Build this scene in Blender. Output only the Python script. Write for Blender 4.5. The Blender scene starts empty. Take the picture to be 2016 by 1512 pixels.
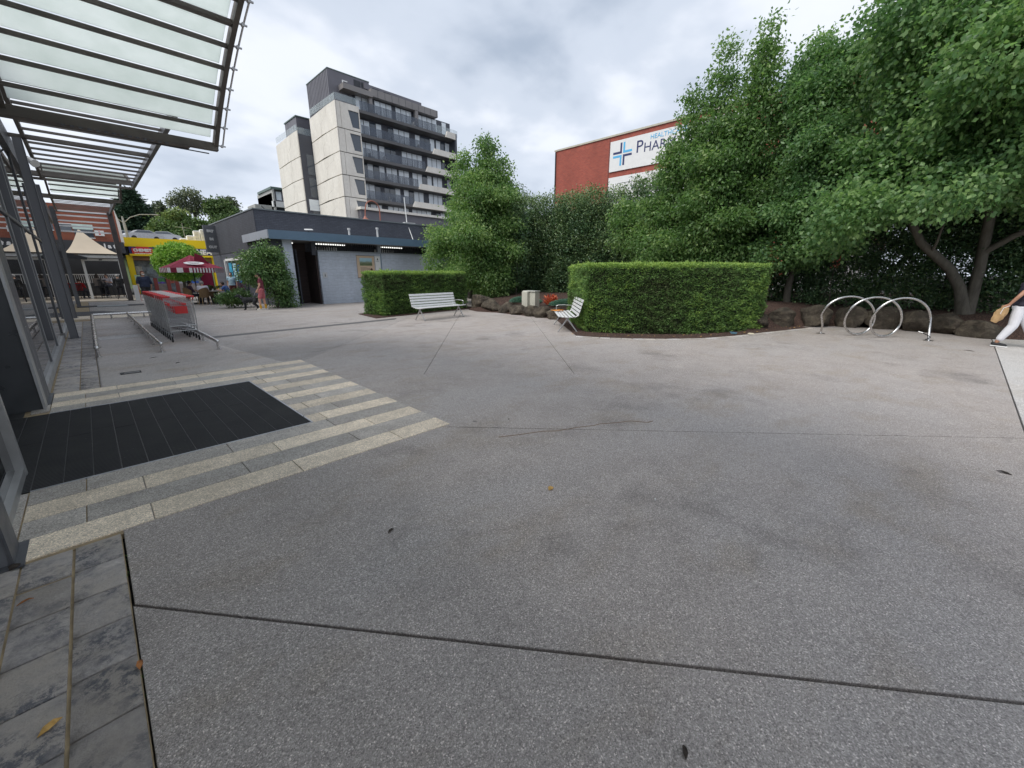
import bpy, math, random
import numpy as np
from mathutils import Vector, Matrix
from math import sin, cos, pi, radians

random.seed(7)
RNG = np.random.default_rng(11)
SC = bpy.context.scene
COL = SC.collection

# ------------------------------------------------------------------ camera
cam_d = bpy.data.cameras.new("camera")
cam_d.sensor_width = 36.0
cam_d.lens = 36.0 * 785.0 / 2016.0
cam_d.clip_start = 0.05
cam_d.clip_end = 3000
cam = bpy.data.objects.new("camera", cam_d)
COL.objects.link(cam)
PITCH = math.atan(216 / 785.0)
YAW = math.atan(838 / 810.0)
fwd = Vector((sin(YAW) * cos(PITCH), cos(YAW) * cos(PITCH), -sin(PITCH)))
cam.location = (0, 0, 1.6)
cam.rotation_euler = fwd.to_track_quat('-Z', 'Y').to_euler()
SC.camera = cam

# ------------------------------------------------------------------ sky, sun, exposure
SUN_EL, SUN_AZ = radians(54), radians(275)
world = bpy.data.worlds.new("World")
SC.world = world
world.use_nodes = True
wt = world.node_tree
for n in list(wt.nodes):
    wt.nodes.remove(n)


def wn(t, **k):
    n = wt.nodes.new(t)
    for a, b in k.items():
        setattr(n, a, b)
    return n


def wmath(op, a, b=None, c=None):
    n = wn("ShaderNodeMath", operation=op)
    for i, v in enumerate((a, b, c)):
        if v is None:
            continue
        if isinstance(v, (int, float)):
            n.inputs[i].default_value = v
        else:
            wt.links.new(v, n.inputs[i])
    return n.outputs[0]


sky = wn("ShaderNodeTexSky", sky_type='NISHITA')
sky.sun_disc = False
sky.sun_elevation = SUN_EL
sky.sun_rotation = SUN_AZ
sky.air_density = 1.0
sky.dust_density = 1.0
tc = wn("ShaderNodeTexCoord")
sep = wn("ShaderNodeSeparateXYZ")
wt.links.new(tc.outputs["Generated"], sep.inputs[0])
den = wmath('MAXIMUM', wmath('ADD', sep.outputs[2], 0.22), 0.08)
cx = wmath('DIVIDE', sep.outputs[0], den)
cy = wmath('DIVIDE', sep.outputs[1], den)
cmb = wn("ShaderNodeCombineXYZ")
wt.links.new(cx, cmb.inputs[0])
wt.links.new(cy, cmb.inputs[1])
cmb.inputs[2].default_value = 1.7


def wnoise(scale, detail, rough, dist=0.0, off=(0, 0, 0), stretch=(1, 1, 1)):
    mp = wn("ShaderNodeMapping")
    mp.inputs["Location"].default_value = off
    mp.inputs["Scale"].default_value = stretch
    wt.links.new(cmb.outputs[0], mp.inputs[0])
    nz = wn("ShaderNodeTexNoise")
    nz.inputs["Scale"].default_value = scale
    nz.inputs["Detail"].default_value = detail
    nz.inputs["Roughness"].default_value = rough
    nz.inputs["Distortion"].default_value = dist
    wt.links.new(mp.outputs[0], nz.inputs["Vector"])
    return nz.outputs[0]


def wramp(fac, stops):
    r = wn("ShaderNodeValToRGB")
    r.color_ramp.interpolation = 'EASE'
    els = r.color_ramp.elements
    els[0].position, els[0].color = stops[0][0], stops[0][1]
    els[1].position, els[1].color = stops[-1][0], stops[-1][1]
    for p, c in stops[1:-1]:
        e = els.new(p)
        e.color = c
    wt.links.new(fac, r.inputs[0])
    return r.outputs[0]


def wmix(fac, a, b):
    m = wn("ShaderNodeMix", data_type='RGBA')
    if isinstance(fac, float):
        m.inputs[0].default_value = fac
    else:
        wt.links.new(fac, m.inputs[0])
    for s, v in ((6, a), (7, b)):
        if isinstance(v, tuple):
            m.inputs[s].default_value = v
        else:
            wt.links.new(v, m.inputs[s])
    return m.outputs[2]


big = wnoise(0.62, 5, 0.52, 0.1, (3.1, 0.4, 0))
fine = wnoise(1.9, 5, 0.5, 0.15, (1.3, 5.2, 0), (1, 1.1, 1))
comb = wmath('ADD', wmath('MULTIPLY', big, 0.66), wmath('MULTIPLY', fine, 0.34))
K = 6.15
cloud = wramp(comb, [(0.36, (0.80 * K, 0.83 * K, 0.89 * K, 1)), (0.44, (0.74 * K, 0.78 * K, 0.86 * K, 1)),
                     (0.51, (0.55 * K, 0.61 * K, 0.71 * K, 1)), (0.60, (0.36 * K, 0.425 * K, 0.53 * K, 1))])
gap = wramp(wnoise(1.1, 4, 0.5, 0.3, (9.0, 2.0, 0)), [(0.60, (0, 0, 0, 1)), (0.75, (0.35, 0.35, 0.35, 1))])
skycol = wmix(gap, cloud, sky.outputs[0])
hor = wramp(sep.outputs[2], [(0.0, (1, 1, 1, 1)), (0.34, (0, 0, 0, 1))])
skycol = wmix(wmath('MULTIPLY', hor, 0.6), skycol, (0.74 * K, 0.80 * K, 0.90 * K, 1))
bg = wn("ShaderNodeBackground")
bg.inputs[1].default_value = 0.12
wt.links.new(skycol, bg.inputs[0])
wo = wn("ShaderNodeOutputWorld")
wt.links.new(bg.outputs[0], wo.inputs[0])

sd = bpy.data.lights.new("sun", 'SUN')
sd.energy = 1.6
sd.angle = radians(34)
sd.color = (1.0, 0.965, 0.91)
sun = bpy.data.objects.new("sun", sd)
COL.objects.link(sun)
# nishita: rotation 0 = +Y, turning clockwise seen from above
sdir = Vector((sin(SUN_AZ) * cos(SUN_EL), cos(SUN_AZ) * cos(SUN_EL), sin(SUN_EL)))
sun.rotation_euler = sdir.to_track_quat('Z', 'Y').to_euler()
sun.location = (0, 0, 30)

SC.view_settings.view_transform = 'Standard'
SC.view_settings.look = 'None'
SC.view_settings.exposure = 0.76
SC.view_settings.gamma = 1
SC.view_settings.use_curve_mapping = False
SC.render.engine = 'CYCLES'

# ------------------------------------------------------------------ materials
MATS = {}


class NT:
    def __init__(s, name):
        s.m = bpy.data.materials.new(name)
        s.m.use_nodes = True
        s.t = s.m.node_tree
        s.b = s.t.nodes["Principled BSDF"]
        s.out = s.t.nodes["Material Output"]
        s._pos = None

    def n(s, t, **k):
        x = s.t.nodes.new(t)
        for a, b in k.items():
            setattr(x, a, b)
        return x

    def l(s, a, b):
        s.t.links.new(a, b)

    def pos(s):
        if s._pos is None:
            s._pos = s.n("ShaderNodeNewGeometry").outputs["Position"]
        return s._pos

    def obj(s):
        return s.n("ShaderNodeTexCoord").outputs["Object"]

    def mapping(s, vec, scale=(1, 1, 1), rot=(0, 0, 0), loc=(0, 0, 0)):
        m = s.n("ShaderNodeMapping")
        m.inputs["Scale"].default_value = scale
        m.inputs["Rotation"].default_value = rot
        m.inputs["Location"].default_value = loc
        s.l(vec, m.inputs[0])
        return m.outputs[0]

    def noise(s, scale, detail=4, rough=0.55, vec=None, dist=0):
        n = s.n("ShaderNodeTexNoise")
        n.inputs["Scale"].default_value = scale
        n.inputs["Detail"].default_value = detail
        n.inputs["Roughness"].default_value = rough
        n.inputs["Distortion"].default_value = dist
        s.l(vec if vec is not None else s.pos(), n.inputs["Vector"])
        return n.outputs[0]

    def voro(s, scale, vec=None, feature='F1', out=0):
        n = s.n("ShaderNodeTexVoronoi", feature=feature)
        n.inputs["Scale"].default_value = scale
        s.l(vec if vec is not None else s.pos(), n.inputs["Vector"])
        return n.outputs[out]

    def ramp(s, fac, stops, interp='LINEAR'):
        r = s.n("ShaderNodeValToRGB")
        r.color_ramp.interpolation = interp
        els = r.color_ramp.elements

        def c4(c):
            return (c, c, c, 1) if isinstance(c, (int, float)) else (c[0], c[1], c[2], 1)
        els[0].position, els[0].color = stops[0][0], c4(stops[0][1])
        els[1].position, els[1].color = stops[-1][0], c4(stops[-1][1])
        for p, c in stops[1:-1]:
            els.new(p).color = c4(c)
        s.l(fac, r.inputs[0])
        return r.outputs[0]

    def math(s, op, a, b=None):
        n = s.n("ShaderNodeMath", operation=op)
        for i, v in enumerate((a, b)):
            if v is None:
                continue
            if isinstance(v, (int, float)):
                n.inputs[i].default_value = v
            else:
                s.l(v, n.inputs[i])
        return n.outputs[0]

    def mix(s, fac, a, b, blend='MIX'):
        m = s.n("ShaderNodeMix", data_type='RGBA', blend_type=blend)
        if isinstance(fac, (int, float)):
            m.inputs[0].default_value = fac
        else:
            s.l(fac, m.inputs[0])
        for k, v in ((6, a), (7, b)):
            if isinstance(v, (tuple, list)):
                m.inputs[k].default_value = (v[0], v[1], v[2], 1)
            else:
                s.l(v, m.inputs[k])
        return m.outputs[2]

    def bump(s, h, strength=0.3, dist=0.01):
        b = s.n("ShaderNodeBump")
        b.inputs["Strength"].default_value = strength
        b.inputs["Distance"].default_value = dist
        s.l(h, b.inputs["Height"])
        s.l(b.outputs[0], s.b.inputs["Normal"])

    def set(s, **k):
        for a, v in k.items():
            i = s.b.inputs[a.replace("_", " ")]
            if isinstance(v, (int, float)):
                i.default_value = v
            elif isinstance(v, (tuple, list)):
                i.default_value = (v[0], v[1], v[2], 1) if i.type == 'RGBA' else v
            else:
                s.l(v, i)
        return s


def simple(name, col, rough=0.6, metal=0.0, var=0.12, vscale=3.0, spec=0.5, bump=0.0, bscale=60):
    if name in MATS:
        return MATS[name]
    m = NT(name)
    a = m.noise(vscale, 5, 0.6)
    dark = tuple(c * (1 - var) for c in col)
    lite = tuple(min(1, c * (1 + var)) for c in col)
    m.set(Base_Color=m.ramp(a, [(0.3, dark), (0.7, lite)]), Metallic=metal)
    m.set(Roughness=m.ramp(m.noise(vscale * 4, 3), [(0.3, max(0, rough - 0.08)), (0.7, min(1, rough + 0.08))]))
    m.b.inputs["Specular IOR Level"].default_value = spec
    if bump:
        m.bump(m.noise(bscale, 3), bump, 0.004)
    MATS[name] = m.m
    return m.m


def ground_mat(name, base, brown, light, dampness=1.0):
    m = NT(name)
    p = m.pos()
    big = m.noise(0.55, 5, 0.6)
    mid = m.noise(2.3, 6, 0.62, dist=0.4)
    c = m.ramp(mid, [(0.25, tuple(x * 0.88 for x in base)), (0.75, tuple(x * 1.1 for x in base))])
    # trodden lighter tracks, brownish tea-coloured marks, dark damp patches
    tracks = m.ramp(m.noise(0.5, 4, 0.5, m.mapping(p, (0.5, 1.3, 1), (0, 0, radians(-38)))), [(0.47, 0.0), (0.62, 0.75)])
    c = m.mix(m.math('MULTIPLY', tracks, 0.8), c, light)
    br = m.ramp(m.noise(0.9, 6, 0.65, m.mapping(p, (1, 1.6, 1), (0, 0, radians(30)), (4, 9, 0))), [(0.52, 0.0), (0.68, 0.7)])
    c = m.mix(m.math('MULTIPLY', br, 0.85), c, brown)
    rust = m.ramp(m.noise(1.7, 6, 0.7, m.mapping(p, (1, 1, 1), (0, 0, 0), (14, 3, 0))), [(0.64, 0.0), (0.74, 0.5)])
    c = m.mix(m.math('MULTIPLY', rust, 0.5), c, (base[0] * 1.0, base[1] * 0.72, base[2] * 0.62))
    dk = m.ramp(m.noise(0.75, 7, 0.66, m.mapping(p, (1, 1, 1), (0, 0, 0), (1.7, 5.2, 0))), [(0.56, 0.0), (0.72, 1.0)])
    c = m.mix(m.math('MULTIPLY', dk, 0.7 * dampness), c, tuple(x * 0.48 for x in base))
    # exposed aggregate: grains of several tones
    v1 = m.voro(190, out=1)
    sepc = m.n("ShaderNodeSeparateColor")
    m.l(v1, sepc.inputs[0])
    g = m.ramp(sepc.outputs[0], [(0.0, 0.50), (0.22, 0.78), (0.55, 0.98), (0.88, 1.18), (0.98, 1.9)])
    c = m.mix(0.85, c, g, 'MULTIPLY')
    v2 = m.voro(320, out=1)
    sepd = m.n("ShaderNodeSeparateColor")
    m.l(v2, sepd.inputs[0])
    c = m.mix(0.6, c, m.ramp(sepd.outputs[1], [(0.0, 0.6), (0.5, 1.0), (0.9, 1.2), (0.99, 2.0)]), 'MULTIPLY')
    # flattened chewing gum spots
    gv = m.voro(1.35, m.mapping(p, (1, 1, 1), (0, 0, 0.3), (0.3, 0.7, 0)))
    gum = m.ramp(m.math('ADD', gv, m.math('MULTIPLY', m.noise(9, 3), 0.03)), [(0.044, 1.0), (0.054, 0.0)])
    c = m.mix(m.math('MULTIPLY', gum, 0.7), c, tuple(x * 0.32 for x in base))
    m.set(Base_Color=c)
    m.set(Roughness=m.ramp(m.math('SUBTRACT', m.noise(3.1, 5), m.math('MULTIPLY', dk, 0.12)), [(0.3, 0.70), (0.7, 0.9)]))
    m.b.inputs["Specular IOR Level"].default_value = 0.3
    h = m.math('ADD', m.math('MULTIPLY', m.voro(190), -1.0), m.math('MULTIPLY', m.noise(420, 2), 0.5))
    m.bump(h, 0.45, 0.003)
    return m.m


M_plaza = ground_mat("plaza aggregate", (0.375, 0.336, 0.312), (0.305, 0.258, 0.21), (0.385, 0.357, 0.343))
M_plaza2 = ground_mat("plaza aggregate worn", (0.335, 0.306, 0.288), (0.30, 0.26, 0.225), (0.36, 0.338, 0.325))
M_plain = ground_mat("trolley bay concrete", (0.44, 0.395, 0.365), (0.40, 0.31, 0.23), (0.52, 0.48, 0.455), 0.6)
M_path = ground_mat("pale concrete", (0.50, 0.475, 0.455), (0.44, 0.40, 0.36), (0.54, 0.525, 0.51), 0.3)


def stone_mat(name, base, speck=0.35):
    m = NT(name)
    rnd = m.n("ShaderNodeObjectInfo").outputs["Random"]
    c = m.ramp(m.noise(5, 6, 0.65), [(0.3, tuple(x * 0.82 for x in base)), (0.7, tuple(x * 1.12 for x in base))])
    c = m.mix(1.0, c, m.ramp(rnd, [(0, 0.84), (1, 1.14)]), 'MULTIPLY')
    st = m.ramp(m.noise(1.6, 7, 0.7, dist=0.6), [(0.5, 0.0), (0.72, 0.6)])
    c = m.mix(st, c, (base[0] * 0.62, base[1] * 0.6, base[2] * 0.58))
    v = m.voro(170, out=1)
    sp = m.n("ShaderNodeSeparateColor")
    m.l(v, sp.inputs[0])
    c = m.mix(speck, c, m.ramp(sp.outputs[0], [(0, 0.35), (0.35, 0.9), (0.8, 1.1), (0.97, 1.7)]), 'MULTIPLY')
    gum = m.ramp(m.voro(1.9), [(0.05, 1.0), (0.065, 0.0)])
    c = m.mix(m.math('MULTIPLY', gum, 0.45), c, tuple(x * 0.4 for x in base))
    m.set(Base_Color=c, Roughness=0.72)
    m.b.inputs["Specular IOR Level"].default_value = 0.4
    m.bump(m.math('ADD', m.noise(160, 3), m.math('MULTIPLY', m.noise(22, 4), 1.2)), 0.35, 0.003)
    return m.m


M_beige = stone_mat("beige granite", (0.78, 0.665, 0.525), 0.7)
M_grey = stone_mat("grey granite", (0.47, 0.43, 0.39), 0.75)


def slate_mat():
    m = NT("stamped slate")
    rnd = m.n("ShaderNodeObjectInfo").outputs["Random"]
    off = m.n("ShaderNodeVectorMath", operation='MULTIPLY_ADD')
    cbx = m.n("ShaderNodeCombineXYZ")
    for q_ in range(3):
        m.l(rnd, cbx.inputs[q_])
    m.l(cbx.outputs[0], off.inputs[0])
    off.inputs[1].default_value = (37.0, 53.0, 0.0)
    m.l(m.pos(), off.inputs[2])
    m._pos = off.outputs[0]
    n1 = m.noise(12, 12, 0.82, None, 0.15)
    c = m.ramp(n1, [(0.30, (0.15, 0.145, 0.15)), (0.45, (0.36, 0.33, 0.32)), (0.58, (0.49, 0.445, 0.415)), (0.72, (0.67, 0.62, 0.58))])
    patch = m.ramp(m.noise(2.3, 6, 0.6), [(0.42, 0.0), (0.60, 0.75)])
    c = m.mix(patch, c, (0.44, 0.385, 0.33))
    ink = m.ramp(m.noise(17, 12, 0.85, None, 0.25), [(0.47, 0.0), (0.54, 1.0)])
    c = m.mix(m.math('MULTIPLY', ink, m.ramp(m.noise(3.4, 4, 0.6, m.mapping(m.pos(), (1, 1, 1), (0, 0, 0), (3, 1, 0))), [(0.45, 0.0), (0.60, 0.9)])), c, (0.10, 0.105, 0.125))
    c = m.mix(1.0, c, m.ramp(rnd, [(0, 0.78), (1, 1.12)]), 'MULTIPLY')
    m.set(Base_Color=c, Roughness=m.ramp(n1, [(0.3, 0.45), (0.7, 0.75)]))
    m.b.inputs["Specular IOR Level"].default_value = 0.5
    m.bump(m.math('ADD', m.noise(17, 12, 0.85, None, 0.25), m.math('MULTIPLY', m.noise(70, 4), 0.4)), 0.8, 0.014)
    return m.m


M_slate = slate_mat()
M_grout = simple("sandy grout", (0.34, 0.26, 0.16), 0.9, var=0.35, vscale=9)
M_gap = simple("dark joint", (0.02, 0.018, 0.016), 0.95, var=0.2)
M_steel = simple("brushed stainless", (0.62, 0.61, 0.60), 0.24, 1.0, 0.08, 6)
M_galv = simple("zinc wire", (0.52, 0.53, 0.54), 0.38, 0.7, 0.15, 9)
M_darkst = simple("dark grey steel", (0.085, 0.088, 0.098), 0.42, 0.0, 0.10, 2.0)
M_post = simple("mid grey painted steel", (0.16, 0.163, 0.175), 0.42, 0.0, 0.06, 1.5)
M_canopy = simple("weathered canopy steel", (0.12, 0.105, 0.09), 0.55, 0.0, 0.3, 2.5)
M_alu = simple("anodised frame", (0.42, 0.42, 0.42), 0.4, 0.6, 0.12, 5)
M_black = simple("black rubber", (0.018, 0.018, 0.02), 0.7, 0, 0.3, 12)
M_red = simple("red plastic", (0.62, 0.03, 0.03), 0.4, 0, 0.08, 5)
M_white = simple("white paint", (0.78, 0.78, 0.77), 0.5, 0, 0.04, 3)
M_offwhite = simple("off white slats", (0.72, 0.73, 0.73), 0.4, 0, 0.05, 8)
M_canvas = simple("beige canvas", (0.50, 0.42, 0.32), 0.85, 0, 0.06, 1.5)
M_interior = simple("dark interior", (0.03, 0.03, 0.032), 0.8, 0, 0.3, 1)
M_yellow = simple("yellow paint", (0.86, 0.62, 0.0), 0.5, 0, 0.03, 1)
M_blue = simple("dark blue sign", (0.02, 0.025, 0.16), 0.5, 0, 0.05, 1)
M_maroon = simple("maroon canvas", (0.24, 0.018, 0.045), 0.8, 0, 0.1, 3)
M_char = simple("charcoal paint", (0.035, 0.038, 0.045), 0.6, 0, 0.15, 2)


def brick_mat(name, c1, c2, mortar, bw=0.24, bh=0.086, axis='X', bumpy=0.4, rough=0.8):
    m = NT(name)
    s = m.n("ShaderNodeSeparateXYZ")
    m.l(m.pos(), s.inputs[0])
    cb = m.n("ShaderNodeCombineXYZ")
    m.l(s.outputs[0 if axis == 'X' else 1], cb.inputs[0])
    m.l(s.outputs[2], cb.inputs[1])
    b = m.n("ShaderNodeTexBrick")
    b.inputs["Color1"].default_value = (*c1, 1)
    b.inputs["Color2"].default_value = (*c2, 1)
    b.inputs["Mortar"].default_value = (*mortar, 1)
    b.inputs["Scale"].default_value = 1.0
    b.inputs["Mortar Size"].default_value = 0.008
    b.inputs["Brick Width"].default_value = bw
    b.inputs["Row Height"].default_value = bh
    m.l(cb.outputs[0], b.inputs["Vector"])
    st = m.ramp(m.noise(0.7, 6, 0.65, m.mapping(m.pos(), (1, 1, 0.35))), [(0.3, 0.82), (0.7, 1.12)])
    c = m.mix(1.0, b.outputs[0], st, 'MULTIPLY')
    c = m.mix(0.5, c, m.ramp(m.noise(9, 3, 0.6, m.mapping(m.pos(), (0.4, 0.4, 3))), [(0.3, 0.75), (0.7, 1.25)]), 'MULTIPLY')
    m.set(Base_Color=c, Roughness=rough)
    m.bump(b.outputs[1], -bumpy, 0.008)
    return m.m


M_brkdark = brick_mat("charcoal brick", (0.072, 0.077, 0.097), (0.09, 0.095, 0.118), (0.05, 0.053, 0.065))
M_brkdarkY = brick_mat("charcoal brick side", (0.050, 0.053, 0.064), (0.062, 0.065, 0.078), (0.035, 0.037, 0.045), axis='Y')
M_brkblue = brick_mat("blue grey brick", (0.50, 0.545, 0.63), (0.53, 0.575, 0.66), (0.43, 0.475, 0.55), 0.36, 0.17)
M_brkred = brick_mat("red brick", (0.38, 0.085, 0.055), (0.30, 0.065, 0.045), (0.26, 0.12, 0.09), 0.24, 0.1, 'Y', 0.3)
M_brkred2 = brick_mat("orange red brick", (0.34, 0.095, 0.05), (0.27, 0.075, 0.045), (0.22, 0.12, 0.08), 0.24, 0.086, 'X', 0.3)
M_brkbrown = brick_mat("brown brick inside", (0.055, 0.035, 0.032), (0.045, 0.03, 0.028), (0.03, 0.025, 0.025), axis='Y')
M_fascia = simple("blue fascia paint", (0.12, 0.19, 0.27), 0.4, 0, 0.08, 1)
M_fascia2 = simple("grey blue trim and lit return", (0.30, 0.325, 0.37), 0.45, 0, 0.08, 1)


def concrete_mat():
    m = NT("cream precast concrete")
    c = m.ramp(m.noise(0.45, 7, 0.7, m.mapping(m.pos(), (1, 1, 0.35))), [(0.3, (0.68, 0.64, 0.575)), (0.7, (0.84, 0.80, 0.73))])
    c = m.mix(0.5, c, m.ramp(m.noise(3, 5, 0.7), [(0.35, 0.85), (0.65, 1.1)]), 'MULTIPLY')
    m.set(Base_Color=c, Roughness=0.8)
    m.bump(m.noise(8, 4), 0.3, 0.02)
    return m.m


M_cream = concrete_mat()
M_tdark = simple("tower dark cladding", (0.055, 0.060, 0.078), 0.45, 0, 0.1, 0.4)
M_tgrey = simple("tower zinc cladding", (0.15, 0.145, 0.165), 0.5, 0.1, 0.12, 0.5)
M_tbrown = simple("tower brown grey cladding", (0.24, 0.225, 0.22), 0.5, 0, 0.1, 0.5)
M_slabg = simple("tower balcony slab", (0.12, 0.118, 0.12), 0.7, 0, 0.12, 0.5)


def glass_mat(name, col, rough=0.04, spec=0.5, alpha=1.0):
    m = NT(name)
    m.set(Base_Color=m.ramp(m.noise(0.25, 2), [(0.35, tuple(c * 0.88 for c in col)), (0.65, tuple(min(1, c * 1.12) for c in col))]), Roughness=rough)
    m.b.inputs["Specular IOR Level"].default_value = spec
    m.b.inputs["Alpha"].default_value = alpha
    return m.m


M_tglass = glass_mat("tower window glass", (0.05, 0.065, 0.085), 0.05, 1.0)
M_tglass2 = glass_mat("tower sky and curtain glass", (0.78, 0.84, 0.88), 0.08, 1.0)  # pane colour holds white curtains and a painted sky reflection
M_balus = glass_mat("smoked balustrade glass", (0.06, 0.08, 0.115), 0.06, 0.8, 0.5)
M_balus2 = glass_mat("clear balustrade glass", (0.50, 0.58, 0.60), 0.06, 0.8, 0.28)


def shop_glass():
    m = NT("shopfront glass")
    m.set(Base_Color=(0.012, 0.013, 0.015), Roughness=0.0, IOR=2.0)
    m.b.inputs["Specular IOR Level"].default_value = 1.0
    return m.m


M_shopglass = shop_glass()


def frosted_mat():
    m = NT("frosted canopy glass")
    t = m.t
    dif = m.n("ShaderNodeBsdfDiffuse")
    tr = m.n("ShaderNodeBsdfTranslucent")
    dirt = m.ramp(m.noise(1.3, 6, 0.65), [(0.3, (0.72, 0.765, 0.735)), (0.7, (0.85, 0.88, 0.862))])
    m.l(dirt, dif.inputs[0])
    m.l(dirt, tr.inputs[0])
    mx = m.n("ShaderNodeMixShader")
    mx.inputs[0].default_value = 0.86
    m.l(dif.outputs[0], mx.inputs[1])
    m.l(tr.outputs[0], mx.inputs[2])
    m.l(mx.outputs[0], m.out.inputs[0])
    return m.m


M_frost = frosted_mat()


def leaf_mat(name, dark, mid, lite, rough=0.40, trans=0.45):
    m = NT(name)
    at = m.n("ShaderNodeAttribute", attribute_name="tone")
    dark, mid, lite = [(min(1, k[0] * 2.15), min(1, k[1] * 1.80), k[2] * 2.1) for k in (dark, mid, lite)]
    c = m.ramp(at.outputs["Fac"], [(0.0, dark), (0.5, mid), (1.0, lite)])
    m.set(Base_Color=c, Roughness=rough)
    m.b.inputs["Specular IOR Level"].default_value = 0.45
    tr = m.n("ShaderNodeBsdfTranslucent")
    m.l(m.mix(1.0, c, (1.3, 1.45, 0.95), 'MULTIPLY'), tr.inputs[0])
    mx = m.n("ShaderNodeMixShader")
    mx.inputs[0].default_value = trans
    m.l(m.b.outputs[0], mx.inputs[1])
    m.l(tr.outputs[0], mx.inputs[2])
    m.l(mx.outputs[0], m.out.inputs[0])
    return m.m


L_pear = leaf_mat("pear leaves", (0.030, 0.075, 0.020), (0.070, 0.145, 0.042), (0.150, 0.235, 0.075))
L_maple = leaf_mat("broad leaves", (0.030, 0.078, 0.030), (0.066, 0.145, 0.048), (0.135, 0.235, 0.078))
L_dark = leaf_mat("dark glossy leaves", (0.018, 0.048, 0.020), (0.038, 0.085, 0.032), (0.095, 0.155, 0.050), 0.34, 0.12)
L_hedge = leaf_mat("clipped hedge needles", (0.045, 0.062, 0.022), (0.056, 0.135, 0.030), (0.165, 0.275, 0.050), 0.6, 0.15)
L_shrub = leaf_mat("shrub leaves", (0.022, 0.060, 0.015), (0.045, 0.105, 0.028), (0.110, 0.185, 0.050), 0.4, 0.15)
L_ball = leaf_mat("bright round crown leaves", (0.045, 0.13, 0.015), (0.10, 0.23, 0.03), (0.19, 0.33, 0.05), 0.5, 0.2)
L_con = leaf_mat("conifer foliage", (0.010, 0.026, 0.014), (0.018, 0.045, 0.022), (0.035, 0.07, 0.03), 0.7, 0.05)
L_gum = leaf_mat("gum leaves", (0.035, 0.055, 0.03), (0.07, 0.10, 0.05), (0.12, 0.15, 0.075), 0.6, 0.15)
L_far = leaf_mat("hillside leaves", (0.025, 0.055, 0.014), (0.05, 0.10, 0.024), (0.11, 0.16, 0.04), 0.6, 0.15)
L_red = leaf_mat("red orange leaves", (0.14, 0.03, 0.015), (0.25, 0.055, 0.025), (0.36, 0.15, 0.06), 0.5, 0.2)
L_redb = leaf_mat("reddish twig leaves", (0.12, 0.03, 0.02), (0.22, 0.06, 0.04), (0.30, 0.12, 0.07), 0.5, 0.2)
L_cover = leaf_mat("bluish ground cover", (0.03, 0.085, 0.055), (0.05, 0.13, 0.08), (0.09, 0.19, 0.11), 0.6, 0.1)


def bark_mat(name, a, b):
    m = NT(name)
    c = m.ramp(m.noise(7, 7, 0.7, m.mapping(m.pos(), (1, 1, 0.3))), [(0.3, a), (0.7, b)])
    m.set(Base_Color=c, Roughness=0.85)
    m.bump(m.noise(28, 5, 0.7, m.mapping(m.pos(), (1, 1, 0.25))), 0.6, 0.02)
    return m.m


M_bark = bark_mat("grey bark", (0.065, 0.058, 0.046), (0.15, 0.135, 0.11))
M_barkd = bark_mat("dark bark", (0.03, 0.025, 0.02), (0.07, 0.058, 0.045))


def rock_mat():
    m = NT("weathered boulder")
    c = m.ramp(m.noise(3.2, 8, 0.7, dist=0.5), [(0.3, (0.035, 0.030, 0.025)), (0.5, (0.085, 0.070, 0.055)), (0.7, (0.19, 0.16, 0.12))])
    li = m.ramp(m.noise(11, 5, 0.7), [(0.56, 0.0), (0.68, 0.6)])
    c = m.mix(li, c, (0.13, 0.13, 0.085))
    m.set(Base_Color=c, Roughness=0.95)
    m.b.inputs['Specular IOR Level'].default_value = 0.25
    m.bump(m.noise(7, 10, 0.75, None, 0.6), 1.0, 0.12)
    return m.m


M_rock = rock_mat()


def mulch_mat():
    m = NT("bark mulch")
    v = m.voro(38, m.mapping(m.pos(), (1, 2.1, 1), (0, 0, 0.7)), out=1)
    s = m.n("ShaderNodeSeparateColor")
    m.l(v, s.inputs[0])
    c = m.ramp(s.outputs[0], [(0, (0.025, 0.014, 0.011)), (0.5, (0.075, 0.04, 0.03)), (1, (0.16, 0.095, 0.07))])
    m.set(Base_Color=c, Roughness=0.95)
    m.bump(m.math('ADD', v, m.noise(20, 5)), 1.0, 0.04)
    return m.m


M_mulch = mulch_mat()


def mat_mat():
    m = NT("ribbed entrance matting")
    s = m.n("ShaderNodeSeparateXYZ")
    m.l(m.pos(), s.inputs[0])
    rib = m.math('SINE', m.math('MULTIPLY', s.outputs[1], 2 * pi / 0.033))
    dust = m.ramp(m.noise(2.5, 7, 0.7), [(0.4, 0.0), (0.75, 0.35)])
    c = m.mix(m.ramp(rib, [(0.0, 0.0), (1.0, 1.0)]), (0.006, 0.006, 0.007), (0.062, 0.062, 0.066))
    c = m.mix(dust, c, (0.06, 0.058, 0.055))
    sp = m.ramp(m.voro(11), [(0.035, 1.0), (0.05, 0.0)])
    c = m.mix(m.math('MULTIPLY', sp, 0.6), c, (0.25, 0.24, 0.22))
    m.set(Base_Color=c, Roughness=0.75)
    m.b.inputs["Specular IOR Level"].default_value = 0.25
    m.bump(rib, 0.8, 0.006)
    return m.m


M_mat = mat_mat()

# ------------------------------------------------------------------ object helpers


def tagp(o, label=None, cat=None, group=None, kind=None):
    if label:
        o["label"] = label
    if cat:
        o["category"] = cat
    if group:
        o["group"] = group
    if kind:
        o["kind"] = kind
    return o


def thing(name, label, cat, loc=(0, 0, 0), group=None):
    o = bpy.data.objects.new(name, None)
    COL.objects.link(o)
    o.location = loc
    o.empty_display_size = 0.2
    return tagp(o, label, cat, group)


def wloc(o):
    v = Vector((0, 0, 0))
    while o is not None:
        v += o.location
        o = o.parent
    return v


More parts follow.
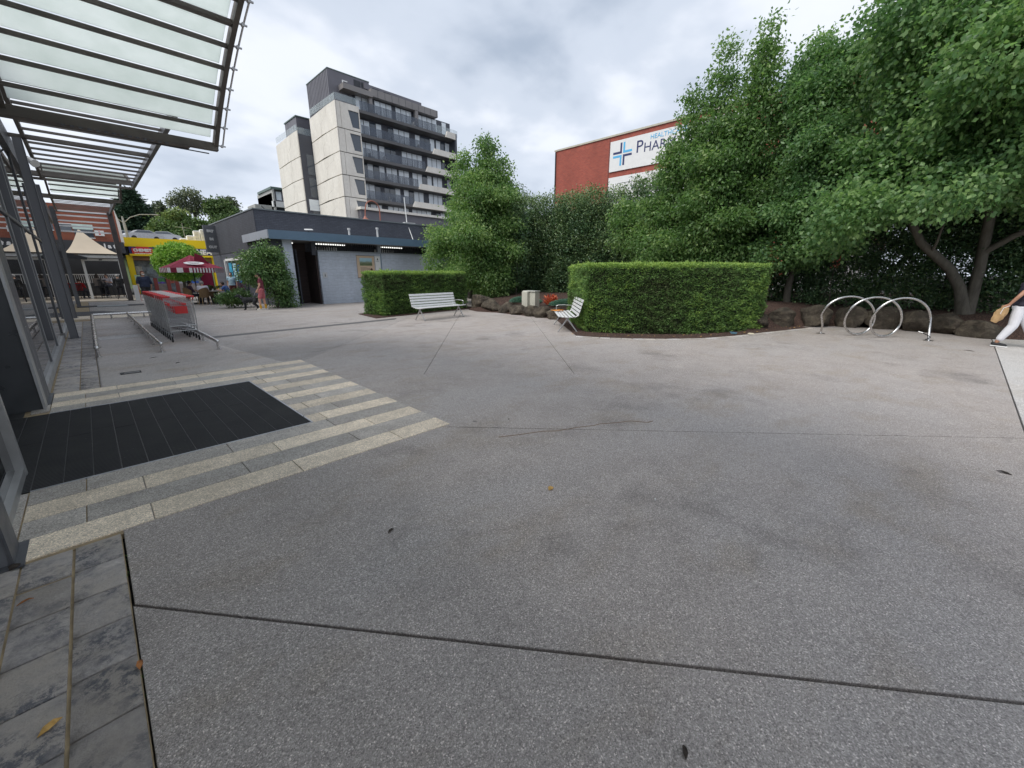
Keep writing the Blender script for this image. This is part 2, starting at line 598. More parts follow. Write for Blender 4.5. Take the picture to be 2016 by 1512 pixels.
def link(name, me, parent=None, loc=(0, 0, 0)):
    o = bpy.data.objects.new(name, me)
    COL.objects.link(o)
    if parent is not None:
        o.parent = parent
    o.location = loc
    return o


def piece(name, me, parent, wpos):
    """a shared-mesh piece at a world position"""
    return link(name, me, parent, Vector(wpos) - wloc(parent))


def copy_tree(o, parent=None):
    c = o.copy()
    COL.objects.link(c)
    c.parent = parent
    for ch in o.children:
        copy_tree(ch, c)
    return c


class MB:
    def __init__(s):
        s.v, s.f = [], []

    def add(s, vs, fs):
        n = len(s.v)
        s.v += [tuple(p) for p in vs]
        s.f += [tuple(i + n for i in f) for f in fs]
        return s

    def box(s, x0, x1, y0, y1, z0, z1):
        return s.add([(x0, y0, z0), (x1, y0, z0), (x1, y1, z0), (x0, y1, z0), (x0, y0, z1), (x1, y0, z1), (x1, y1, z1), (x0, y1, z1)],
                     [(0, 3, 2, 1), (4, 5, 6, 7), (0, 1, 5, 4), (1, 2, 6, 5), (2, 3, 7, 6), (3, 0, 4, 7)])

    def cbox(s, x0, x1, y0, y1, z0, z1, c=0.01):
        """box with chamfered top edges"""
        return s.add([(x0, y0, z0), (x1, y0, z0), (x1, y1, z0), (x0, y1, z0), (x0, y0, z1 - c), (x1, y0, z1 - c), (x1, y1, z1 - c), (x0, y1, z1 - c),
                      (x0 + c, y0 + c, z1), (x1 - c, y0 + c, z1), (x1 - c, y1 - c, z1), (x0 + c, y1 - c, z1)],
                     [(0, 3, 2, 1), (0, 1, 5, 4), (1, 2, 6, 5), (2, 3, 7, 6), (3, 0, 4, 7), (4, 5, 9, 8), (5, 6, 10, 9), (6, 7, 11, 10), (7, 4, 8, 11), (8, 9, 10, 11)])

    def hexa(s, p):
        return s.add(p, [(0, 3, 2, 1), (4, 5, 6, 7), (0, 1, 5, 4), (1, 2, 6, 5), (2, 3, 7, 6), (3, 0, 4, 7)])

    def prism(s, poly, z0, z1, c=0.0):
        n = len(poly)
        ctr = (sum(p[0] for p in poly) / n, sum(p[1] for p in poly) / n)
        top = poly
        vs = [(p[0], p[1], z0) for p in poly] + [(p[0], p[1], z1 - c) for p in poly]
        fs = [tuple(range(n - 1, -1, -1))]
        fs += [(i, (i + 1) % n, n + (i + 1) % n, n + i) for i in range(n)]
        if c:
            top = inset(poly, c)
            vs += [(p[0], p[1], z1) for p in top]
            fs += [(n + i, n + (i + 1) % n, 2 * n + (i + 1) % n, 2 * n + i) for i in range(n)]
            fs.append(tuple(range(2 * n, 3 * n)))
        else:
            fs.append(tuple(range(n, 2 * n)))
        return s.add(vs, fs)

    def extr(s, poly3, d):
        """polygon of 3D points extruded by vector d"""
        n = len(poly3)
        vs = [tuple(p) for p in poly3] + [(p[0] + d[0], p[1] + d[1], p[2] + d[2]) for p in poly3]
        fs = [tuple(range(n - 1, -1, -1)), tuple(range(n, 2 * n))] + [(i, (i + 1) % n, n + (i + 1) % n, n + i) for i in range(n)]
        return s.add(vs, fs)

    def tube(s, pts, r, n=6, closed=False):
        pts = [Vector(p) for p in pts]
        m = len(pts)
        rs = r if isinstance(r, (list, tuple)) else [r] * m
        vs, fs = [], []
        ref = None
        for i, p in enumerate(pts):
            a = pts[(i - 1) % m] if (i > 0 or closed) else p
            b = pts[(i + 1) % m] if (i < m - 1 or closed) else p
            d = (b - a)
            d = d.normalized() if d.length > 1e-9 else Vector((0, 0, 1))
            if ref is None:
                ref = Vector((0, 0, 1)) if abs(d.z) < 0.9 else Vector((1, 0, 0))
            u = d.cross(ref)
            if u.length < 1e-4:
                u = d.cross(Vector((1, 0.3, 0)))
            u.normalize()
            w = u.cross(d).normalized()
            ref = w
            for k in range(n):
                an = 2 * pi * k / n
                q = p + (u * cos(an) + w * sin(an)) * rs[i]
                vs.append(tuple(q))
        for i in range(m if closed else m - 1):
            j = (i + 1) % m
            for k in range(n):
                k2 = (k + 1) % n
                fs.append((i * n + k, j * n + k, j * n + k2, i * n + k2))
        if not closed:
            fs.append(tuple(range(n)))
            fs.append(tuple(range((m - 1) * n + n - 1, (m - 1) * n - 1, -1)))
        return s.add(vs, fs)

    def bar(s, a, b, w, h):
        """rectangular bar between two points (w sideways, h upwards)"""
        a, b = Vector(a), Vector(b)
        d = (b - a).normalized()
        up = Vector((0, 0, 1)) if abs(d.z) < 0.95 else Vector((0, 1, 0))
        u = d.cross(up).normalized() * w / 2
        v = u.cross(d).normalized() * h / 2
        return s.hexa([a - u - v, a + u - v, b + u - v, b - u - v, a - u + v, a + u + v, b + u + v, b - u + v])

    def disc(s, c, r, z0, z1, n=16):
        return s.prism([(c[0] + r * cos(2 * pi * i / n), c[1] + r * sin(2 * pi * i / n)) for i in range(n)], c[2] + z0, c[2] + z1)

    def ell(s, c, r, nu=10, nv=6, rot=None):
        vs, fs = [], []
        c = Vector(c)
        for j in range(nv + 1):
            th = pi * j / nv
            for i in range(nu):
                ph = 2 * pi * i / nu
                q = Vector((r[0] * sin(th) * cos(ph), r[1] * sin(th) * sin(ph), r[2] * cos(th)))
                if rot is not None:
                    q = rot @ q
                vs.append(tuple(c + q))
        for j in range(nv):
            for i in range(nu):
                i2 = (i + 1) % nu
                fs.append((j * nu + i, (j + 1) * nu + i, (j + 1) * nu + i2, j * nu + i2))
        return s.add(vs, fs)

    def mesh(s, name, mat, off=(0, 0, 0), smooth=False):
        me = bpy.data.meshes.new(name)
        vs = [(p[0] - off[0], p[1] - off[1], p[2] - off[2]) for p in s.v]
        me.from_pydata(vs, [], s.f)
        me.update()
        if mat is not None:
            me.materials.append(mat)
        if smooth:
            me.polygons.foreach_set("use_smooth", [True] * len(me.polygons))
        return me

    def build(s, name, mat, parent=None, smooth=False):
        off = wloc(parent) if parent is not None else (0, 0, 0)
        return link(name, s.mesh(name, mat, off, smooth), parent)


def smooth_obj(o, angle=0.6):
    me = o.data
    me.polygons.foreach_set("use_smooth", [True] * len(me.polygons))
    try:
        me.set_sharp_from_angle(angle=angle)
    except Exception:
        pass
    return o


def inset(poly, d):
    """inset a convex CCW/CW polygon"""
    n = len(poly)
    area = sum(poly[i][0] * poly[(i + 1) % n][1] - poly[(i + 1) % n][0] * poly[i][1] for i in range(n))
    sgn = 1 if area > 0 else -1
    out = []
    for i in range(n):
        p0, p1, p2 = Vector(poly[i - 1][:2]), Vector(poly[i][:2]), Vector(poly[(i + 1) % n][:2])
        e1, e2 = (p1 - p0), (p2 - p1)
        if e1.length < 1e-6 or e2.length < 1e-6:
            out.append(tuple(p1))
            continue
        e1.normalize()
        e2.normalize()
        n1 = Vector((-e1.y, e1.x)) * sgn
        n2 = Vector((-e2.y, e2.x)) * sgn
        b = n1 + n2
        k = d / max(0.3, 0.5 * b.length_squared)
        out.append(tuple(p1 + b * k * 1.0 if b.length > 1e-4 else p1))
    return out


def clip_half(poly, a, b, side):
    """keep the part of a convex polygon on one side of line a-b"""
    def s(p):
        return ((b[0] - a[0]) * (p[1] - a[1]) - (b[1] - a[1]) * (p[0] - a[0])) * side
    out = []
    n = len(poly)
    for i in range(n):
        p, q = poly[i], poly[(i + 1) % n]
        sp, sq = s(p), s(q)
        if sp >= 0:
            out.append(p)
        if (sp > 0 and sq < 0) or (sp < 0 and sq > 0):
            t = sp / (sp - sq)
            out.append((p[0] + t * (q[0] - p[0]), p[1] + t * (q[1] - p[1])))
    return out


def text_mesh(body, size, mat, depth=0.01, bold=0.0):
    cu = bpy.data.curves.new("lettering", 'FONT')
    cu.body = body
    cu.size = size
    cu.extrude = depth
    cu.offset = bold
    cu.align_x = 'CENTER'
    cu.align_y = 'CENTER'
    cu.resolution_u = 3
    o = bpy.data.objects.new("tmp_text", cu)
    COL.objects.link(o)
    dg = bpy.context.evaluated_depsgraph_get()
    me = bpy.data.meshes.new_from_object(o.evaluated_get(dg))
    bpy.data.objects.remove(o)
    bpy.data.curves.remove(cu)
    me.materials.clear()
    me.materials.append(mat)
    return me


def put_text(name, body, size, mat, parent, wpos, face='-Y', depth=0.008, bold=0.0, sx=1.0):
    me = text_mesh(body, size, mat, depth, bold)
    if face == '-Y':
        M = Matrix.Rotation(pi / 2, 4, 'X')
    else:   # faces -X, reads left to right along -Y
        M = Matrix.Rotation(-pi / 2, 4, 'Z') @ Matrix.Rotation(pi / 2, 4, 'X')
    me.transform(M @ Matrix.Diagonal((sx, 1, 1, 1)))
    return piece(name, me, parent, wpos)


def leafmesh(name, P, D, size, tone, mat, parent=None, width=0.5, fold=0.25, jit=0.35):
    """folded two-triangle leaves at points P pointing along D"""
    N = len(P)
    P = np.asarray(P, float)
    D = np.asarray(D, float)
    D = D / (np.linalg.norm(D, axis=1, keepdims=True) + 1e-9)
    R = RNG.normal(size=(N, 3))
    S = np.cross(D, R)
    S /= (np.linalg.norm(S, axis=1, keepdims=True) + 1e-9)
    Nn = np.cross(D, S)
    L = (size * (1 + jit * RNG.uniform(-1, 1, N)))[:, None]
    a = P
    m = P + D * L * 0.45
    l = m + S * L * width * 0.5 + Nn * L * fold * 0.3
    r = m - S * L * width * 0.5 + Nn * L * fold * 0.3
    t = P + D * L - Nn * L * fold * 0.15
    V = np.stack([a, l, t, r], 1).reshape(-1, 3)
    off = np.array(wloc(parent)) if parent is not None else np.zeros(3)
    V = V - off
    me = bpy.data.meshes.new(name)
    me.vertices.add(4 * N)
    me.vertices.foreach_set("co", V.astype(np.float32).ravel())
    idx = np.arange(N, dtype=np.int32)[:, None] * 4
    tri = np.concatenate([idx, idx + 2, idx + 1, idx, idx + 3, idx + 2], 1).ravel()
    me.loops.add(6 * N)
    me.loops.foreach_set("vertex_index", tri.astype(np.int32))
    me.polygons.add(2 * N)
    me.polygons.foreach_set("loop_start", np.arange(0, 6 * N, 3, dtype=np.int32))
    me.polygons.foreach_set("loop_total", np.full(2 * N, 3, np.int32))
    at = me.attributes.new("tone", 'FLOAT', 'POINT')
    at.data.foreach_set("value", np.repeat(np.clip(tone, 0, 1), 4).astype(np.float32))
    me.update(calc_edges=True)
    me.materials.append(mat)
    return link(name, me, parent)


def unit(n):
    d = RNG.normal(size=(n, 3))
    return d / np.linalg.norm(d, axis=1, keepdims=True)


_vn = np.random.default_rng(5).uniform(-1, 1, (32, 32, 32))


def vnoise(P, f):
    """smooth value noise, f = frequencies per axis"""
    q = np.asarray(P) * np.array(f) + 100.0
    i = np.floor(q).astype(int)
    t = q - i
    t = t * t * (3 - 2 * t)
    out = 0
    for a in (0, 1):
        for b in (0, 1):
            for c_ in (0, 1):
                w = (t[:, 0] if a else 1 - t[:, 0]) * (t[:, 1] if b else 1 - t[:, 1]) * (t[:, 2] if c_ else 1 - t[:, 2])
                out = out + w * _vn[(i[:, 0] + a) % 32, (i[:, 1] + b) % 32, (i[:, 2] + c_) % 32]
    return out


def crown_points(lobes, nclus, per, sig, shell=(0.72, 1.05), droop=0.5, tonebase=0.45, zmin=None):
    """leaf positions and axes: clusters spread over the outer shell of ellipsoid lobes"""
    lobes = np.array(lobes, float)
    w = (lobes[:, 3] * lobes[:, 4] + lobes[:, 4] * lobes[:, 5] + lobes[:, 3] * lobes[:, 5])
    w /= w.sum()
    k = RNG.choice(len(lobes), nclus, p=w)
    d = unit(nclus)
    rr = RNG.uniform(shell[0], shell[1], nclus)[:, None]
    inner = RNG.uniform(size=nclus) < 0.16
    rr[inner] *= RNG.uniform(0.3, 0.8, inner.sum())[:, None]
    C = lobes[k, :3] + d * lobes[k, 3:6] * rr
    # drop clusters deep inside another lobe
    keep = np.ones(nclus, bool)
    for L in lobes:
        q = ((C - L[:3]) / L[3:6])
        keep &= ~((q ** 2).sum(1) < 0.22)
    if zmin is not None:
        keep &= C[:, 2] > zmin
    C, d = C[keep], d[keep]
    n = len(C)
    ct = RNG.normal(tonebase, 0.14, n) + 0.22 * vnoise(C, (1.3, 1.3, 1.3))
    P = np.repeat(C, per, 0) + RNG.normal(size=(n * per, 3)) * sig * np.array([1, 1, 0.7])
    base = np.repeat(d, per, 0)
    D = base * 0.55 + unit(n * per) * 0.75 + np.array([0, 0, -droop])
    T = np.repeat(ct, per) + RNG.normal(0, 0.14, n * per)
    return P, D, T


def trunk_mesh(paths, n=8):
    mb = MB()
    for pts, rs in paths:
        mb.tube(pts, rs, n)
    return mb


def wob(a, b, r0, r1, k=5, amp=0.08):
    a, b = Vector(a), Vector(b)
    pts, rs = [], []
    for i in range(k + 1):
        t = i / k
        p = a.lerp(b, t)
        if 0 < i < k:
            p += Vector((random.uniform(-1, 1), random.uniform(-1, 1), random.uniform(-0.3, 0.3))) * amp
        pts.append(p)
        rs.append(r0 + (r1 - r0) * t)
    return pts, rs


def struct(o):
    return tagp(o, kind='structure')


# ================================================================== GROUND
g = MB()
g.add([(-400, -400, -0.05), (500, -400, -0.05), (500, 500, -0.05), (-400, 500, -0.05)], [(0, 1, 2, 3)])
ground = struct(g.build("ground", M_gap))
plaza = thing("plaza_paving", None, None)
plaza["kind"] = 'structure'


def slab(poly, mat, gap=0.005, z1=0.0):
    p = inset(poly, gap)
    return MB().prism(p, -0.049, z1, 0.003).build("slab", mat, plaza)


# big aggregate slabs cut by the diagonal saw joints
W = [(-0.150, -6.0), (34, -6.0), (34, 46), (-0.150, 46)]
PL = ((6.57, -1.16), (13.48, -1.62))
path_poly = clip_half(W, *PL, -1)
W = clip_half(W, *PL, 1)
J1 = ((-0.13, 2.48), (2.21, -0.62))
J2 = ((2.52, 3.23), (6.31, -1.13))
J3 = ((3.6, 5.51), (10.47, -1.5))
J3b = ((3.6, 5.51), (8.07, 10.46))
J4 = ((7.14, 5.58), (9.96, 8.5))
J5 = ((2.61, 8.1), (5.01, 10.38))
J6 = ((2.32, 13.15), (7.88, 13.75))
near, rest = clip_half(W, *J1, -1), clip_half(W, *J1, 1)
slab(near, M_plaza, 0.0055)
slab(clip_half(rest, *J2, -1), M_plaza, 0.010)
rest = clip_half(rest, *J2, 1)
slab(clip_half(rest, *J3, -1), M_plaza, 0.004)
rest = clip_half(rest, *J3, 1)
farside, rest = clip_half(rest, *J6, 1), clip_half(rest, *J6, -1)
slab(farside, M_plaza2, 0.012)
right_, left_ = clip_half(rest, *J3b, -1), clip_half(rest, *J3b, 1)
slab(clip_half(right_, *J4, -1), M_plaza, 0.004)
slab(clip_half(right_, *J4, 1), M_plaza, 0.004)
slab(clip_half(left_, *J5, -1), M_plaza, 0.004)
slab(clip_half(left_, *J5, 1), M_plaza2, 0.004)
# darker worn band before the far paving
bd = MB().prism([(1.9, 12.75), (7.6, 13.3), (7.9, 13.7), (1.9, 13.06)], -0.01, 0.004)
bd.build("paving_band", simple("dark paving band", (0.10, 0.098, 0.098), 0.75, var=0.2, vscale=20), plaza)

path = thing("footpath", None, None)
path["kind"] = 'structure'
pp = inset(path_poly, 0.008)
px0 = 6.3
k = 0
edges = [-6, 6.35, 6.72, 7.1, 7.5, 7.9, 9.6, 12.4, 15.0, 19, 34]
for a, b in zip(edges[:-1], edges[1:]):
    q = clip_half(clip_half(pp, (a, -9), (a, 9), -1), (b, -9), (b, 9), 1)
    if len(q) > 2:
        MB().prism(inset(q, 0.004), -0.049, 0.0, 0.003).build("slab", M_path, path)

# rough brown crack line across the slab
crk = [(2.62, 2.72), (2.8, 2.62), (3.05, 2.50), (3.16, 2.40), (3.29, 2.34), (3.40, 2.30), (3.57, 2.2), (3.66, 2.18), (3.83, 2.06), (3.98, 1.98), (4.07, 1.82), (4.15, 1.80)]
c = MB()
for p, q in zip(crk[:-1], crk[1:]):
    c.bar((p[0], p[1], 0.001), (q[0], q[1], 0.001), 0.011, 0.003)
c.build("crack", simple("clay filled crack", (0.20, 0.125, 0.075), 0.95), plaza)

# trolley bay pad
bay = thing("trolley_bay_paving", None, None)
bay["kind"] = 'structure'
MB().prism([(-0.13, 8.24), (2.3, 8.24), (1.9, 11.2), (1.9, 14.3), (-0.13, 14.3)], -0.01, 0.005, 0.002).build("slab", M_plain, bay)
MB().prism([(-0.13, 14.36), (1.9, 14.36), (1.9, 15.1), (-0.13, 15.1)], -0.01, 0.005, 0.002).build("slab", M_path, bay)
MB().prism([(-0.13, 15.16), (1.9, 15.16), (1.9, 21.2), (-0.13, 21.2)], -0.01, 0.005, 0.002).build("slab", M_plain, bay)
# drain slot frame set in the pad
t = thing("pit_cover", "small rectangular metal pit lid set into the concrete beyond the striped paving", "pit cover", (0.22, 9.12, 0.006))
MB().box(0.12, 0.34, 9.06, 9.18, 0.0, 0.010).build("lid", simple("dusty lid", (0.22, 0.215, 0.21), 0.7), t)
f = MB()
f.box(0.10, 0.12, 9.04, 9.20, 0.0, 0.014).box(0.34, 0.36, 9.04, 9.20, 0.0, 0.014).box(0.12, 0.34, 9.04, 9.06, 0.0, 0.014).box(0.12, 0.34, 9.18, 9.20, 0.0, 0.014)
f.box(0.125, 0.145, 9.07, 9.17, 0.010, 0.0135)
f.build("frame", M_black, t)

# ---- striped granite forecourt: 17 courses of beige and grey blocks
fore = thing("striped_paving", None, None)
fore["kind"] = 'structure'
MB().box(-0.62, 2.5, 3.33, 8.22, -0.04, -0.003).build("mortar_bed", M_grout, fore)
Y0, Y1, NC = 3.37, 8.2, 17
ch = (Y1 - Y0) / NC
variants = {}


def block(x0, x1, y0, y1, mat, parent, z=0.008, name="paver", slant=None):
    xr = x1
    if slant:
        mb = MB().prism([(x0, y0), (slant(y0), y0), (slant(y1), y1), (x0, y1)], -0.03, z, 0.0025)
        return mb.build(name, mat, parent)
    key = (round(x1 - x0, 3), round(y1 - y0, 3), mat.name, z)
    if key not in variants:
        w, d = x1 - x0, y1 - y0
        variants[key] = MB().prism([(0, 0), (w, 0), (w, d), (0, d)], -0.03, z, 0.0025).mesh("paver", mat)
    return piece(name, variants[key], parent, (x0, y0, random.uniform(-0.0012, 0.0012)))


EDGE = lambda y: 2.50 + 0.02 * (y - 3.3)
for i in range(NC):
    y0, y1 = Y0 + i * ch + 0.003, Y0 + (i + 1) * ch - 0.003
    mat = M_beige if i % 2 == 0 else M_grey
    inmat = 4 <= i < 13
    x = 1.47 if inmat else -0.60
    first = True
    while x < 2.5:
        L = 0.95 if not first else ([0.28, 0.75] if inmat else [0.62, 0.30])[i % 2]
        if inmat and first:
            L = [0.16, 0.42][i % 2]
        nx = x + L
        if 2.5 - nx < 0.25:
            block(x, 9, y0, y1, mat, fore, slant=lambda y: EDGE(y) - 0.004)
            break
        block(x, nx - 0.007, y0, y1, mat, fore)
        x = nx
        first = False

# slim metal edge round the mat well, then the mat strips
well = thing("mat_well", None, None)
well["kind"] = 'structure'
my0, my1 = Y0 + 4 * ch + 0.004, Y0 + 13 * ch - 0.004
e = MB().box(1.452, 1.464, my0 - 0.004, my1 + 0.004, -0.02, 0.012).box(-0.60, 1.452, my0 - 0.004, my0 + 0.006, -0.02, 0.011).box(-0.60, 1.452, my1 - 0.006, my1 + 0.004, -0.02, 0.011)
e.build("edge_trim", simple("mat well trim", (0.55, 0.56, 0.6), 0.35, 0.7), well)
MB().box(-2.4, 1.452, my0 + 0.006, my1 - 0.006, -0.03, -0.012).build("well_floor", M_gap, well)
mt = thing("entrance_mat", "large black ribbed mat of parallel strips let into the striped paving at the shop door", "mat", (0.4, 5.9, 0))
mw = 0.171
ns = 14
smesh = {}
for i in range(-6, 12):
    x0 = 1.450 - (12 - i) * mw
    ymid = 5.98 if i % 2 == 0 else 5.86
    for (a, b) in ((my0 + 0.009, ymid - 0.002), (ymid + 0.002, my1 - 0.009)):
        key = round(b - a, 4)
        if key not in smesh:
            smesh[key] = MB().cbox(0.0035, mw - 0.0035, 0, b - a, -0.012, 0.0055, 0.002).mesh("mat_strip", M_mat)
        piece("mat_strip", smesh[key], mt, (x0, a, random.uniform(-0.001, 0.001)))
jl = MB()
for i in range(-6, 13):
    x0 = 1.450 - (12 - i) * mw
    jl.box(x0 - 0.0022, x0 + 0.0022, my0 + 0.009, my1 - 0.009, -0.012, 0.0035)
jl.build("joining_rail", simple("mat joining rail", (0.07, 0.07, 0.073), 0.6), mt)

# ---- stamped slate tiles along the shopfront
strip = thing("slate_strip", None, None)
strip["kind"] = 'structure'
MB().box(-0.9, -0.152, -3.0, 46, -0.045, -0.010).build("mortar_bed", M_grout, strip)
tv = {}


def tile(x0, x1, y0, y1):
    k = (round(x1 - x0, 3), round(y1 - y0, 3), random.randint(0, 2))
    if k not in tv:
        w, d = x1 - x0, y1 - y0
        r = random.Random(str(k))
        n = 4
        vs, fs = [], []
        for a in range(n + 1):
            for b in range(n + 1):
                ed = a in (0, n) or b in (0, n)
                vs.append((w * a / n, d * b / n, -0.001 if ed else r.uniform(0.002, 0.008)))
        for a in range(n):
            for b in range(n):
                q = a * (n + 1) + b
                fs.append((q, q + n + 1, q + n + 2, q + 1))
        m = len(vs)
        vs += [(0, 0, -0.04), (w, 0, -0.04), (w, d, -0.04), (0, d, -0.04)]
        fs += [(0, m, m + 1, n * (n + 1)), (n * (n + 1), m + 1, m + 2, (n + 1) ** 2 - 1), ((n + 1) ** 2 - 1, m + 2, m + 3, n), (n, m + 3, m, 0)]
        tv[k] = MB().add(vs, fs).mesh("tile", M_slate, smooth=True)
    piece("tile", tv[k], strip, (x0, y0, random.uniform(0, 0.002)))


yy = 3.34
r = 0
while yy > -0.9:
    d = 0.302
    tile(-0.352, -0.156, yy - d + 0.0055, yy - 0.0055)
    tile(-0.56, -0.366, yy - d + 0.0055 - 0.02, yy - 0.0055 - 0.02) if r else tile(-0.56, -0.366, yy - d + 0.0055, yy - 0.0055)
    tile(-0.76, -0.572, yy - d + 0.0055, yy - 0.0055)
    yy -= d
    r += 1
yy = 8.25
while yy < 20.6:
    d = 0.302
    tile(-0.352, -0.156, yy + 0.0055, yy + d - 0.0055)
    tile(-0.62, -0.366, yy + 0.0055, yy + d - 0.0055)
    yy += d
# grey tile filler beside the door track
block(-0.76, -0.61, 3.37, 4.5, M_grey, strip, 0.004, "threshold_stone")
block(-0.76, -0.61, 7.2, 8.2, M_grey, strip, 0.004, "threshold_stone")

# ================================================================== SHOP BUILDING + CANOPY
shop = thing("shop_building", "long glass fronted shop building with leaning view of grey steel posts beside the slate paving", "building", (-0.7, 8, 0))
GX = -0.69
MB().box(-12, -7.0, -3, 36, 0, 5.6).build("back_wall", M_interior, shop)
MB().box(-7.0, GX - 0.12, -3, 36, 4.9, 5.2).build("roof", M_canopy, shop)
MB().box(-7.0, GX - 0.12, -3, 36, -0.02, 0.0).build("floor", M_interior, shop)
MB().box(-2.4, GX + 0.03, 7.36, 7.56, 0.0, 3.2).build("wing_wall", simple("dark wing panel", (0.045, 0.048, 0.052), 0.35, 0, 0.15, 2), shop)
MB().box(GX + 0.03, GX + 0.055, 7.34, 7.58, 0.0, 3.2).build("wing_edge", M_alu, shop)
MB().box(-2.4, GX - 0.05, 3.3, 7.36, 3.2, 4.9).build("door_bulkhead", M_darkst, shop)
MB().box(-2.55, -2.4, 3.3, 7.36, 0, 3.2).build("inner_screen", M_shopglass, shop)
MB().box(GX - 0.12, GX + 0.06, 7.58, 35.4, 4.35, 4.9).build("head_beam", M_darkst, shop)


def glazed(y0, y1, z1=4.35, mid=None, sill=0.12, zt=None):
    """one shopfront bay: pane, sill, mullions"""
    MB().box(GX - 0.012, GX, y0 + 0.03, y1 - 0.03, sill, z1).build("pane", M_shopglass, shop)
    MB().box(GX - 0.05, GX + 0.045, y0, y1, 0.0, sill).build("sill", M_alu, shop)
    MB().box(GX - 0.05, GX + 0.012, y0, y0 + 0.04, sill, z1).build("mullion", M_post, shop)
    MB().box(GX + 0.013, GX + 0.022, y0 + 0.004, y0 + 0.018, sill, z1).build("mullion_bead", M_alu, shop)
    if zt:
        MB().box(GX - 0.045, GX + 0.025, y0 + 0.045, y1, zt, zt + 0.05).build("transom", M_darkst, shop)


for a, b in [(-2.2, -0.4), (-0.4, 1.2), (1.2, 2.3), (2.3, 3.34)]:
    glazed(a, b, 4.9)
glazed(3.62, 4.93, 4.9, sill=0.07)
MB().box(GX - 0.05, GX + 0.05, 4.93, 4.99, 0.0, 4.9).build("door_jamb", M_alu, shop)
ys = [8.25, 10.6, 12.9, 15.05]
for a, b in zip(ys[:-1], ys[1:]):
    glazed(a, b, zt=2.5)
ys = [15.65, 19.0, 22.6, 26.2, 29.9]
for a, b in zip(ys[:-1], ys[1:]):
    glazed(a, b, zt=2.5)
glazed(30.5, 34.8)


def post(y, x0, x1, d, ztop):
    t = thing("steel_post", None, "post", (x0, y, 0))
    w = x1 - x0
    # tapered plate web and flange
    MB().box(x0, x1, y - d / 2, y + d / 2, 0.012, ztop).build("shaft", M_post, t)
    MB().box(x1, x1 + 0.012, y - d / 2 - 0.012, y + d / 2 + 0.012, 0.012, ztop).build("flange", M_darkst, t)
    MB().box(x0 - 0.04, x1 + 0.05, y - d / 2 - 0.05, y + d / 2 + 0.05, 0.0, 0.012).build("base_plate", M_darkst, t)
    b = MB()
    for z in np.arange(0.4, ztop, 0.55):
        b.disc((0, 0, 0), 0.0, 0, 0, 3) if False else b.box(x1 + 0.012, x1 + 0.018, y - 0.008, y + 0.008, z, z + 0.016)
    b.build("bolt", M_steel, t)
    return t


GP = "grey steel posts along the shopfront"
for (y, x0, x1, d, zt, lab) in [
        (7.93, -0.87, -0.655, 0.62, 4.35, "nearest grey steel post, standing behind the black mat beside the dark wing panel"),
        (3.48, -0.80, -0.60, 0.22, 4.7, "grey steel post at the lower left edge where the slate tiles meet the striped paving"),
        (15.35, -0.56, -0.42, 0.16, 4.62, "grey steel post standing left of the trolley rails"),
        (22.4, -0.60, -0.50, 0.16, 4.6, "grey steel post behind the cross rail, seen past the post beside the trolley bay"),
        (30.2, -0.56, -0.42, 0.16, 4.75, "furthest grey post of the shopfront, just before the cafe tent")]:
    p = post(y, x0, x1, d, zt)
    tagp(p, lab, "post", GP)
t = thing("steel_post", "dark brown free standing column carrying the outer end of the canopy by the cafe", "post", (1.74, 35.0, 0))
MB().box(1.62, 1.86, 34.88, 35.12, 0.02, 5.15).build("shaft", simple("rusty brown steel", (0.06, 0.05, 0.048), 0.55, 0, 0.35, 3), t)
MB().box(1.55, 1.93, 34.81, 35.19, 0.0, 0.02).build("base_plate", M_darkst, t)

# ---- canopy A: glass vault arching along the shopfront


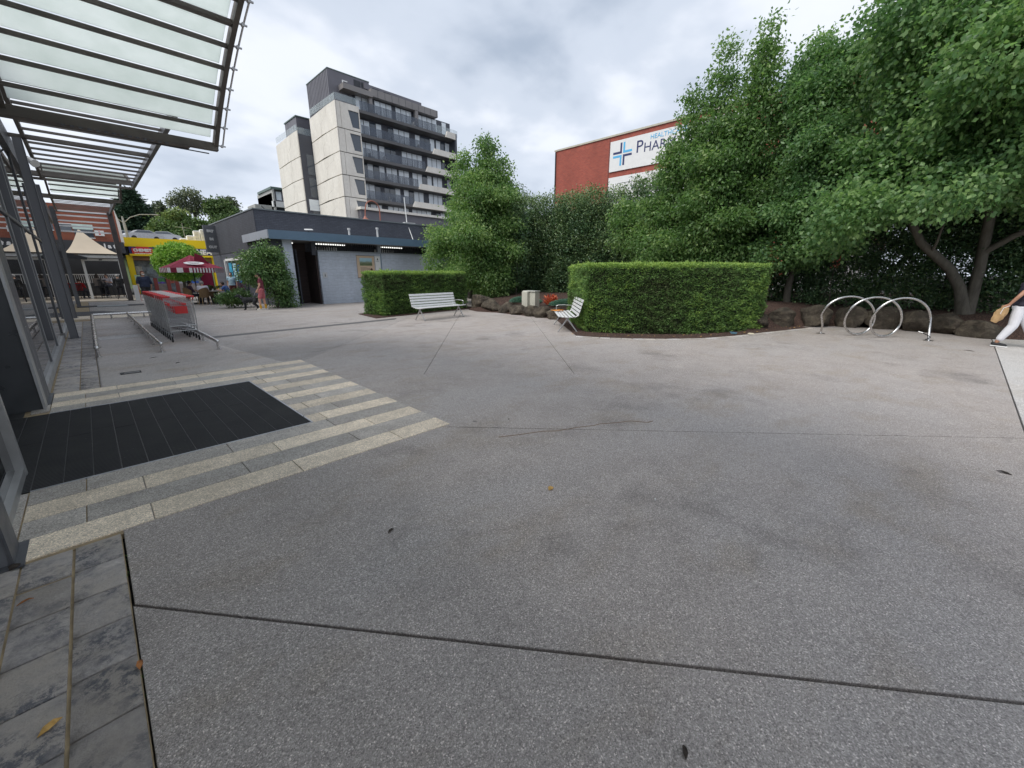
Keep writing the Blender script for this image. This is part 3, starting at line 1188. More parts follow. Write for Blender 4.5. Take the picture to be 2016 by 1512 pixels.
def vault(y0, y1, z0, zp, x0, x1, nseg, label, rail=True):
    t = thing("glass_canopy", label, "canopy", ((x0 + x1) / 2, (y0 + y1) / 2, z0), "glass and louvre canopies over the shopfront")
    L = (y1 - y0) / 2
    hgt = zp - z0
    R = (L * L + hgt * hgt) / (2 * hgt)
    yc, zc = (y0 + y1) / 2, zp - R
    a0 = math.asin(L / R)
    P = lambda a, r=0: (yc + (R + r) * sin(a), zc + (R + r) * cos(a))
    for i in range(nseg + 1):
        a = -a0 + 2 * a0 * i / nseg
        yb, zb = P(a, -0.05)
        big = i in (0, nseg)
        thick = i == nseg - 6
        if big:
            MB().box(x0 - 0.32, x1 + 0.06, yb - 0.07, yb + 0.07, zb - 0.08, zb + 0.05).build("end_beam", M_canopy, t)
            MB().box(x0 - 0.32, x1 - 0.4, yb - 0.13, yb + 0.13, zb - 0.11, zb - 0.08).build("gutter_plate", M_canopy, t)
        else:
            hw_ = 0.055 if thick and rail else 0.024
            MB().extr([(x0, yb - hw_, zb - 0.03), (x0, yb + hw_, zb - 0.03), (x0, yb + hw_, zb + 0.025), (x0, yb - hw_, zb + 0.025)], (x1 - x0, 0, 0)).build("glazing_bar", M_canopy, t)
    for i in range(nseg):
        a = -a0 + 2 * a0 * (i + 0.04) / nseg
        b = -a0 + 2 * a0 * (i + 0.96) / nseg
        if i == 0:
            a = -a0 + 2 * a0 * 0.35 / nseg
        if i == nseg - 6 and rail:
            a = -a0 + 2 * a0 * (i + 0.30) / nseg
        if i == nseg - 1:
            b = -a0 + 2 * a0 * (nseg - 0.35) / nseg
        (ya, za), (yb, zb) = P(a), P(b)
        MB().hexa([(x0 + 0.03, ya, za), (x1 - 0.05, ya, za), (x1 - 0.05, yb, zb), (x0 + 0.03, yb, zb),
                   (x0 + 0.03, ya, za + 0.012), (x1 - 0.05, ya, za + 0.012), (x1 - 0.05, yb, zb + 0.012), (x0 + 0.03, yb, zb + 0.012)]).build("glass_pane", M_frost, t)
    nn = 28
    for xx, nm in ((x0 - 0.05, "inner_rib"), (x1 + 0.03, "outer_rib")):
        mb = MB()
        for i in range(nn):
            a, b = -a0 + 2 * a0 * i / nn, -a0 + 2 * a0 * (i + 1) / nn
            (ya, za), (yb, zb) = P(a, -0.04), P(b, -0.04)
            mb.bar((xx, ya, za), (xx, yb, zb), 0.07, 0.13)
        mb.build(nm, M_canopy, t)
    if rail:
        mb = MB()
        pts = [(x1 + 0.17, *P(-a0 + 2 * a0 * i / nn, 0.02)) for i in range(nn + 1)]
        mb.tube(pts, 0.014, 6)
        mb.build("tension_rod", M_steel, t)
        for i in range(nseg + 1):
            a = -a0 + 2 * a0 * i / nseg
            y_, z_ = P(a, -0.01)
            mb = MB()
            mb.bar((x1 + 0.05, y_, z_), (x1 + 0.21, y_, z_), 0.03, 0.02)
            mb.tube([(x1 + 0.15, y_ - 0.03, z_), (x1 + 0.15, y_ + 0.03, z_)], 0.028, 6)
            mb.build("rod_clip", M_alu, t)
    return t, P, a0


cA, PA, aA = vault(-1.26, 10.5, 4.10, 5.92, -0.33, 2.28, 28, "nearest canopy of frosted glass panes on steel bars, arching over the entrance mat")
# light fitting line and cable along the end beam
mb = MB()
mb.tube([(-0.2, 10.56, 3.96), (0.9, 10.56, 3.95), (2.2, 10.56, 3.93)], 0.012, 5)
for xx in np.arange(0.2, 1.6, 0.1):
    mb.box(xx, xx + 0.05, 10.34, 10.40, 3.93, 3.955)
mb.build("cable_clip", M_darkst, cA)
cC, _, _ = vault(22.9, 28.9, 5.12, 5.80, -0.35, 1.93, 13, "further canopy of frosted glass panes, beyond the slatted section", rail=False)


def louvres(y0, y1, z, x0, x1, pitch, label, w=0.06, h=0.05, beams=(), panes=False, mat=None):
    t = thing("louvre_canopy", label, "canopy", ((x0 + x1) / 2, (y0 + y1) / 2, z), "glass and louvre canopies over the shopfront")
    mat = mat or M_canopy
    me = MB().box(0, x1 - x0, -w / 2, w / 2, -h / 2, h / 2).mesh("slat", mat)
    y = y0 + pitch
    while y < y1 - pitch * 0.4:
        piece("slat", me, t, (x0, y, z))
        y += pitch
    for yb in (y0, y1) + tuple(beams):
        MB().box(x0 - 0.3, x1 + 0.02, yb - 0.07, yb + 0.07, z - 0.10, z - 0.03).build("cross_beam", M_canopy, t)
    MB().box(x1, x1 + 0.09, y0, y1, z - 0.1, z + 0.06).build("edge_beam", M_darkst, t)
    MB().box(x0 - 0.07, x0, y0, y1, z - 0.1, z + 0.06).build("edge_beam", M_canopy, t)
    return t


louvres(11.3, 22.6, 4.90, -0.36, 1.92, 0.72, "slatted canopy section of dark bars open to the sky, behind the near glass canopy", beams=(16.2,))
louvres(29.3, 35.2, 5.10, -0.36, 1.70, 0.52, "far slatted canopy section in front of the brick building", w=0.05, h=0.03)
t = thing("louvre_screen", "upright screen of white horizontal slats hanging at the far end of the canopy", "screen", (0.6, 35.2, 3.9))
for i, z in enumerate((3.93, 4.22, 4.50, 4.78, 5.02)):
    MB().box(-0.45, 1.6, 35.05, 35.13, z, z + 0.075).build("slat", simple("bright white slats", (0.85, 0.85, 0.85), 0.5, 0, 0.02), t)
MB().box(-0.52, -0.45, 35.0, 35.16, 3.8, 5.1).build("stile", M_darkst, t)
# small floodlight bracket up at the second post
t = thing("wall_light", "small bullet spotlight on a bracket high on the grey post left of the trolley bay", "light", (-0.42, 17.2, 4.5))
mb = MB().tube([(-0.55, 17.2, 4.66), (-0.42, 17.2, 4.52)], 0.02)
mb.build("bracket", M_darkst, t)
MB().tube([(-0.46, 17.25, 4.56), (-0.36, 17.1, 4.42), (-0.34, 17.07, 4.40)], [0.04, 0.09, 0.1], 10).build("head", M_white, t)

# ================================================================== TROLLEY BAY


def rail(name, label, pts, posts, r=0.042, z=0.19):
    t = thing(name, label, "rail", (pts[0][0], pts[0][1], 0), "low stainless rails of the trolley bay")
    mb = MB().tube([(p[0], p[1], z) for p in pts], r, 12)
    for p in (pts[0], pts[-1]):
        mb.ell((p[0], p[1], z), (r, r, r), 10, 6)
    smooth_obj(mb.build("tube", M_steel, t), 0.9)
    for (x, y) in posts:
        mb = MB().tube([(x, y, 0.012), (x, y, z - r * 0.6)], 0.024, 10)
        mb.build("stub_post", M_steel, t)
        MB().disc((x, y, 0), 0.065, 0.005, 0.014, 14).build("foot_plate", M_steel, t)
    return t


def py(x, y0, y1, n):
    return [(x, y0 + (y1 - y0) * i / (n - 1)) for i in range(n)]


rail("trolley_rail", "left low stainless rail of the empty trolley lane, beside the slate tiles", [(-0.11, 11.32), (-0.09, 20.9)], py(-0.105, 11.36, 20.6, 7))
rail("trolley_rail", "middle low stainless rail between the empty lane and the shopping trolleys", [(0.84, 11.1), (0.84, 20.9)], py(0.84, 11.16, 20.6, 8))
rail("trolley_rail", "right low stainless rail along the row of shopping trolleys", [(1.74, 10.62), (1.78, 20.9)], py(1.745, 10.7, 20.6, 7))
rail("trolley_rail", "low stainless cross rail closing the far end of the trolley lanes", [(-0.05, 20.95), (1.78, 20.95)], [(0.4, 20.95), (1.3, 20.95)])


def make_cart(label):
    """handle at -Y, nose at +Y; local coordinates round the middle of the rear wheels"""
    t = thing("shopping_trolley", label, "trolley", (0, 0, 0), "nested shopping trolleys in the bay")
    # basket corners: rear top/bottom, nose top/bottom
    RT, RB = 1.0, 0.42
    NTz, NB = 0.88, 0.50
    wr, wn_ = 0.285, 0.19
    wb, wnb = 0.235, 0.165
    yr, yn = 0.02, 0.86
    w = MB()

    def rod(a, b, r=0.0028):
        w.tube([a, b], r, 4)
    for sx in (-1, 1):
        n = 9
        for i in range(n + 1):
            s = i / n
            z = RB + (RT - RB) * s
            z2 = NB + (NTz - NB) * s
            xa = wb + (wr - wb) * s
            xb = wnb + (wn_ - wnb) * s
            rod((sx * xa, yr, z), (sx * xb, yn, z2), 0.0026)
        n = 13
        for i in range(n + 1):
            s = i / n
            y = yr + (yn - yr) * s
            a = (sx * (wb + (wnb - wb) * s), y, RB + (NB - RB) * s)
            b = (sx * (wr + (wn_ - wr) * s), y, RT + (NTz - RT) * s)
            rod(a, b, 0.0026)
    n = 11
    for i in range(n + 1):   # floor and nose
        s = -1 + 2 * i / n
        rod((s * wb, yr, RB), (s * wnb, yn, NB), 0.0028)
        rod((s * wnb, yn, NB), (s * wn_, yn, NTz), 0.0026)
    for i in range(6):
        s = i / 5
        y = yr + (yn - yr) * s
        x = wb + (wnb - wb) * s
        rod((-x, y, RB + (NB - RB) * s), (x, y, RB + (NB - RB) * s))
        z = NB + (NTz - NB) * s
        x = wnb + (wn_ - wnb) * s
        rod((-x, yn, z), (x, yn, z))
    w.build("basket", M_galv, t)
    w = MB()
    rim = [(-wr, yr, RT), (-wn_, yn, NTz), (wn_, yn, NTz), (wr, yr, RT)]
    w.tube(rim, 0.007, 6)
    w.tube([(-wb, yr, RB), (-wnb, yn, NB), (wnb, yn, NB), (wb, yr, RB)], 0.007, 6)
    w.build("rim", M_steel, t)
    # rear swing gate
    w = MB()
    n = 14
    for i in range(n + 1):
        s = -1 + 2 * i / n
        w.tube([(s * wb, yr + 0.01, RB + 0.01), (s * (wr - 0.02), yr + 0.01, RT - 0.06)], 0.0026, 4)
    for z in (0.52, 0.62, 0.74, 0.78, 0.86, 0.92):
        x = wb + (wr - 0.02 - wb) * (z - RB) / (RT - RB)
        w.tube([(-x, yr + 0.008, z), (x, yr + 0.008, z)], 0.0035 if z != 0.86 else 0.006, 4)
    w.build("rear_gate", M_galv, t)
    # red child seat flap with ribs
    mb = MB().box(-0.10, 0.145, yr - 0.012, yr + 0.004, 0.67, 0.845)
    for i in range(8):
        mb.box(-0.092 + i * 0.031, -0.080 + i * 0.031, yr - 0.020, yr - 0.012, 0.675, 0.80)
    mb.build("seat_flap", M_red, t)
    MB().box(-0.22, -0.17, yr - 0.006, yr + 0.03, 0.86, 0.93).box(0.06, 0.14, yr - 0.006, yr + 0.03, 0.87, 0.92).build("hinge_block", M_red, t)
    # handle: red ends, pale advertising strip between
    mb = MB()
    for sx in (-1, 1):
        mb.tube([(sx * 0.305, -0.085, 1.075), (sx * 0.15, -0.085, 1.075)], 0.019, 8)
        mb.tube([(sx * 0.30, -0.085, 1.075), (sx * 0.30, -0.03, 1.06), (sx * 0.285, 0.03, 1.0)], 0.014, 6)
    mb.box(-0.155, 0.155, -0.072, 0.0, 1.055, 1.072)
    h = mb.build("handle", M_red, t)
    MB().cbox(-0.15, 0.15, -0.112, -0.062, 1.060, 1.094, 0.006).build("grip_cover", simple("pale grip cover", (0.66, 0.60, 0.58), 0.4, 0, 0.08, 8), h)
    # chassis
    mb = MB()
    for sx in (-1, 1):
        mb.tube([(sx * 0.285, 0.03, 1.0), (sx * 0.275, 0.0, 0.6), (sx * 0.265, -0.01, 0.36), (sx * 0.26, 0.02, 0.26), (sx * 0.26, 0.06, 0.16)], 0.011, 6)
        mb.tube([(sx * 0.26, 0.03, 0.26), (sx * 0.24, 0.4, 0.20), (sx * 0.17, 0.84, 0.17)], 0.012, 6)
        mb.tube([(sx * 0.24, 0.0, 0.40), (sx * 0.16, 0.6, 0.40), (sx * 0.165, 0.84, 0.50)], 0.008, 6)
        mb.tube([(sx * 0.26, 0.02, 0.26), (sx * 0.23, 0.02, 0.42)], 0.009, 6)
    mb.tube([(-0.26, 0.02, 0.26), (0.26, 0.02, 0.26)], 0.010, 6)
    mb.tube([(-0.17, 0.84, 0.17), (0.17, 0.84, 0.17)], 0.010, 6)
    mb.tube([(-0.25, 0.0, 0.38), (0.25, 0.0, 0.38)], 0.012, 6)
    mb.build("chassis", M_galv, t)
    for (sx, y) in ((-1, 0.03), (1, 0.03), (-1, 0.80), (1, 0.80)):
        x = sx * (0.262 if y < 0.1 else 0.175)
        c = MB().box(x - 0.022, x - 0.017, y - 0.025, y + 0.025, 0.05, 0.155).box(x + 0.017, x + 0.022, y - 0.025, y + 0.025, 0.05, 0.155).box(x - 0.022, x + 0.022, y - 0.025, y + 0.025, 0.15, 0.16)
        cw = c.build("castor", M_galv, t)
        MB().tube([(x - 0.014, y - 0.01, 0.062), (x + 0.014, y - 0.01, 0.062)], 0.062, 14).build("wheel", M_black, cw)
    return t


cart_labels = ["nearest shopping trolley of the nested row, its red seat flap facing the plaza"]
proto = make_cart(cart_labels[0])
NCART = 12
ordn = ["second", "third", "fourth", "fifth", "sixth", "seventh", "eighth", "ninth", "tenth", "eleventh"]
for i in range(NCART):
    o = proto if i == 0 else copy_tree(proto)
    o.location = (1.45 + random.uniform(-0.006, 0.006), 12.62 + i * 0.40, 0.006)
    if i:
        o["label"] = ("shopping trolley nested %s in the row, counting from the plaza end" % ordn[i - 1]) if i < NCART - 1 else "furthest shopping trolley of the nested row, nose towards the cross rail"

# ================================================================== TOILET BLOCK
tb = thing("amenities_block", "low charcoal brick toilet block with blue fascia behind the small hedge", "building", (12, 24, 0))
MB().box(6.68, 21, 25.0, 36.4, 0, 4.84).build("rear_volume", M_brkdark, tb)
MB().box(6.62, 21.05, 24.94, 36.5, 4.84, 4.90).build("parapet_cap", simple("grey capping", (0.16, 0.18, 0.19), 0.5), tb)
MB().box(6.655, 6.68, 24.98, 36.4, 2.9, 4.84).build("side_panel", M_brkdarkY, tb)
# covered front strip
MB().box(6.53, 20.5, 22.55, 25.0, 3.60, 3.66).build("roof_sheet", simple("pale roof edge", (0.30, 0.33, 0.37), 0.5), tb)
MB().box(6.50, 20.5, 22.50, 22.55, 3.26, 3.67).build("fascia", M_fascia, tb)
MB().box(6.45, 6.50, 22.50, 27.0, 3.28, 3.67).build("fascia_return", M_fascia2, tb)  # brighter light on this side is put into its paler colour
MB().box(6.50, 20.5, 22.55, 25.0, 3.27, 3.32).build("soffit", simple("soffit", (0.22, 0.215, 0.21), 0.7), tb)
MB().box(6.50, 6.68, 25.0, 27.0, 3.3, 3.6).build("return_roof", M_char, tb)
MB().box(7.16, 7.60, 22.86, 23.2, 0, 3.27).build("brick_pier", M_brkblue, tb)
MB().box(6.72, 7.16, 22.95, 25.0, 0, 3.27).build("side_wall", M_brkdark, tb)
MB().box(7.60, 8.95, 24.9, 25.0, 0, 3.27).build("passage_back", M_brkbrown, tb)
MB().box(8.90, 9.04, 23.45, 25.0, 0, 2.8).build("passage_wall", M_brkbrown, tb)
MB().box(8.1, 8.17, 24.0, 24.88, 0, 2.9).build("passage_screen", M_brkdark, tb)
MB().box(9.0, 20.3, 23.3, 23.45, 0, 2.78).build("front_wall", M_brkblue, tb)
MB().box(8.98, 20.3, 23.27, 23.48, 2.78, 2.86).build("wall_cap", M_fascia2, tb)
for x in (8.80, 12.62, 16.4):
    MB().box(x - 0.1, x + 0.12, 23.30, 23.46, 2.86 if x > 9 else 2.6, 3.27).build("pier_head", M_fascia2 if x > 9 else M_brkdark, tb)
MB().box(12.66, 12.70, 23.285, 23.3, 0, 2.78).build("movement_joint", M_fascia, tb)
for x0, x1 in ((9.0, 12.5), (12.76, 16.2)):
    w = MB()
    n = int((x1 - x0) / 0.13)
    for i in range(n):
        x = x0 + 0.06 + i * 0.13
        w.box(x, x + 0.022, 23.36, 23.40, 2.86, 3.27)
    w.build("ventilation_bar", M_char, tb)
    mb = MB()
    for i in range(12):
        x = x0 + 0.35 + i * 0.13
        if x < x0 + 1.75:
            mb.box(x, x + 0.06, 24.82, 24.86, 2.86, 3.12)
    mb.build("far_louvre", M_white, tb)
    MB().box(x0 + 0.25, x0 + 1.85, 24.0, 24.12, 3.20, 3.25).build("tube_light", None, tb).data.materials.append(MATS.setdefault("tube", None) or (lambda m: (m.b.inputs["Emission Color"].__setattr__("default_value", (1, 1, 0.95, 1)), m.b.inputs["Emission Strength"].__setattr__("default_value", 0.9), m.m)[2])(NT("lit tube")))
MB().box(7.6, 8.1, 24.2, 24.3, 3.19, 3.24).build("tube_light", tb.children[-1].data.materials[0] if False else bpy.data.materials["lit tube"], tb)
# boards and signs on the wall
sg = thing("history_board", "large beige information board with a landscape picture on the blue grey wall", "sign", (11.7, 23.28, 1.95))
MB().box(11.12, 12.2, 23.235, 23.285, 1.42, 2.64).build("board", simple("beige board", (0.62, 0.47, 0.34), 0.5, 0, 0.04, 2), sg)
MB().box(11.1, 12.22, 23.25, 23.28, 1.40, 1.42).box(11.1, 12.22, 23.25, 23.28, 2.64, 2.66).build("frame", M_char, sg)


def landscape_mat():
    m = NT("landscape print")
    s = m.n("ShaderNodeSeparateXYZ")
    m.l(m.pos(), s.inputs[0])
    z = m.math('ADD', s.outputs[2], m.math('MULTIPLY', m.noise(7, 5, 0.7), 0.22))
    c = m.ramp(m.math('MULTIPLY', m.math('SUBTRACT', z, 2.1), 1.6), [(0.1, (0.30, 0.33, 0.16)), (0.3, (0.10, 0.13, 0.07)), (0.46, (0.22, 0.25, 0.16)), (0.60, (0.35, 0.55, 0.62)), (0.85, (0.45, 0.62, 0.72))])
    m.set(Base_Color=c, Roughness=0.5)
    return m.m


MB().box(11.28, 12.04, 23.228, 23.235, 2.08, 2.52).build("picture", landscape_mat(), sg)
mb = MB()
for i, wd in enumerate((0.42, 0.6, 0.62, 0.55, 0.6, 0.38)):
    mb.box(11.30, 11.30 + wd, 23.229, 23.235, 1.98 - i * 0.055, 1.99 - i * 0.055)
mb.build("print_line", M_char, sg)
MB().extr([(11.98 + 0.07 * cos(a * pi / 8), 23.235, 1.86 + 0.09 * sin(a * pi / 8)) for a in range(16)], (0, -0.006, 0)).build("portrait", simple("oval portrait", (0.09, 0.04, 0.03), 0.5, 0, 0.5, 30), sg)
sg = thing("notice", "narrow white notice beside the beige information board", "sign", (12.4, 23.28, 2.2))
MB().box(12.26, 12.58, 23.25, 23.285, 1.75, 2.64).build("panel", M_white, sg)
mb = MB().extr([(12.42, 23.25, 2.55), (12.37, 23.25, 2.42), (12.47, 23.25, 2.42)], (0, -0.004, 0))
mb.box(12.33, 12.51, 23.246, 23.25, 2.36, 2.375).box(12.33, 12.49, 23.246, 23.25, 2.32, 2.33)
mb.build("emblem", M_char, sg)
sg = thing("toilet_sign", "small pale toilet sign with a standing figure at the edge of the dark doorway", "sign", (9.2, 23.28, 1.55))
MB().box(9.12, 9.36, 23.275, 23.295, 1.42, 1.70).build("panel", simple("pale plate", (0.55, 0.56, 0.58), 0.5), sg)
mb = MB().box(9.22, 9.26, 23.270, 23.275, 1.48, 1.60).extr([(9.24 + 0.018 * cos(a), 23.275, 1.625 + 0.018 * sin(a)) for a in [i * pi / 4 for i in range(8)]], (0, -0.005, 0))
mb.build("figure_mark", M_black, sg)
for x, z, lab in ((11.0, 4.14, "left pale vent pipe rising from the blue fascia roof"), (12.75, 4.30, "right pale vent pipe rising from the blue fascia roof")):
    v = thing("vent_pipe", lab, "vent", (x, 24.0, 3.66), "vent pipes on the toilet block roof")
    MB().tube([(x, 23.6, 3.66), (x, 23.6, z - 0.1)], 0.055, 10).build("pipe", simple("pale pvc", (0.5, 0.5, 0.5), 0.5), v)
    MB().tube([(x, 23.6, z - 0.1), (x, 23.6, z)], 0.085, 10).build("cowl", simple("pale pvc", (0.5, 0.5, 0.5), 0.5), v)
v = thing("floodlight", "small flat floodlight standing on the front edge of the blue fascia roof", "light", (8.5, 22.7, 3.66))
MB().box(8.42, 8.46, 22.68, 22.72, 3.66, 3.74).build("bracket", M_char, v)
MB().hexa([(8.25, 22.55, 3.76), (8.62, 22.55, 3.78), (8.62, 22.75, 3.82), (8.25, 22.75, 3.80), (8.25, 22.55, 3.79), (8.62, 22.55, 3.82), (8.62, 22.75, 3.86), (8.25, 22.75, 3.84)]).build("head", M_white, v)
for sx, z in ((9.45, 2.45), (9.6, 2.45)):
    pass
# antenna mast at the right end of the roof
v = thing("roof_mast", "thin white guyed mast at the right end of the dark roof beside the leafy tree", "mast", (16.0, 24.5, 4.8))
mb = MB().tube([(16.1, 25.6, 4.8), (16.0, 25.6, 6.6)], 0.03, 6).tube([(16.0, 25.5, 5.1), (15.5, 24.0, 3.7)], 0.02, 5)
mb.build("pole", M_white, v)
MB().box(15.7, 16.5, 25.2, 25.5, 4.2, 5.0).build("cabinet", simple("pale pvc", (0.5, 0.5, 0.5), 0.5), v)

# hanging blade sign on the far side wall, and shop opening behind the shrub
sg = thing("blade_sign", "dark upright shop sign with three pale letter rows beside the charcoal block", "sign", (6.3, 34.5, 2.9))
MB().box(5.98, 6.68, 33.9, 34.1, 3.02, 4.72).build("panel", simple("sign charcoal", (0.10, 0.105, 0.115), 0.5), sg)
for zz, s_ in ((4.35, "EAT"), (3.85, "IN"), (3.35, "OUT")):
    mb = MB()
    put_text("lettering", s_, 0.20, simple("faded white ink", (0.5, 0.5, 0.5), 0.6), sg, (6.33, 33.89, zz), bold=0.02)
so = thing("side_shop", "white framed shop opening with blue posters in the side of the charcoal block", "shop front", (6.6, 31.6, 0))
MB().box(6.56, 6.655, 28.2, 32.4, 2.42, 2.56).build("lintel", M_white, so)
MB().box(6.5, 6.655, 32.3, 32.45, 0, 2.5).build("jamb", M_white, so)
MB().box(6.60, 6.655, 28.2, 32.3, 0, 2.42).build("window_wall", M_tglass, so)
for (y, z, c_) in ((31.4, 1.75, (0.05, 0.35, 0.55)), (30.4, 1.7, (0.35, 0.55, 0.62)), (29.5, 1.6, (0.03, 0.12, 0.3))):
    MB().box(6.585, 6.6, y - 0.35, y + 0.35, z - 0.5, z + 0.55).build("poster", simple("poster %d" % int(y * 10), c_, 0.5, 0, 0.6, 4), so)

# ================================================================== TOWER
tw = thing("apartment_tower", "eight storey apartment tower with cream concrete side walls and dark glass balconies", "building", (38, 62, 0))
CX0, CX1 = 27.9, 31.2          # cream front return
TY = 60.0


def hex_y(poly_xz, y0, y1):
    return MB().extr([(x, y0, z) for x, z in poly_xz], (0, y1 - y0, 0))


# cream walls: built as panels with open joints round trapezoid windows
wins = [(23.45, 21.4), (20.6, 18.5), (17.7, 15.65), (14.8, 12.8), (11.95, 9.9), (9.1, 7.0)]
top = 24.2
mb = MB().box(27.95, 31.15, TY + 0.12, TY + 8.9, 0, 24.0)
mb.build("core", simple("shadow joint concrete", (0.07, 0.065, 0.06), 0.9), tw)
zc = [24.25, 21.0, 18.05, 15.15, 12.3, 9.4, 6.5, 3.0, 0.0]
J = 0.05
for i in range(len(zc) - 1):
    zt_, zb_ = zc[i], zc[i + 1]
    if i < len(wins):
        wt_, wb_ = wins[i]
        if i == 0:
            zt_ = 24.25
        xs_t, xs_b = 29.55, 30.02       # slanting left side of window
        xm = 28.6 + (0.25 if i % 2 else -0.1)
        # left piece
        hex_y([(27.9, zb_ + J), (xm - J, zb_ + J), (xm - J, zt_ - J), (27.9, zt_ - J)], TY, TY + 0.14).build("panel", M_cream, tw)
        hex_y([(xm, zb_ + J), (30.0, zb_ + J), (xs_b, wb_), (xs_t, wt_), (29.5, zt_ - J), (xm, zt_ - J)], TY, TY + 0.14).build("panel", M_cream, tw)
        hex_y([(30.0, zb_ + J), (31.2, zb_ + J), (31.2, wb_), (xs_b, wb_)], TY, TY + 0.14).build("panel", M_cream, tw)
        hex_y([(xs_t, wt_), (31.2, wt_), (31.2, zt_ - J), (29.5, zt_ - J)], TY, TY + 0.14).build("panel", M_cream, tw)
        hex_y([(31.08, wb_), (31.2, wb_), (31.2, wt_), (31.08, wt_)], TY, TY + 0.14).build("panel", M_cream, tw)
        f_ = hex_y([(xs_b, wb_), (31.08, wb_), (31.08, wt_), (xs_t, wt_)], TY + 0.10, TY + 0.118).build("window", M_tglass, tw)
        mbf = MB().bar((xs_b, TY + 0.07, wb_), (xs_t, TY + 0.07, wt_), 0.05, 0.07)
        mbf.bar((xs_b, TY + 0.07, wb_ + 0.03), (31.08, TY + 0.07, wb_ + 0.03), 0.05, 0.06).bar((xs_t, TY + 0.07, wt_ - 0.03), (31.08, TY + 0.07, wt_ - 0.03), 0.05, 0.06)
        mbf.build("frame", M_tdark, f_)
    else:
        hex_y([(27.9, zb_), (31.2, zb_), (31.2, zt_ - J), (27.9, zt_ - J)], TY, TY + 0.14).build("panel", M_cream, tw)
# side wall (faces -X) with irregular jointed panels
TXs = 27.9


def side_panels(x, ya, yb, ztop, rows, parent, seed):
    r_ = random.Random(seed)
    z1 = ztop
    for i, z0 in enumerate(rows):
        cut_t = ya + (yb - ya) * r_.uniform(0.25, 0.42)
        cut_b = ya + (yb - ya) * r_.uniform(0.45, 0.62)
        zk = (z1 + z0) / 2 + r_.uniform(-0.4, 0.4)
        a = [(ya, z0 + J), (cut_b - J, z0 + J), (cut_b - J, zk - 0.3), (cut_t - J, zk + 0.3), (cut_t - J, z1 - J), (ya, z1 - J)]
        b = [(cut_b, z0 + J), (yb, z0 + J - 0.25), (yb, z1 - J - 0.25), (cut_t, z1 - J), (cut_t, zk + 0.3), (cut_b, zk - 0.3)]
        for p_ in (a, b):
            MB().extr([(x, y, z) for y, z in reversed(p_)], (0.13, 0, 0)).build("panel", M_cream, parent)
        z1 = z0


side_panels(TXs - 0.1, TY, TY + 9.0, 24.25, zc[1:], tw, 5)
# roof terrace glass edge over the side wall
for i in range(9):
    y = TY + 0.1 + i * 0.98
    MB().box(TXs - 0.05, TXs - 0.02, y + 0.03, y + 0.95, 24.3, 25.15).build("terrace_glass", M_balus2, tw)
MB().box(27.9, 30.9, TY + 0.02, TY + 0.05, 24.3, 25.15).build("terrace_glass", M_balus2, tw)
# plant room box on the roof
MB().box(27.95, 33.9, TY + 1.6, TY + 9.0, 24.1, 28.35).build("plant_room", M_tgrey, tw)
rm = MB()
for i in range(15):
    y = TY + 1.6 + i * 0.5
    rm.box(27.92, 27.95, y, y + 0.04, 24.1, 28.3)
rm.build("cladding_rib", M_tdark, tw)
MB().box(27.9, 33.95, TY + 1.55, TY + 9.05, 28.35, 28.45).build("plant_room_cap", simple("greenish cap", (0.12, 0.17, 0.15), 0.5), tw)
for x in (31.6, 32.7):
    MB().box(x, x + 0.95, TY + 1.54, TY + 1.6, 27.3, 28.05).build("louvre", M_char, tw)
MB().box(29.85, 30.0, TY + 1.5, TY + 1.6, 26.4, 27.5).box(30.0, 30.6, TY + 1.5, TY + 1.6, 27.38, 27.5).box(30.0, 30.3, TY + 1.5, TY + 1.6, 26.95, 27.05).build("rooftop_letter", M_white, tw)
# penthouse roof slab
MB().box(29.3, 33.6, TY + 0.2, TY + 6, 26.05, 26.7).build("penthouse_soffit", M_tbrown, tw)
MB().box(33.6, 45.2, TY + 0.6, TY + 8, 26.35, 27.3).build("penthouse_roof", M_tbrown, tw)
MB().box(33.0, 42.6, TY + 1.3, TY + 8, 27.3, 27.95).build("upper_parapet", M_tgrey, tw)
jj = MB()
for x in np.arange(34.6, 45, 1.15):
    jj.box(x, x + 0.03, TY + 0.58, TY + 0.6, 26.35, 27.3)
jj.build("cladding_joint", M_tdark, tw)
for x in (34.2, 36.0):
    MB().box(x, x + 1.1, TY + 1.27, TY + 1.3, 27.5, 27.68).build("slot_vent", M_char, tw)
MB().box(33.2, 33.7, TY + 0.6, TY + 1.1, 23.6, 26.4).build("column", M_tbrown, tw)
MB().box(40.9, 41.4, TY + 0.6, TY + 1.1, 23.6, 26.4).build("column", M_tbrown, tw)
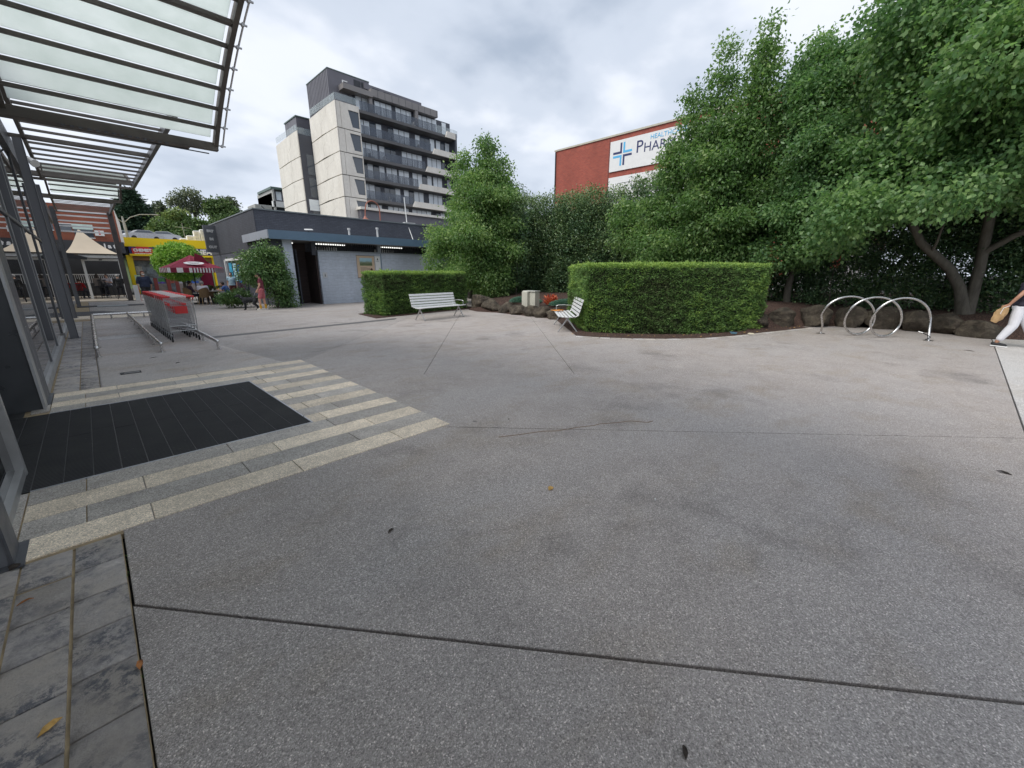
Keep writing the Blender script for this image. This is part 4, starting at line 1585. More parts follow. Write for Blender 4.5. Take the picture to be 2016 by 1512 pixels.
# window wall and floors
MB().box(31.2, 48.3, TY + 1.5, TY + 9, 0, 26.35).build("body", M_tdark, tw)
MB().box(48.0, 48.45, TY - 0.1, TY + 9, 0, 24.5).build("end_wall", M_tdark, tw)
MB().box(48.45, 48.75, TY + 0.4, TY + 9, 0, 24.3).build("end_reveal", M_cream, tw)
lv = [23.4, 20.4, 17.52, 14.72, 11.95, 9.2, 6.4]
end_x = [44.5, 43.3, 41.8, 40.3, 39.0, 37.7, 36.4]
rs = random.Random(3)
for i, z in enumerate(lv):
    sl = MB().hexa([(31.25, TY - 0.1, z + 0.12), (47.95, TY - 0.1, z + 0.12), (47.95, TY + 1.5, z), (31.25, TY + 1.5, z), (31.25, TY - 0.1, z + 0.5), (47.95, TY - 0.1, z + 0.5), (47.95, TY + 1.5, z + 0.5), (31.25, TY + 1.5, z + 0.5)])
    sl.build("balcony_slab", M_slabg, tw)
    xe = end_x[i]
    x = 31.3
    gh = 1.12
    while x < xe - 0.4:
        w_ = min(1.18, xe - x)
        MB().box(x + 0.02, x + w_ - 0.02, TY - 0.06, TY - 0.035, z + 0.50, z + 0.5 + gh).build("balustrade_panel", M_balus if i < 4 else M_balus, tw)
        x += w_
    if i == 0:
        while x < 47.9:
            MB().box(x + 0.02, x + 1.05, TY - 0.06, TY - 0.035, z + 0.5, z + 1.62).build("balustrade_panel", M_balus2, tw)
            x += 1.1
        MB().extr([(46.0, TY - 0.35, z + 0.15), (48.0, TY - 0.35, z + 0.1), (48.0, TY - 0.35, z + 1.0), (46.3, TY - 0.35, z + 1.05)], (0, 0.28, 0)).build("planter_box", M_cream, tw)
    else:
        MB().extr([(xe - 0.1, TY - 0.35, z + 0.15), (47.9, TY - 0.35, z + 0.1), (47.9, TY - 0.35, z + 0.98), (xe + 0.35, TY - 0.35, z + 0.98)], (0, 0.28, 0)).build("planter_box", M_cream, tw)
    # windows: bays of mullioned panes
    hh = 2.35
    x = 31.5
    while x < 47.4:
        grp = rs.choice([2, 3, 4])
        for k_ in range(grp):
            if x > 47.2:
                break
            wd = 0.95
            m_ = M_tglass2 if rs.random() < 0.8 else M_tglass
            p_ = MB().box(x + 0.05, x + wd - 0.05, TY + 1.44, TY + 1.47, z + 0.55, z + 0.45 + hh).build("window", m_, tw)
            x += wd
        x += rs.choice([0.25, 0.6, 1.0])
    # furniture glimpsed on balconies
    for q in range(2):
        xx = rs.uniform(32, 43)
        MB().box(xx, xx + 0.7, TY + 0.7, TY + 1.3, z + 0.5, z + 0.95).box(xx, xx + 0.12, TY + 0.7, TY + 1.3, z + 0.95, z + 1.35).build("balcony_seat", M_tbrown if q else M_cream, tw)
MB().box(29.4, 47, TY - 1.4, TY + 0.0, 10.65, 11.0).build("podium_canopy", M_cream, tw)
MB().box(29.6, 47, TY - 1.0, TY - 0.02, 0, 10.65).build("podium_wall", M_tgrey, tw)
# second wing set back on the left
wg = thing("apartment_wing", "lower cream concrete wing of the tower block, left of the dark recess", "building", (26.5, 74, 0))
MB().box(25.95, 28.3, 69.15, 72, 0, 21.7).build("dark_return", M_tdark, wg)
for z in (18.2, 15.0, 11.9):
    MB().box(26.75, 28.0, 69.10, 69.15, z - 1.9, z + 0.9).build("window", M_tglass, wg)
MB().box(26.35, 27.8, 69.08, 69.15, 11.2, 12.8).build("window", M_tglass2, wg)
side_panels(25.8, 69.15, 78.6, 22.1, [18.6, 15.6, 12.6, 9.5, 6.0, 0.0], wg, 9)
MB().box(25.95, 29, 72, 78.6, 0, 21.7).build("core", simple("shadow joint concrete", (0.07, 0.065, 0.06), 0.9), wg)
for i in range(9):
    y = 69.3 + i * 1.03
    MB().box(25.86, 25.89, y + 0.05, y + 0.95, 22.15, 22.95).build("terrace_glass", M_balus2, wg)
MB().box(26.1, 28.3, 70.2, 70.24, 22.0, 22.9).build("terrace_glass", M_balus2, wg)
MB().box(27.2, 29.6, 72.5, 77.5, 21.7, 25.0).build("roof_room", M_tgrey, wg)
MB().box(27.1, 29.7, 72.4, 77.6, 25.0, 25.15).build("roof_room_cap", simple("greenish cap", (0.12, 0.17, 0.15), 0.5), wg)
# small distant building left of the wing
db = thing("distant_flats", "small distant white and grey flats peeping over the charcoal block, left of the cream wing", "building", (29, 92, 0))
MB().box(27.6, 36, 90, 99, 0, 16.5).build("wall", M_tdark, db)
MB().box(27.4, 36, 89.4, 90.0, 14.0, 15.0).build("balcony", M_white, db)
MB().box(27.4, 36, 89.4, 98, 17.1, 17.5).build("roof", simple("greenish cap", (0.12, 0.17, 0.15), 0.5), db)
MB().box(27.6, 27.9, 89.4, 99, 11, 17.1).build("side_wall", simple("pale flat wall", (0.4, 0.4, 0.38), 0.7), db)
MB().box(27.9, 36, 89.95, 90.0, 15.1, 17.1).build("upper_wall", M_tgrey, db)
for x in (28.3, 29.6, 30.9, 32.2):
    MB().box(x, x + 0.9, 89.9, 89.95, 15.3, 16.8).build("window", M_tglass2, db)
MB().box(24.5, 27.3, 90, 95, 0, 14.2).build("annex", simple("pale flat wall", (0.4, 0.4, 0.38), 0.7), db)
MB().tube([(25.8, 89.6, 12), (25.8, 89.6, 13.5), (25.4, 89.6, 13.9)], 0.08).build("flue", M_char, db)

# arched red-brown street lamp in front of the tower
sl_ = thing("street_lamp", "red brown goose neck street lamp behind the charcoal block, in front of the tower", "street lamp", (19.6, 40, 0))
pts = [(22.05, 40, 0), (22.05, 40, 7.9)] + [(21.3 + 0.75 * cos(a), 40, 7.9 + 0.75 * sin(a)) for a in [i * pi / 8 for i in range(1, 8)]] + [(20.5, 40, 7.6), (20.45, 40, 7.1)]
Mlamp = simple("red brown lamp paint", (0.33, 0.12, 0.08), 0.5)
MB().tube(pts, 0.055, 8).build("mast", Mlamp, sl_)
mb = MB().tube([(20.45, 40, 7.15), (20.45, 40, 6.95), (20.45, 40, 6.85)], [0.08, 0.18, 0.42], 12)
mb.build("shade", Mlamp, sl_)

# ================================================================== PHARMACY BUILDING
ph = thing("red_brick_building", "tall red brick building with white pharmacy billboards behind the tall hedge", "building", (32, 16, 0))
MB().box(30, 46, 2, 23.82, 3.4, 11.68).build("brick_wall", M_brkred, ph)
MB().box(30.3, 46, 2, 23.82, 0, 3.4).build("ground_floor", simple("white render", (0.5, 0.5, 0.5), 0.7), ph)
MB().box(29.93, 46, 1.95, 23.88, 11.68, 11.80).build("parapet_cap", simple("cream capping", (0.5, 0.47, 0.38), 0.6), ph)
MB().tube([(29.94, 23.75, 3.4), (29.94, 23.75, 11.6)], 0.05, 6).build("downpipe", M_char, ph)
MB().box(29.975, 30, 18.49, 18.56, 3.4, 11.65).build("movement_joint", simple("red joint", (0.2, 0.06, 0.05), 0.8), ph)
b1 = thing("pharmacy_billboard", "upper white pharmacy billboard with a blue two tone cross on the red brick wall", "billboard", (29.95, 14, 10))
MB().box(29.92, 29.97, 8.6, 18.42, 9.24, 11.33).build("board", M_white, b1)
cyy, czz = 17.35, 10.35
navy = simple("navy ink", (0.03, 0.04, 0.13), 0.5, 0, 0.02)
sky_ = simple("light blue ink", (0.10, 0.45, 0.75), 0.5, 0, 0.02)
L_, T_, G_ = 0.78, 0.15, 0.05


def lshape(sy, sz, mat):
    """one arm pair: vertical then horizontal leg, quadrant (sy, sz); +sy means towards the right of the picture (-Y)"""
    s = -sy
    a = [(cyy + s * G_, czz + sz * G_), (cyy + s * L_, czz + sz * G_), (cyy + s * L_, czz + sz * (G_ + T_)), (cyy + s * (G_ + T_), czz + sz * (G_ + T_)), (cyy + s * (G_ + T_), czz + sz * L_), (cyy + s * G_, czz + sz * L_)]
    MB().extr([(29.92, y, z) for y, z in a], (-0.008, 0, 0)).build("cross_quarter", mat, b1)


lshape(-1, 1, navy)
lshape(1, 1, sky_)
lshape(1, -1, navy)
lshape(-1, -1, sky_)
put_text("lettering", "P", 1.15, navy, b1, (29.915, 15.98, 10.55), face='-X')
put_text("lettering", "HARMACY", 0.86, navy, b1, (29.915, 13.62, 10.42), face='-X')
put_text("lettering", "HEALTHCARE", 0.42, sky_, b1, (29.915, 13.9, 11.02), face='-X')
b2 = thing("pharmacy_billboard", "lower white billboard on the red brick wall, half hidden by the treetops", "billboard", (29.95, 14, 8))
MB().box(29.92, 29.97, 8.6, 18.42, 6.2, 8.83).build("board", M_white, b2)
mb = MB().tube([(29.915, 17.7, 6.9), (29.915, 17.9, 7.3), (29.915, 17.9, 8.0), (29.915, 17.6, 8.35), (29.915, 14.5, 8.35)], 0.02, 4)
mb.build("outline", simple("grey ink", (0.3, 0.3, 0.32), 0.5), b2)
put_text("lettering", "Pharmacy", 0.55, simple("grey ink", (0.3, 0.3, 0.32), 0.5), b2, (29.915, 15.4, 7.9), face='-X')
put_text("lettering", "L A B", 0.5, simple("grey ink", (0.3, 0.3, 0.32), 0.5), b2, (29.915, 16.9, 7.2), face='-X')
rb = thing("distant_roof", "pale flat roof peeping over the hedge left of the red brick building", "building", (48, 40, 0))
MB().box(44, 52, 38, 42.5, 0, 9.2).build("wall", simple("pale roof wall", (0.45, 0.46, 0.42), 0.7), rb)
MB().box(43.8, 52.2, 37.8, 42.7, 9.2, 9.4).build("roof", simple("greenish cap", (0.12, 0.17, 0.15), 0.5), rb)

# ================================================================== YELLOW STORE
ys_ = thing("yellow_store", "bright yellow discount chemist shop with dark blue sign band at the end of the plaza", "shop", (5.6, 46, 0))
MB().box(2.62, 8.95, 46.0, 58, 3.78, 4.48).build("upper_fascia", M_yellow, ys_)
MB().box(2.62, 8.95, 46.3, 58, 3.12, 3.78).build("core", M_char, ys_)
MB().box(2.9, 8.95, 45.9, 46.3, 3.2, 3.76).build("sign_band", M_blue, ys_)
MB().box(2.85, 8.95, 45.6, 46.3, 3.05, 3.2).build("lower_fascia", M_yellow, ys_)
MB().box(2.62, 3.0, 45.95, 46.4, 0, 3.1).build("left_pier", M_yellow, ys_)
MB().box(8.3, 8.75, 45.95, 46.4, 0, 3.1).build("right_pier", M_yellow, ys_)
MB().box(3.0, 8.3, 46.9, 47.0, 0, 2.9).build("window_wall", simple("shop window clutter", (0.16, 0.18, 0.19), 0.3, 0, 0.9, 1.8), ys_)
MB().box(3.0, 8.3, 46.0, 47.0, 2.72, 3.05).build("soffit_band", simple("brown soffit", (0.25, 0.13, 0.05), 0.6, 0, 0.2, 2), ys_)
rs = random.Random(8)
for i in range(16):
    x = 3.1 + (i % 8) * 0.64
    z = 0.85 if i < 8 else 1.65
    c_ = rs.choice([(0.5, 0.5, 0.45), (0.1, 0.3, 0.1), (0.05, 0.15, 0.4), (0.45, 0.12, 0.08), (0.6, 0.55, 0.2), (0.25, 0.3, 0.33)])
    MB().box(x, x + rs.uniform(0.3, 0.58), 46.85, 46.9, z, z + rs.uniform(0.4, 0.7)).build("window_poster", simple("poster ink %d" % rs.randint(0, 99), c_, 0.5, 0, 0.4, 6), ys_)
rd = MB().extr([(3.05, 45.88, 3.12), (4.35, 45.88, 3.12), (4.35, 45.88, 3.66), (4.15, 45.88, 3.68), (4.1, 45.88, 3.78), (3.4, 45.88, 3.80), (3.3, 45.88, 3.68), (3.05, 45.88, 3.66)], (0, -0.06, 0))
rd.build("red_sign", M_red, ys_)
put_text("lettering", "CHEMIST", 0.30, M_white, ys_, (3.7, 45.80, 3.49), bold=0.02, sx=0.92)
put_text("lettering", "WAREHOUSE", 0.14, M_white, ys_, (3.7, 45.80, 3.23), bold=0.006, sx=1.25)
put_text("lettering", "CHEAP!", 0.56, M_white, ys_, (7.85, 45.88, 3.48), bold=0.03)
for x, zt_, mm in ((2.98, 1.7, M_yellow),):
    pass
MB().box(2.8, 3.25, 45.0, 45.08, 0.35, 1.55).build("poster_stand", simple("pale green poster", (0.45, 0.6, 0.4), 0.6, 0, 0.15, 5), ys_)
# bargain bins / red posts under the awning
for i, x in enumerate((3.95, 4.75, 5.3, 7.6)):
    t = thing("red_post", "dark red timber post before the yellow store, number %d from the left" % (i + 1), "post", (x, 44.4, 0), "dark red posts before the yellow store")
    t["label"] = ["dark red post at the far left of the yellow store front", "dark red post behind the trolleys, left of the maroon umbrella pole", "dark red post just right of its twin behind the trolleys", "dark red post beside the maroon banner"][i]
    MB().box(x - 0.12, x + 0.12, 44.3, 44.5, 0.03, 1.3).build("shaft", simple("dark red timber", (0.17, 0.03, 0.025), 0.6), t)
    MB().box(x - 0.15, x + 0.15, 44.27, 44.53, 0, 0.03).build("foot", M_char, t)
for i, x in enumerate((4.35, 5.7, 6.6)):
    t = thing("sale_bin", ["sale table with purple and blue goods at the yellow store, left one", "sale table with mixed goods at the yellow store, middle one", "sale table with blue goods at the yellow store, right one"][i], "sale table", (x, 45.2, 0), "sale tables of the yellow store")
    MB().box(x - 0.32, x + 0.32, 45.0, 45.5, 0.1, 0.85).build("table", simple("bin side", (0.25, 0.22, 0.2), 0.6, 0, 0.3, 4), t)
    mb = MB()
    for k_ in range(6):
        xx = x - 0.3 + k_ * 0.1
        mb.box(xx, xx + 0.085, 45.05, 45.4, 0.85, 0.95 + 0.1 * rs.random())
    mb.build("goods", simple("goods %d" % i, [(0.12, 0.08, 0.35), (0.4, 0.4, 0.45), (0.05, 0.12, 0.4)][i], 0.5, 0, 0.8, 9), t)

# things on and above the yellow store roof: car park behind
deck = struct(MB().box(2.0, 14.0, 78, 92, 6.3, 6.45).build("roof_car_park", simple("deck concrete", (0.25, 0.25, 0.25), 0.8)))


def car(name, label, x, y, z, col, rot=0.0):
    t = thing(name, label, "car", (0, 0, 0), "cars parked on the roof level")
    prof = [(-2.1, 0.25), (-2.15, 0.7), (-1.95, 0.95), (-1.35, 1.02), (-0.75, 1.42), (0.65, 1.46), (1.35, 1.05), (2.0, 0.92), (2.15, 0.65), (2.1, 0.25)]
    mb = MB().extr([(px_, -0.85, pz_) for px_, pz_ in prof], (0, 1.7, 0))
    b_ = smooth_obj(mb.build("body", simple("car paint %s" % name, col, 0.25, 0.2, 0.03), t), 0.5)
    win = [(-1.2, 1.05), (-0.72, 1.36), (0.6, 1.40), (1.15, 1.07)]
    for sy in (-0.856, 0.851):
        MB().extr([(px_, sy, pz_) for px_, pz_ in win], (0, 0.006, 0)).build("side_window", M_tglass, t)
    for wx in (-1.3, 1.3):
        for sy in (-0.86, 0.68):
            MB().tube([(wx, sy, 0.32), (wx, sy + 0.18, 0.32)], 0.32, 14).build("wheel", M_black, t)
    t.location = (x, y, z)
    t.rotation_euler = (0, 0, rot)
    return t


car("parked_car", "silver car parked on the roof above the yellow store, leftmost", 5.4, 86.5, 6.45, (0.45, 0.46, 0.48), 0.3)
car("parked_car", "white car parked on the roof above the red chemist sign", 7.2, 83.5, 6.45, (0.75, 0.75, 0.75), 0.2)
car("parked_car", "dark grey car parked on the roof above the round green tree", 9.7, 84.0, 6.45, (0.10, 0.11, 0.13), -0.2)
for i, (x, z, w_, h_) in enumerate(((7.45, 4.48, 0.55, 0.55), (7.95, 4.48, 0.42, 1.0), (8.45, 4.48, 0.42, 1.15), (6.9, 4.48, 0.45, 0.3))):
    t = thing("air_conditioner", ["squat rounded white roof unit in the middle of the yellow store roof", "white box air conditioner left of the red pole on the yellow store", "tallest white air conditioner on the right end of the yellow store roof", "smallest low white unit on the yellow store roof"][i], "air conditioner", (x, 48.5, z), "white units on the yellow store roof")
    MB().cbox(x - w_ / 2, x + w_ / 2, 48.3, 48.8, z, z + h_, 0.05).build("case", M_white, t)
    mb = MB()
    for k_ in range(int(h_ / 0.12)):
        mb.box(x - w_ / 2 + 0.06, x + w_ / 2 - 0.06, 48.285, 48.3, z + 0.06 + k_ * 0.12, z + 0.11 + k_ * 0.12)
    mb.build("grille", simple("grey grille", (0.35, 0.35, 0.36), 0.6), t)
t = thing("sign_pole", "thin twin pole with an orange red lantern rising through the yellow fascia", "pole", (8.15, 45.0, 4.0))
MB().tube([(8.12, 45.4, 3.8), (8.06, 45.4, 5.4)], 0.025, 6).tube([(8.22, 45.4, 3.8), (8.14, 45.4, 5.4)], 0.025, 6).build("shaft", M_char, t)
MB().tube([(8.1, 45.4, 5.1), (8.1, 45.4, 5.45), (8.1, 45.4, 5.6)], [0.1, 0.12, 0.04], 8).build("lantern", simple("orange red lantern", (0.5, 0.13, 0.09), 0.5), t)
t = thing("roof_board", "small white shield shaped board on a post at the right of the yellow store roof", "sign", (8.95, 50, 4.4))
MB().extr([(8.78, 50, 5.5), (9.12, 50, 5.5), (9.12, 50, 5.1), (8.95, 50, 4.9), (8.78, 50, 5.1)], (0, 0.04, 0)).build("board", M_white, t)
MB().tube([(8.95, 50.05, 4.4), (8.95, 50.05, 5.0)], 0.03).build("stem", M_char, t)
t = thing("antenna", "thin cross shaped aerial above the round green tree", "aerial", (7.3, 50, 4.4))
MB().tube([(7.3, 50, 4.4), (7.25, 50, 6.2)], 0.02, 5).tube([(6.7, 50, 5.85), (7.9, 50, 5.8)], 0.015, 5).build("rod", simple("grey rod", (0.3, 0.3, 0.3), 0.5), t)
t = thing("street_lamp", "tall grey twin arm street lamp between the canopy end and the dark conifer", "street lamp", (3.87, 60, 0))
mb = MB().tube([(4.1, 60, 0), (3.9, 60, 6.6), (3.87, 60, 7.4)], [0.16, 0.12, 0.06], 8)
mb.build("mast", simple("lamp grey", (0.33, 0.33, 0.30), 0.5), t)
for ex, ez in ((6.3, 7.8), (2.2, 7.75)):
    s = 1 if ex > 3.87 else -1
    MB().tube([(3.87, 60, 6.75), (3.87 + s * 0.6, 60, 7.35), (3.87 + s * 1.4, 60, 7.7), (ex, 60, ez)], 0.045, 6).build("arm", simple("lamp grey", (0.33, 0.33, 0.30), 0.5), t)
    MB().cbox(min(ex, ex + s * 0.5), max(ex, ex + s * 0.5), 59.9, 60.1, ez - 0.05, ez + 0.05, 0.03).build("lamp_head", simple("lamp grey", (0.33, 0.33, 0.30), 0.5), t)

# ================================================================== BRICK BUILDING + CAFE TENT
bb = thing("brick_shop_building", "orange red brick building with white upper windows behind the cafe tent", "building", (-1, 44, 0))
MB().box(-9, 2.45, 44, 52, 3.7, 6.4).build("upper_wall", M_brkred2, bb)
MB().box(-9, 2.3, 44.4, 52, 0, 3.7).build("lower_wall", M_char, bb)
MB().extr([(2.45, 44.0, 3.9), (2.62, 44.0, 3.9), (2.62, 44.0, 5.4), (2.45, 44.0, 6.4)], (0, 8, 0)).build("gable_trim", M_cream, bb)
MB().box(-2.6, 2.55, 43.6, 44.4, 3.15, 3.95).build("awning_band", M_char, bb)
for x0, x1, z0, z1 in ((-0.55, 0.0, 4.62, 5.05), (0.08, 1.05, 4.2, 5.0), (-3.2, -2.1, 4.4, 5.2)):
    w_ = MB().box(x0, x1, 43.96, 44.0, z0, z1).build("window", M_tglass, bb)
    MB().box(x0 - 0.05, x1 + 0.05, 43.94, 44.0, z0 - 0.06, z0).box(x0 - 0.05, x1 + 0.05, 43.94, 44.0, z1, z1 + 0.06).build("frame", M_white, w_)
MB().box(0.05, 1.1, 43.9, 43.95, 4.75, 5.1).build("pale_banner", simple("pale green banner", (0.6, 0.75, 0.7), 0.5), bb)
sg = thing("red_white_sign", "small white sign with a red mark on the brick wall above the cafe tent", "sign", (1.5, 43.9, 4.3))
MB().box(1.12, 1.62, 43.85, 43.98, 4.35, 4.72).build("panel", M_white, sg)
MB().box(1.33, 1.42, 43.84, 43.85, 4.42, 4.66).build("mark", M_red, sg)
put_text("lettering", "l a t", 0.42, M_white, bb, (1.75, 43.59, 3.62), bold=0.02)

cf = thing("cafe_tent", "beige peaked cafe marquee on white frames with open front and dark interior", "marquee", (0.9, 38, 0))
pk = (0.28, 39.6, 4.45)
ea = 2.86
cor = [(-0.6, 37.6, ea), (1.85, 37.6, ea), (1.85, 42.2, ea), (-0.6, 42.2, ea)]
roofm = MB()
N_ = 8
for i in range(4):      # concave fabric slopes
    a, b = Vector(cor[i]), Vector(cor[(i + 1) % 4])
    P_ = Vector(pk)
    rows_ = []
    for r_ in range(N_ + 1):
        t_ = r_ / N_
        sag = -0.20 * sin(pi * t_) * (1 - 0.3 * t_)
        row = []
        for c_ in range(5):
            q = a.lerp(b, c_ / 4).lerp(P_, t_ * 0.97)
            q.z += sag
            row.append(tuple(q))
        rows_.append(row)
    vs = [p_ for row in rows_ for p_ in row]
    fs = [(r_ * 5 + c_, r_ * 5 + c_ + 1, (r_ + 1) * 5 + c_ + 1, (r_ + 1) * 5 + c_) for r_ in range(N_) for c_ in range(4)]
    roofm.add(vs, fs)
smooth_obj(roofm.build("fabric_roof", M_canvas, cf), 0.8)
MB().box(-0.62, 1.87, 37.56, 37.6, ea - 0.06, ea + 0.01).build("roof_hem", M_black, cf)
MB().box(-0.05, 1.86, 37.62, 37.7, 2.62, 2.8).build("gutter_beam", M_white, cf)
MB().extr([(-0.9, 37.3, 2.55), (-0.9, 37.3, 3.0), (0.35, 37.3, 2.62), (0.3, 37.3, 2.5)], (0, 0.4, 0)).build("side_awning", M_char, cf)
for x in (0.03, 1.72):
    MB().box(x, x + 0.13, 37.9, 38.03, 0.0, 2.58).build("frame_post", M_white, cf)
MB().box(0.16, 1.72, 37.9, 38.03, 2.44, 2.58).build("frame_head", M_white, cf)
MB().box(0.83, 0.98, 37.87, 37.9, 2.47, 2.53).build("sensor", M_black, cf)
MB().box(-3.0, 2.2, 43.3, 43.4, 0, 3.1).build("rear_wall", M_interior, cf)
MB().box(-3.2, 2.3, 34.9, 43.3, -0.04, 0.05).build("timber_floor", simple("pale tan floor", (0.46, 0.40, 0.32), 0.5, 0, 0.08, 2), cf)
MB().box(-2.5, 1.8, 41.5, 41.56, 1.55, 1.62).build("white_rail", M_white, cf)
mb = MB()
for i in range(40):
    mb.box(-2.4 + i * 0.1, -2.37 + i * 0.1, 41.5, 41.54, 1.0, 1.55)
mb.build("balustrade_bar", M_white, cf)
# second half of the tent seen in the gap and mirrored in the glass
cf2 = thing("cafe_tent", "second beige marquee peak behind the grey post, left of the cafe entrance", "marquee", (-1.8, 39, 0))
m2 = MB()
cc = [(-3.6, 37.6, ea), (-0.75, 37.6, ea), (-0.75, 42.2, ea), (-3.6, 42.2, ea)]
for i in range(4):
    a, b, P_ = Vector(cc[i]), Vector(cc[(i + 1) % 4]), Vector((-2.1, 39.6, 4.4))
    m2.add([tuple(a), tuple(b), tuple(P_)], [(0, 1, 2)])
m2.build("fabric_roof", M_canvas, cf2)
for x in (-3.5, -1.0):
    MB().box(x, x + 0.12, 37.9, 38.02, 0, ea).build("frame_post", M_white, cf2)

# low ramp, drain and door mats near the cafe
struct(MB().prism([(-0.95, 26.0), (0.25, 25.9), (1.55, 23.4), (-0.6, 23.5)], -0.01, 0.008).build("ramp_paving", simple("dark ramp", (0.05, 0.05, 0.055), 0.7, 0, 0.2, 6)))
struct(MB().box(-0.6, 1.95, 21.6, 23.2, -0.01, 0.009).build("pale_kerb_paving", M_beige))
struct(MB().box(-0.55, 1.95, 29.5, 30.4, -0.01, 0.03).build("dark_threshold", simple("dark ramp", (0.05, 0.05, 0.055), 0.7, 0, 0.2, 6)))
gr_ = MB().box(0.15, 1.3, 29.1, 30.2, 0.0, 0.035)
gr_.build("threshold_grating", simple("grey grating", (0.28, 0.29, 0.29), 0.6, 0, 0.2, 40)).update_tag()
o = bpy.data.objects["threshold_grating"]
tagp(o, "pale grey metal grating let into the dark threshold before the cafe tent", "grating")
t = thing("bollard_sign", "slim white barrier panel at the right foot of the brown canopy column", "barrier", (1.98, 34.6, 0))
MB().box(1.95, 2.18, 34.5, 34.6, 0.02, 0.95).build("panel", M_white, t)
MB().box(2.18, 2.2, 34.5, 34.6, 0.02, 0.95).build("red_edge", M_red, t)


def cafe_chair(x, y, rz, label, mat, wicker=False, high=False):
    s = 0.72 if high else 0.45
    t = thing("cafe_chair", label, "chair", (0, 0, 0), "cafe chairs")
    if wicker:
        seat = MB().disc((0, 0, 0), 0.23, s - 0.05, s, 14)
        seat.build("seat", mat, t)
        bk = MB()
        n = 12
        for i in range(n):
            a0, a1 = pi * (0.08 + 0.84 * i / n), pi * (0.08 + 0.84 * (i + 1) / n)
            h0, h1 = 0.26 + 0.2 * sin(a0), 0.26 + 0.2 * sin(a1)
            bk.hexa([(0.24 * cos(a0), 0.22 * sin(a0), s), (0.24 * cos(a1), 0.22 * sin(a1), s), (0.22 * cos(a1), 0.20 * sin(a1), s), (0.22 * cos(a0), 0.20 * sin(a0), s),
                     (0.25 * cos(a0), 0.26 * sin(a0), s + h0), (0.25 * cos(a1), 0.26 * sin(a1), s + h1), (0.23 * cos(a1), 0.24 * sin(a1), s + h1), (0.23 * cos(a0), 0.24 * sin(a0), s + h0)])
        bk.build("backrest", mat, t)
    else:
        MB().box(-0.21, 0.21, -0.2, 0.2, s - 0.03, s).build("seat", mat, t)
        bk = MB()
        for i in range(6):
            bk.box(-0.2 + i * 0.075, -0.175 + i * 0.075, 0.18, 0.2, s, s + 0.42)
        bk.box(-0.21, 0.21, 0.175, 0.205, s + 0.42, s + 0.48)
        bk.build("backrest", mat, t)
    for sx in (-1, 1):
        for sy in (-1, 1):
            MB().tube([(sx * 0.17, sy * 0.16, s - 0.03), (sx * 0.21, sy * 0.21, 0.0)], 0.016, 6).build("leg", mat if not wicker else simple("cane leg", (0.36, 0.25, 0.13), 0.5), t)
    if high:
        MB().box(-0.19, 0.19, -0.19, -0.17, 0.3, 0.33).box(-0.19, 0.19, 0.17, 0.19, 0.3, 0.33).build("footrest", mat, t)
    t.location = (x, y, 0.05 if high or y > 35 else 0.0)
    t.rotation_euler = (0, 0, rz)
    return t


cafe_chair(1.45, 36.6, pi, "tall black stool chair in front of the open cafe frame, seat back to the plaza", M_black, high=True)
cafe_chair(0.95, 39.2, 0.9, "black slatted cafe chair in the middle of the tent opening", M_black, high=True)
cafe_chair(0.55, 38.9, -2.4, "black slatted cafe chair of the woman on the left in the tent", M_black, high=True)
cafe_chair(-0.35, 39.3, 2.6, "black cafe chair behind the leftmost white tent post", M_black)
t = thing("cafe_table", "dark high table between the chairs inside the cafe tent", "table", (1.1, 38.8, 0.05))
MB().box(0.7, 1.45, 38.2, 38.7, 1.0, 1.04).build("tabletop", M_char, t)
for x in (0.78, 1.37):
    MB().box(x - 0.02, x + 0.02, 38.42, 38.46, 0.05, 1.0).build("leg", M_char, t)

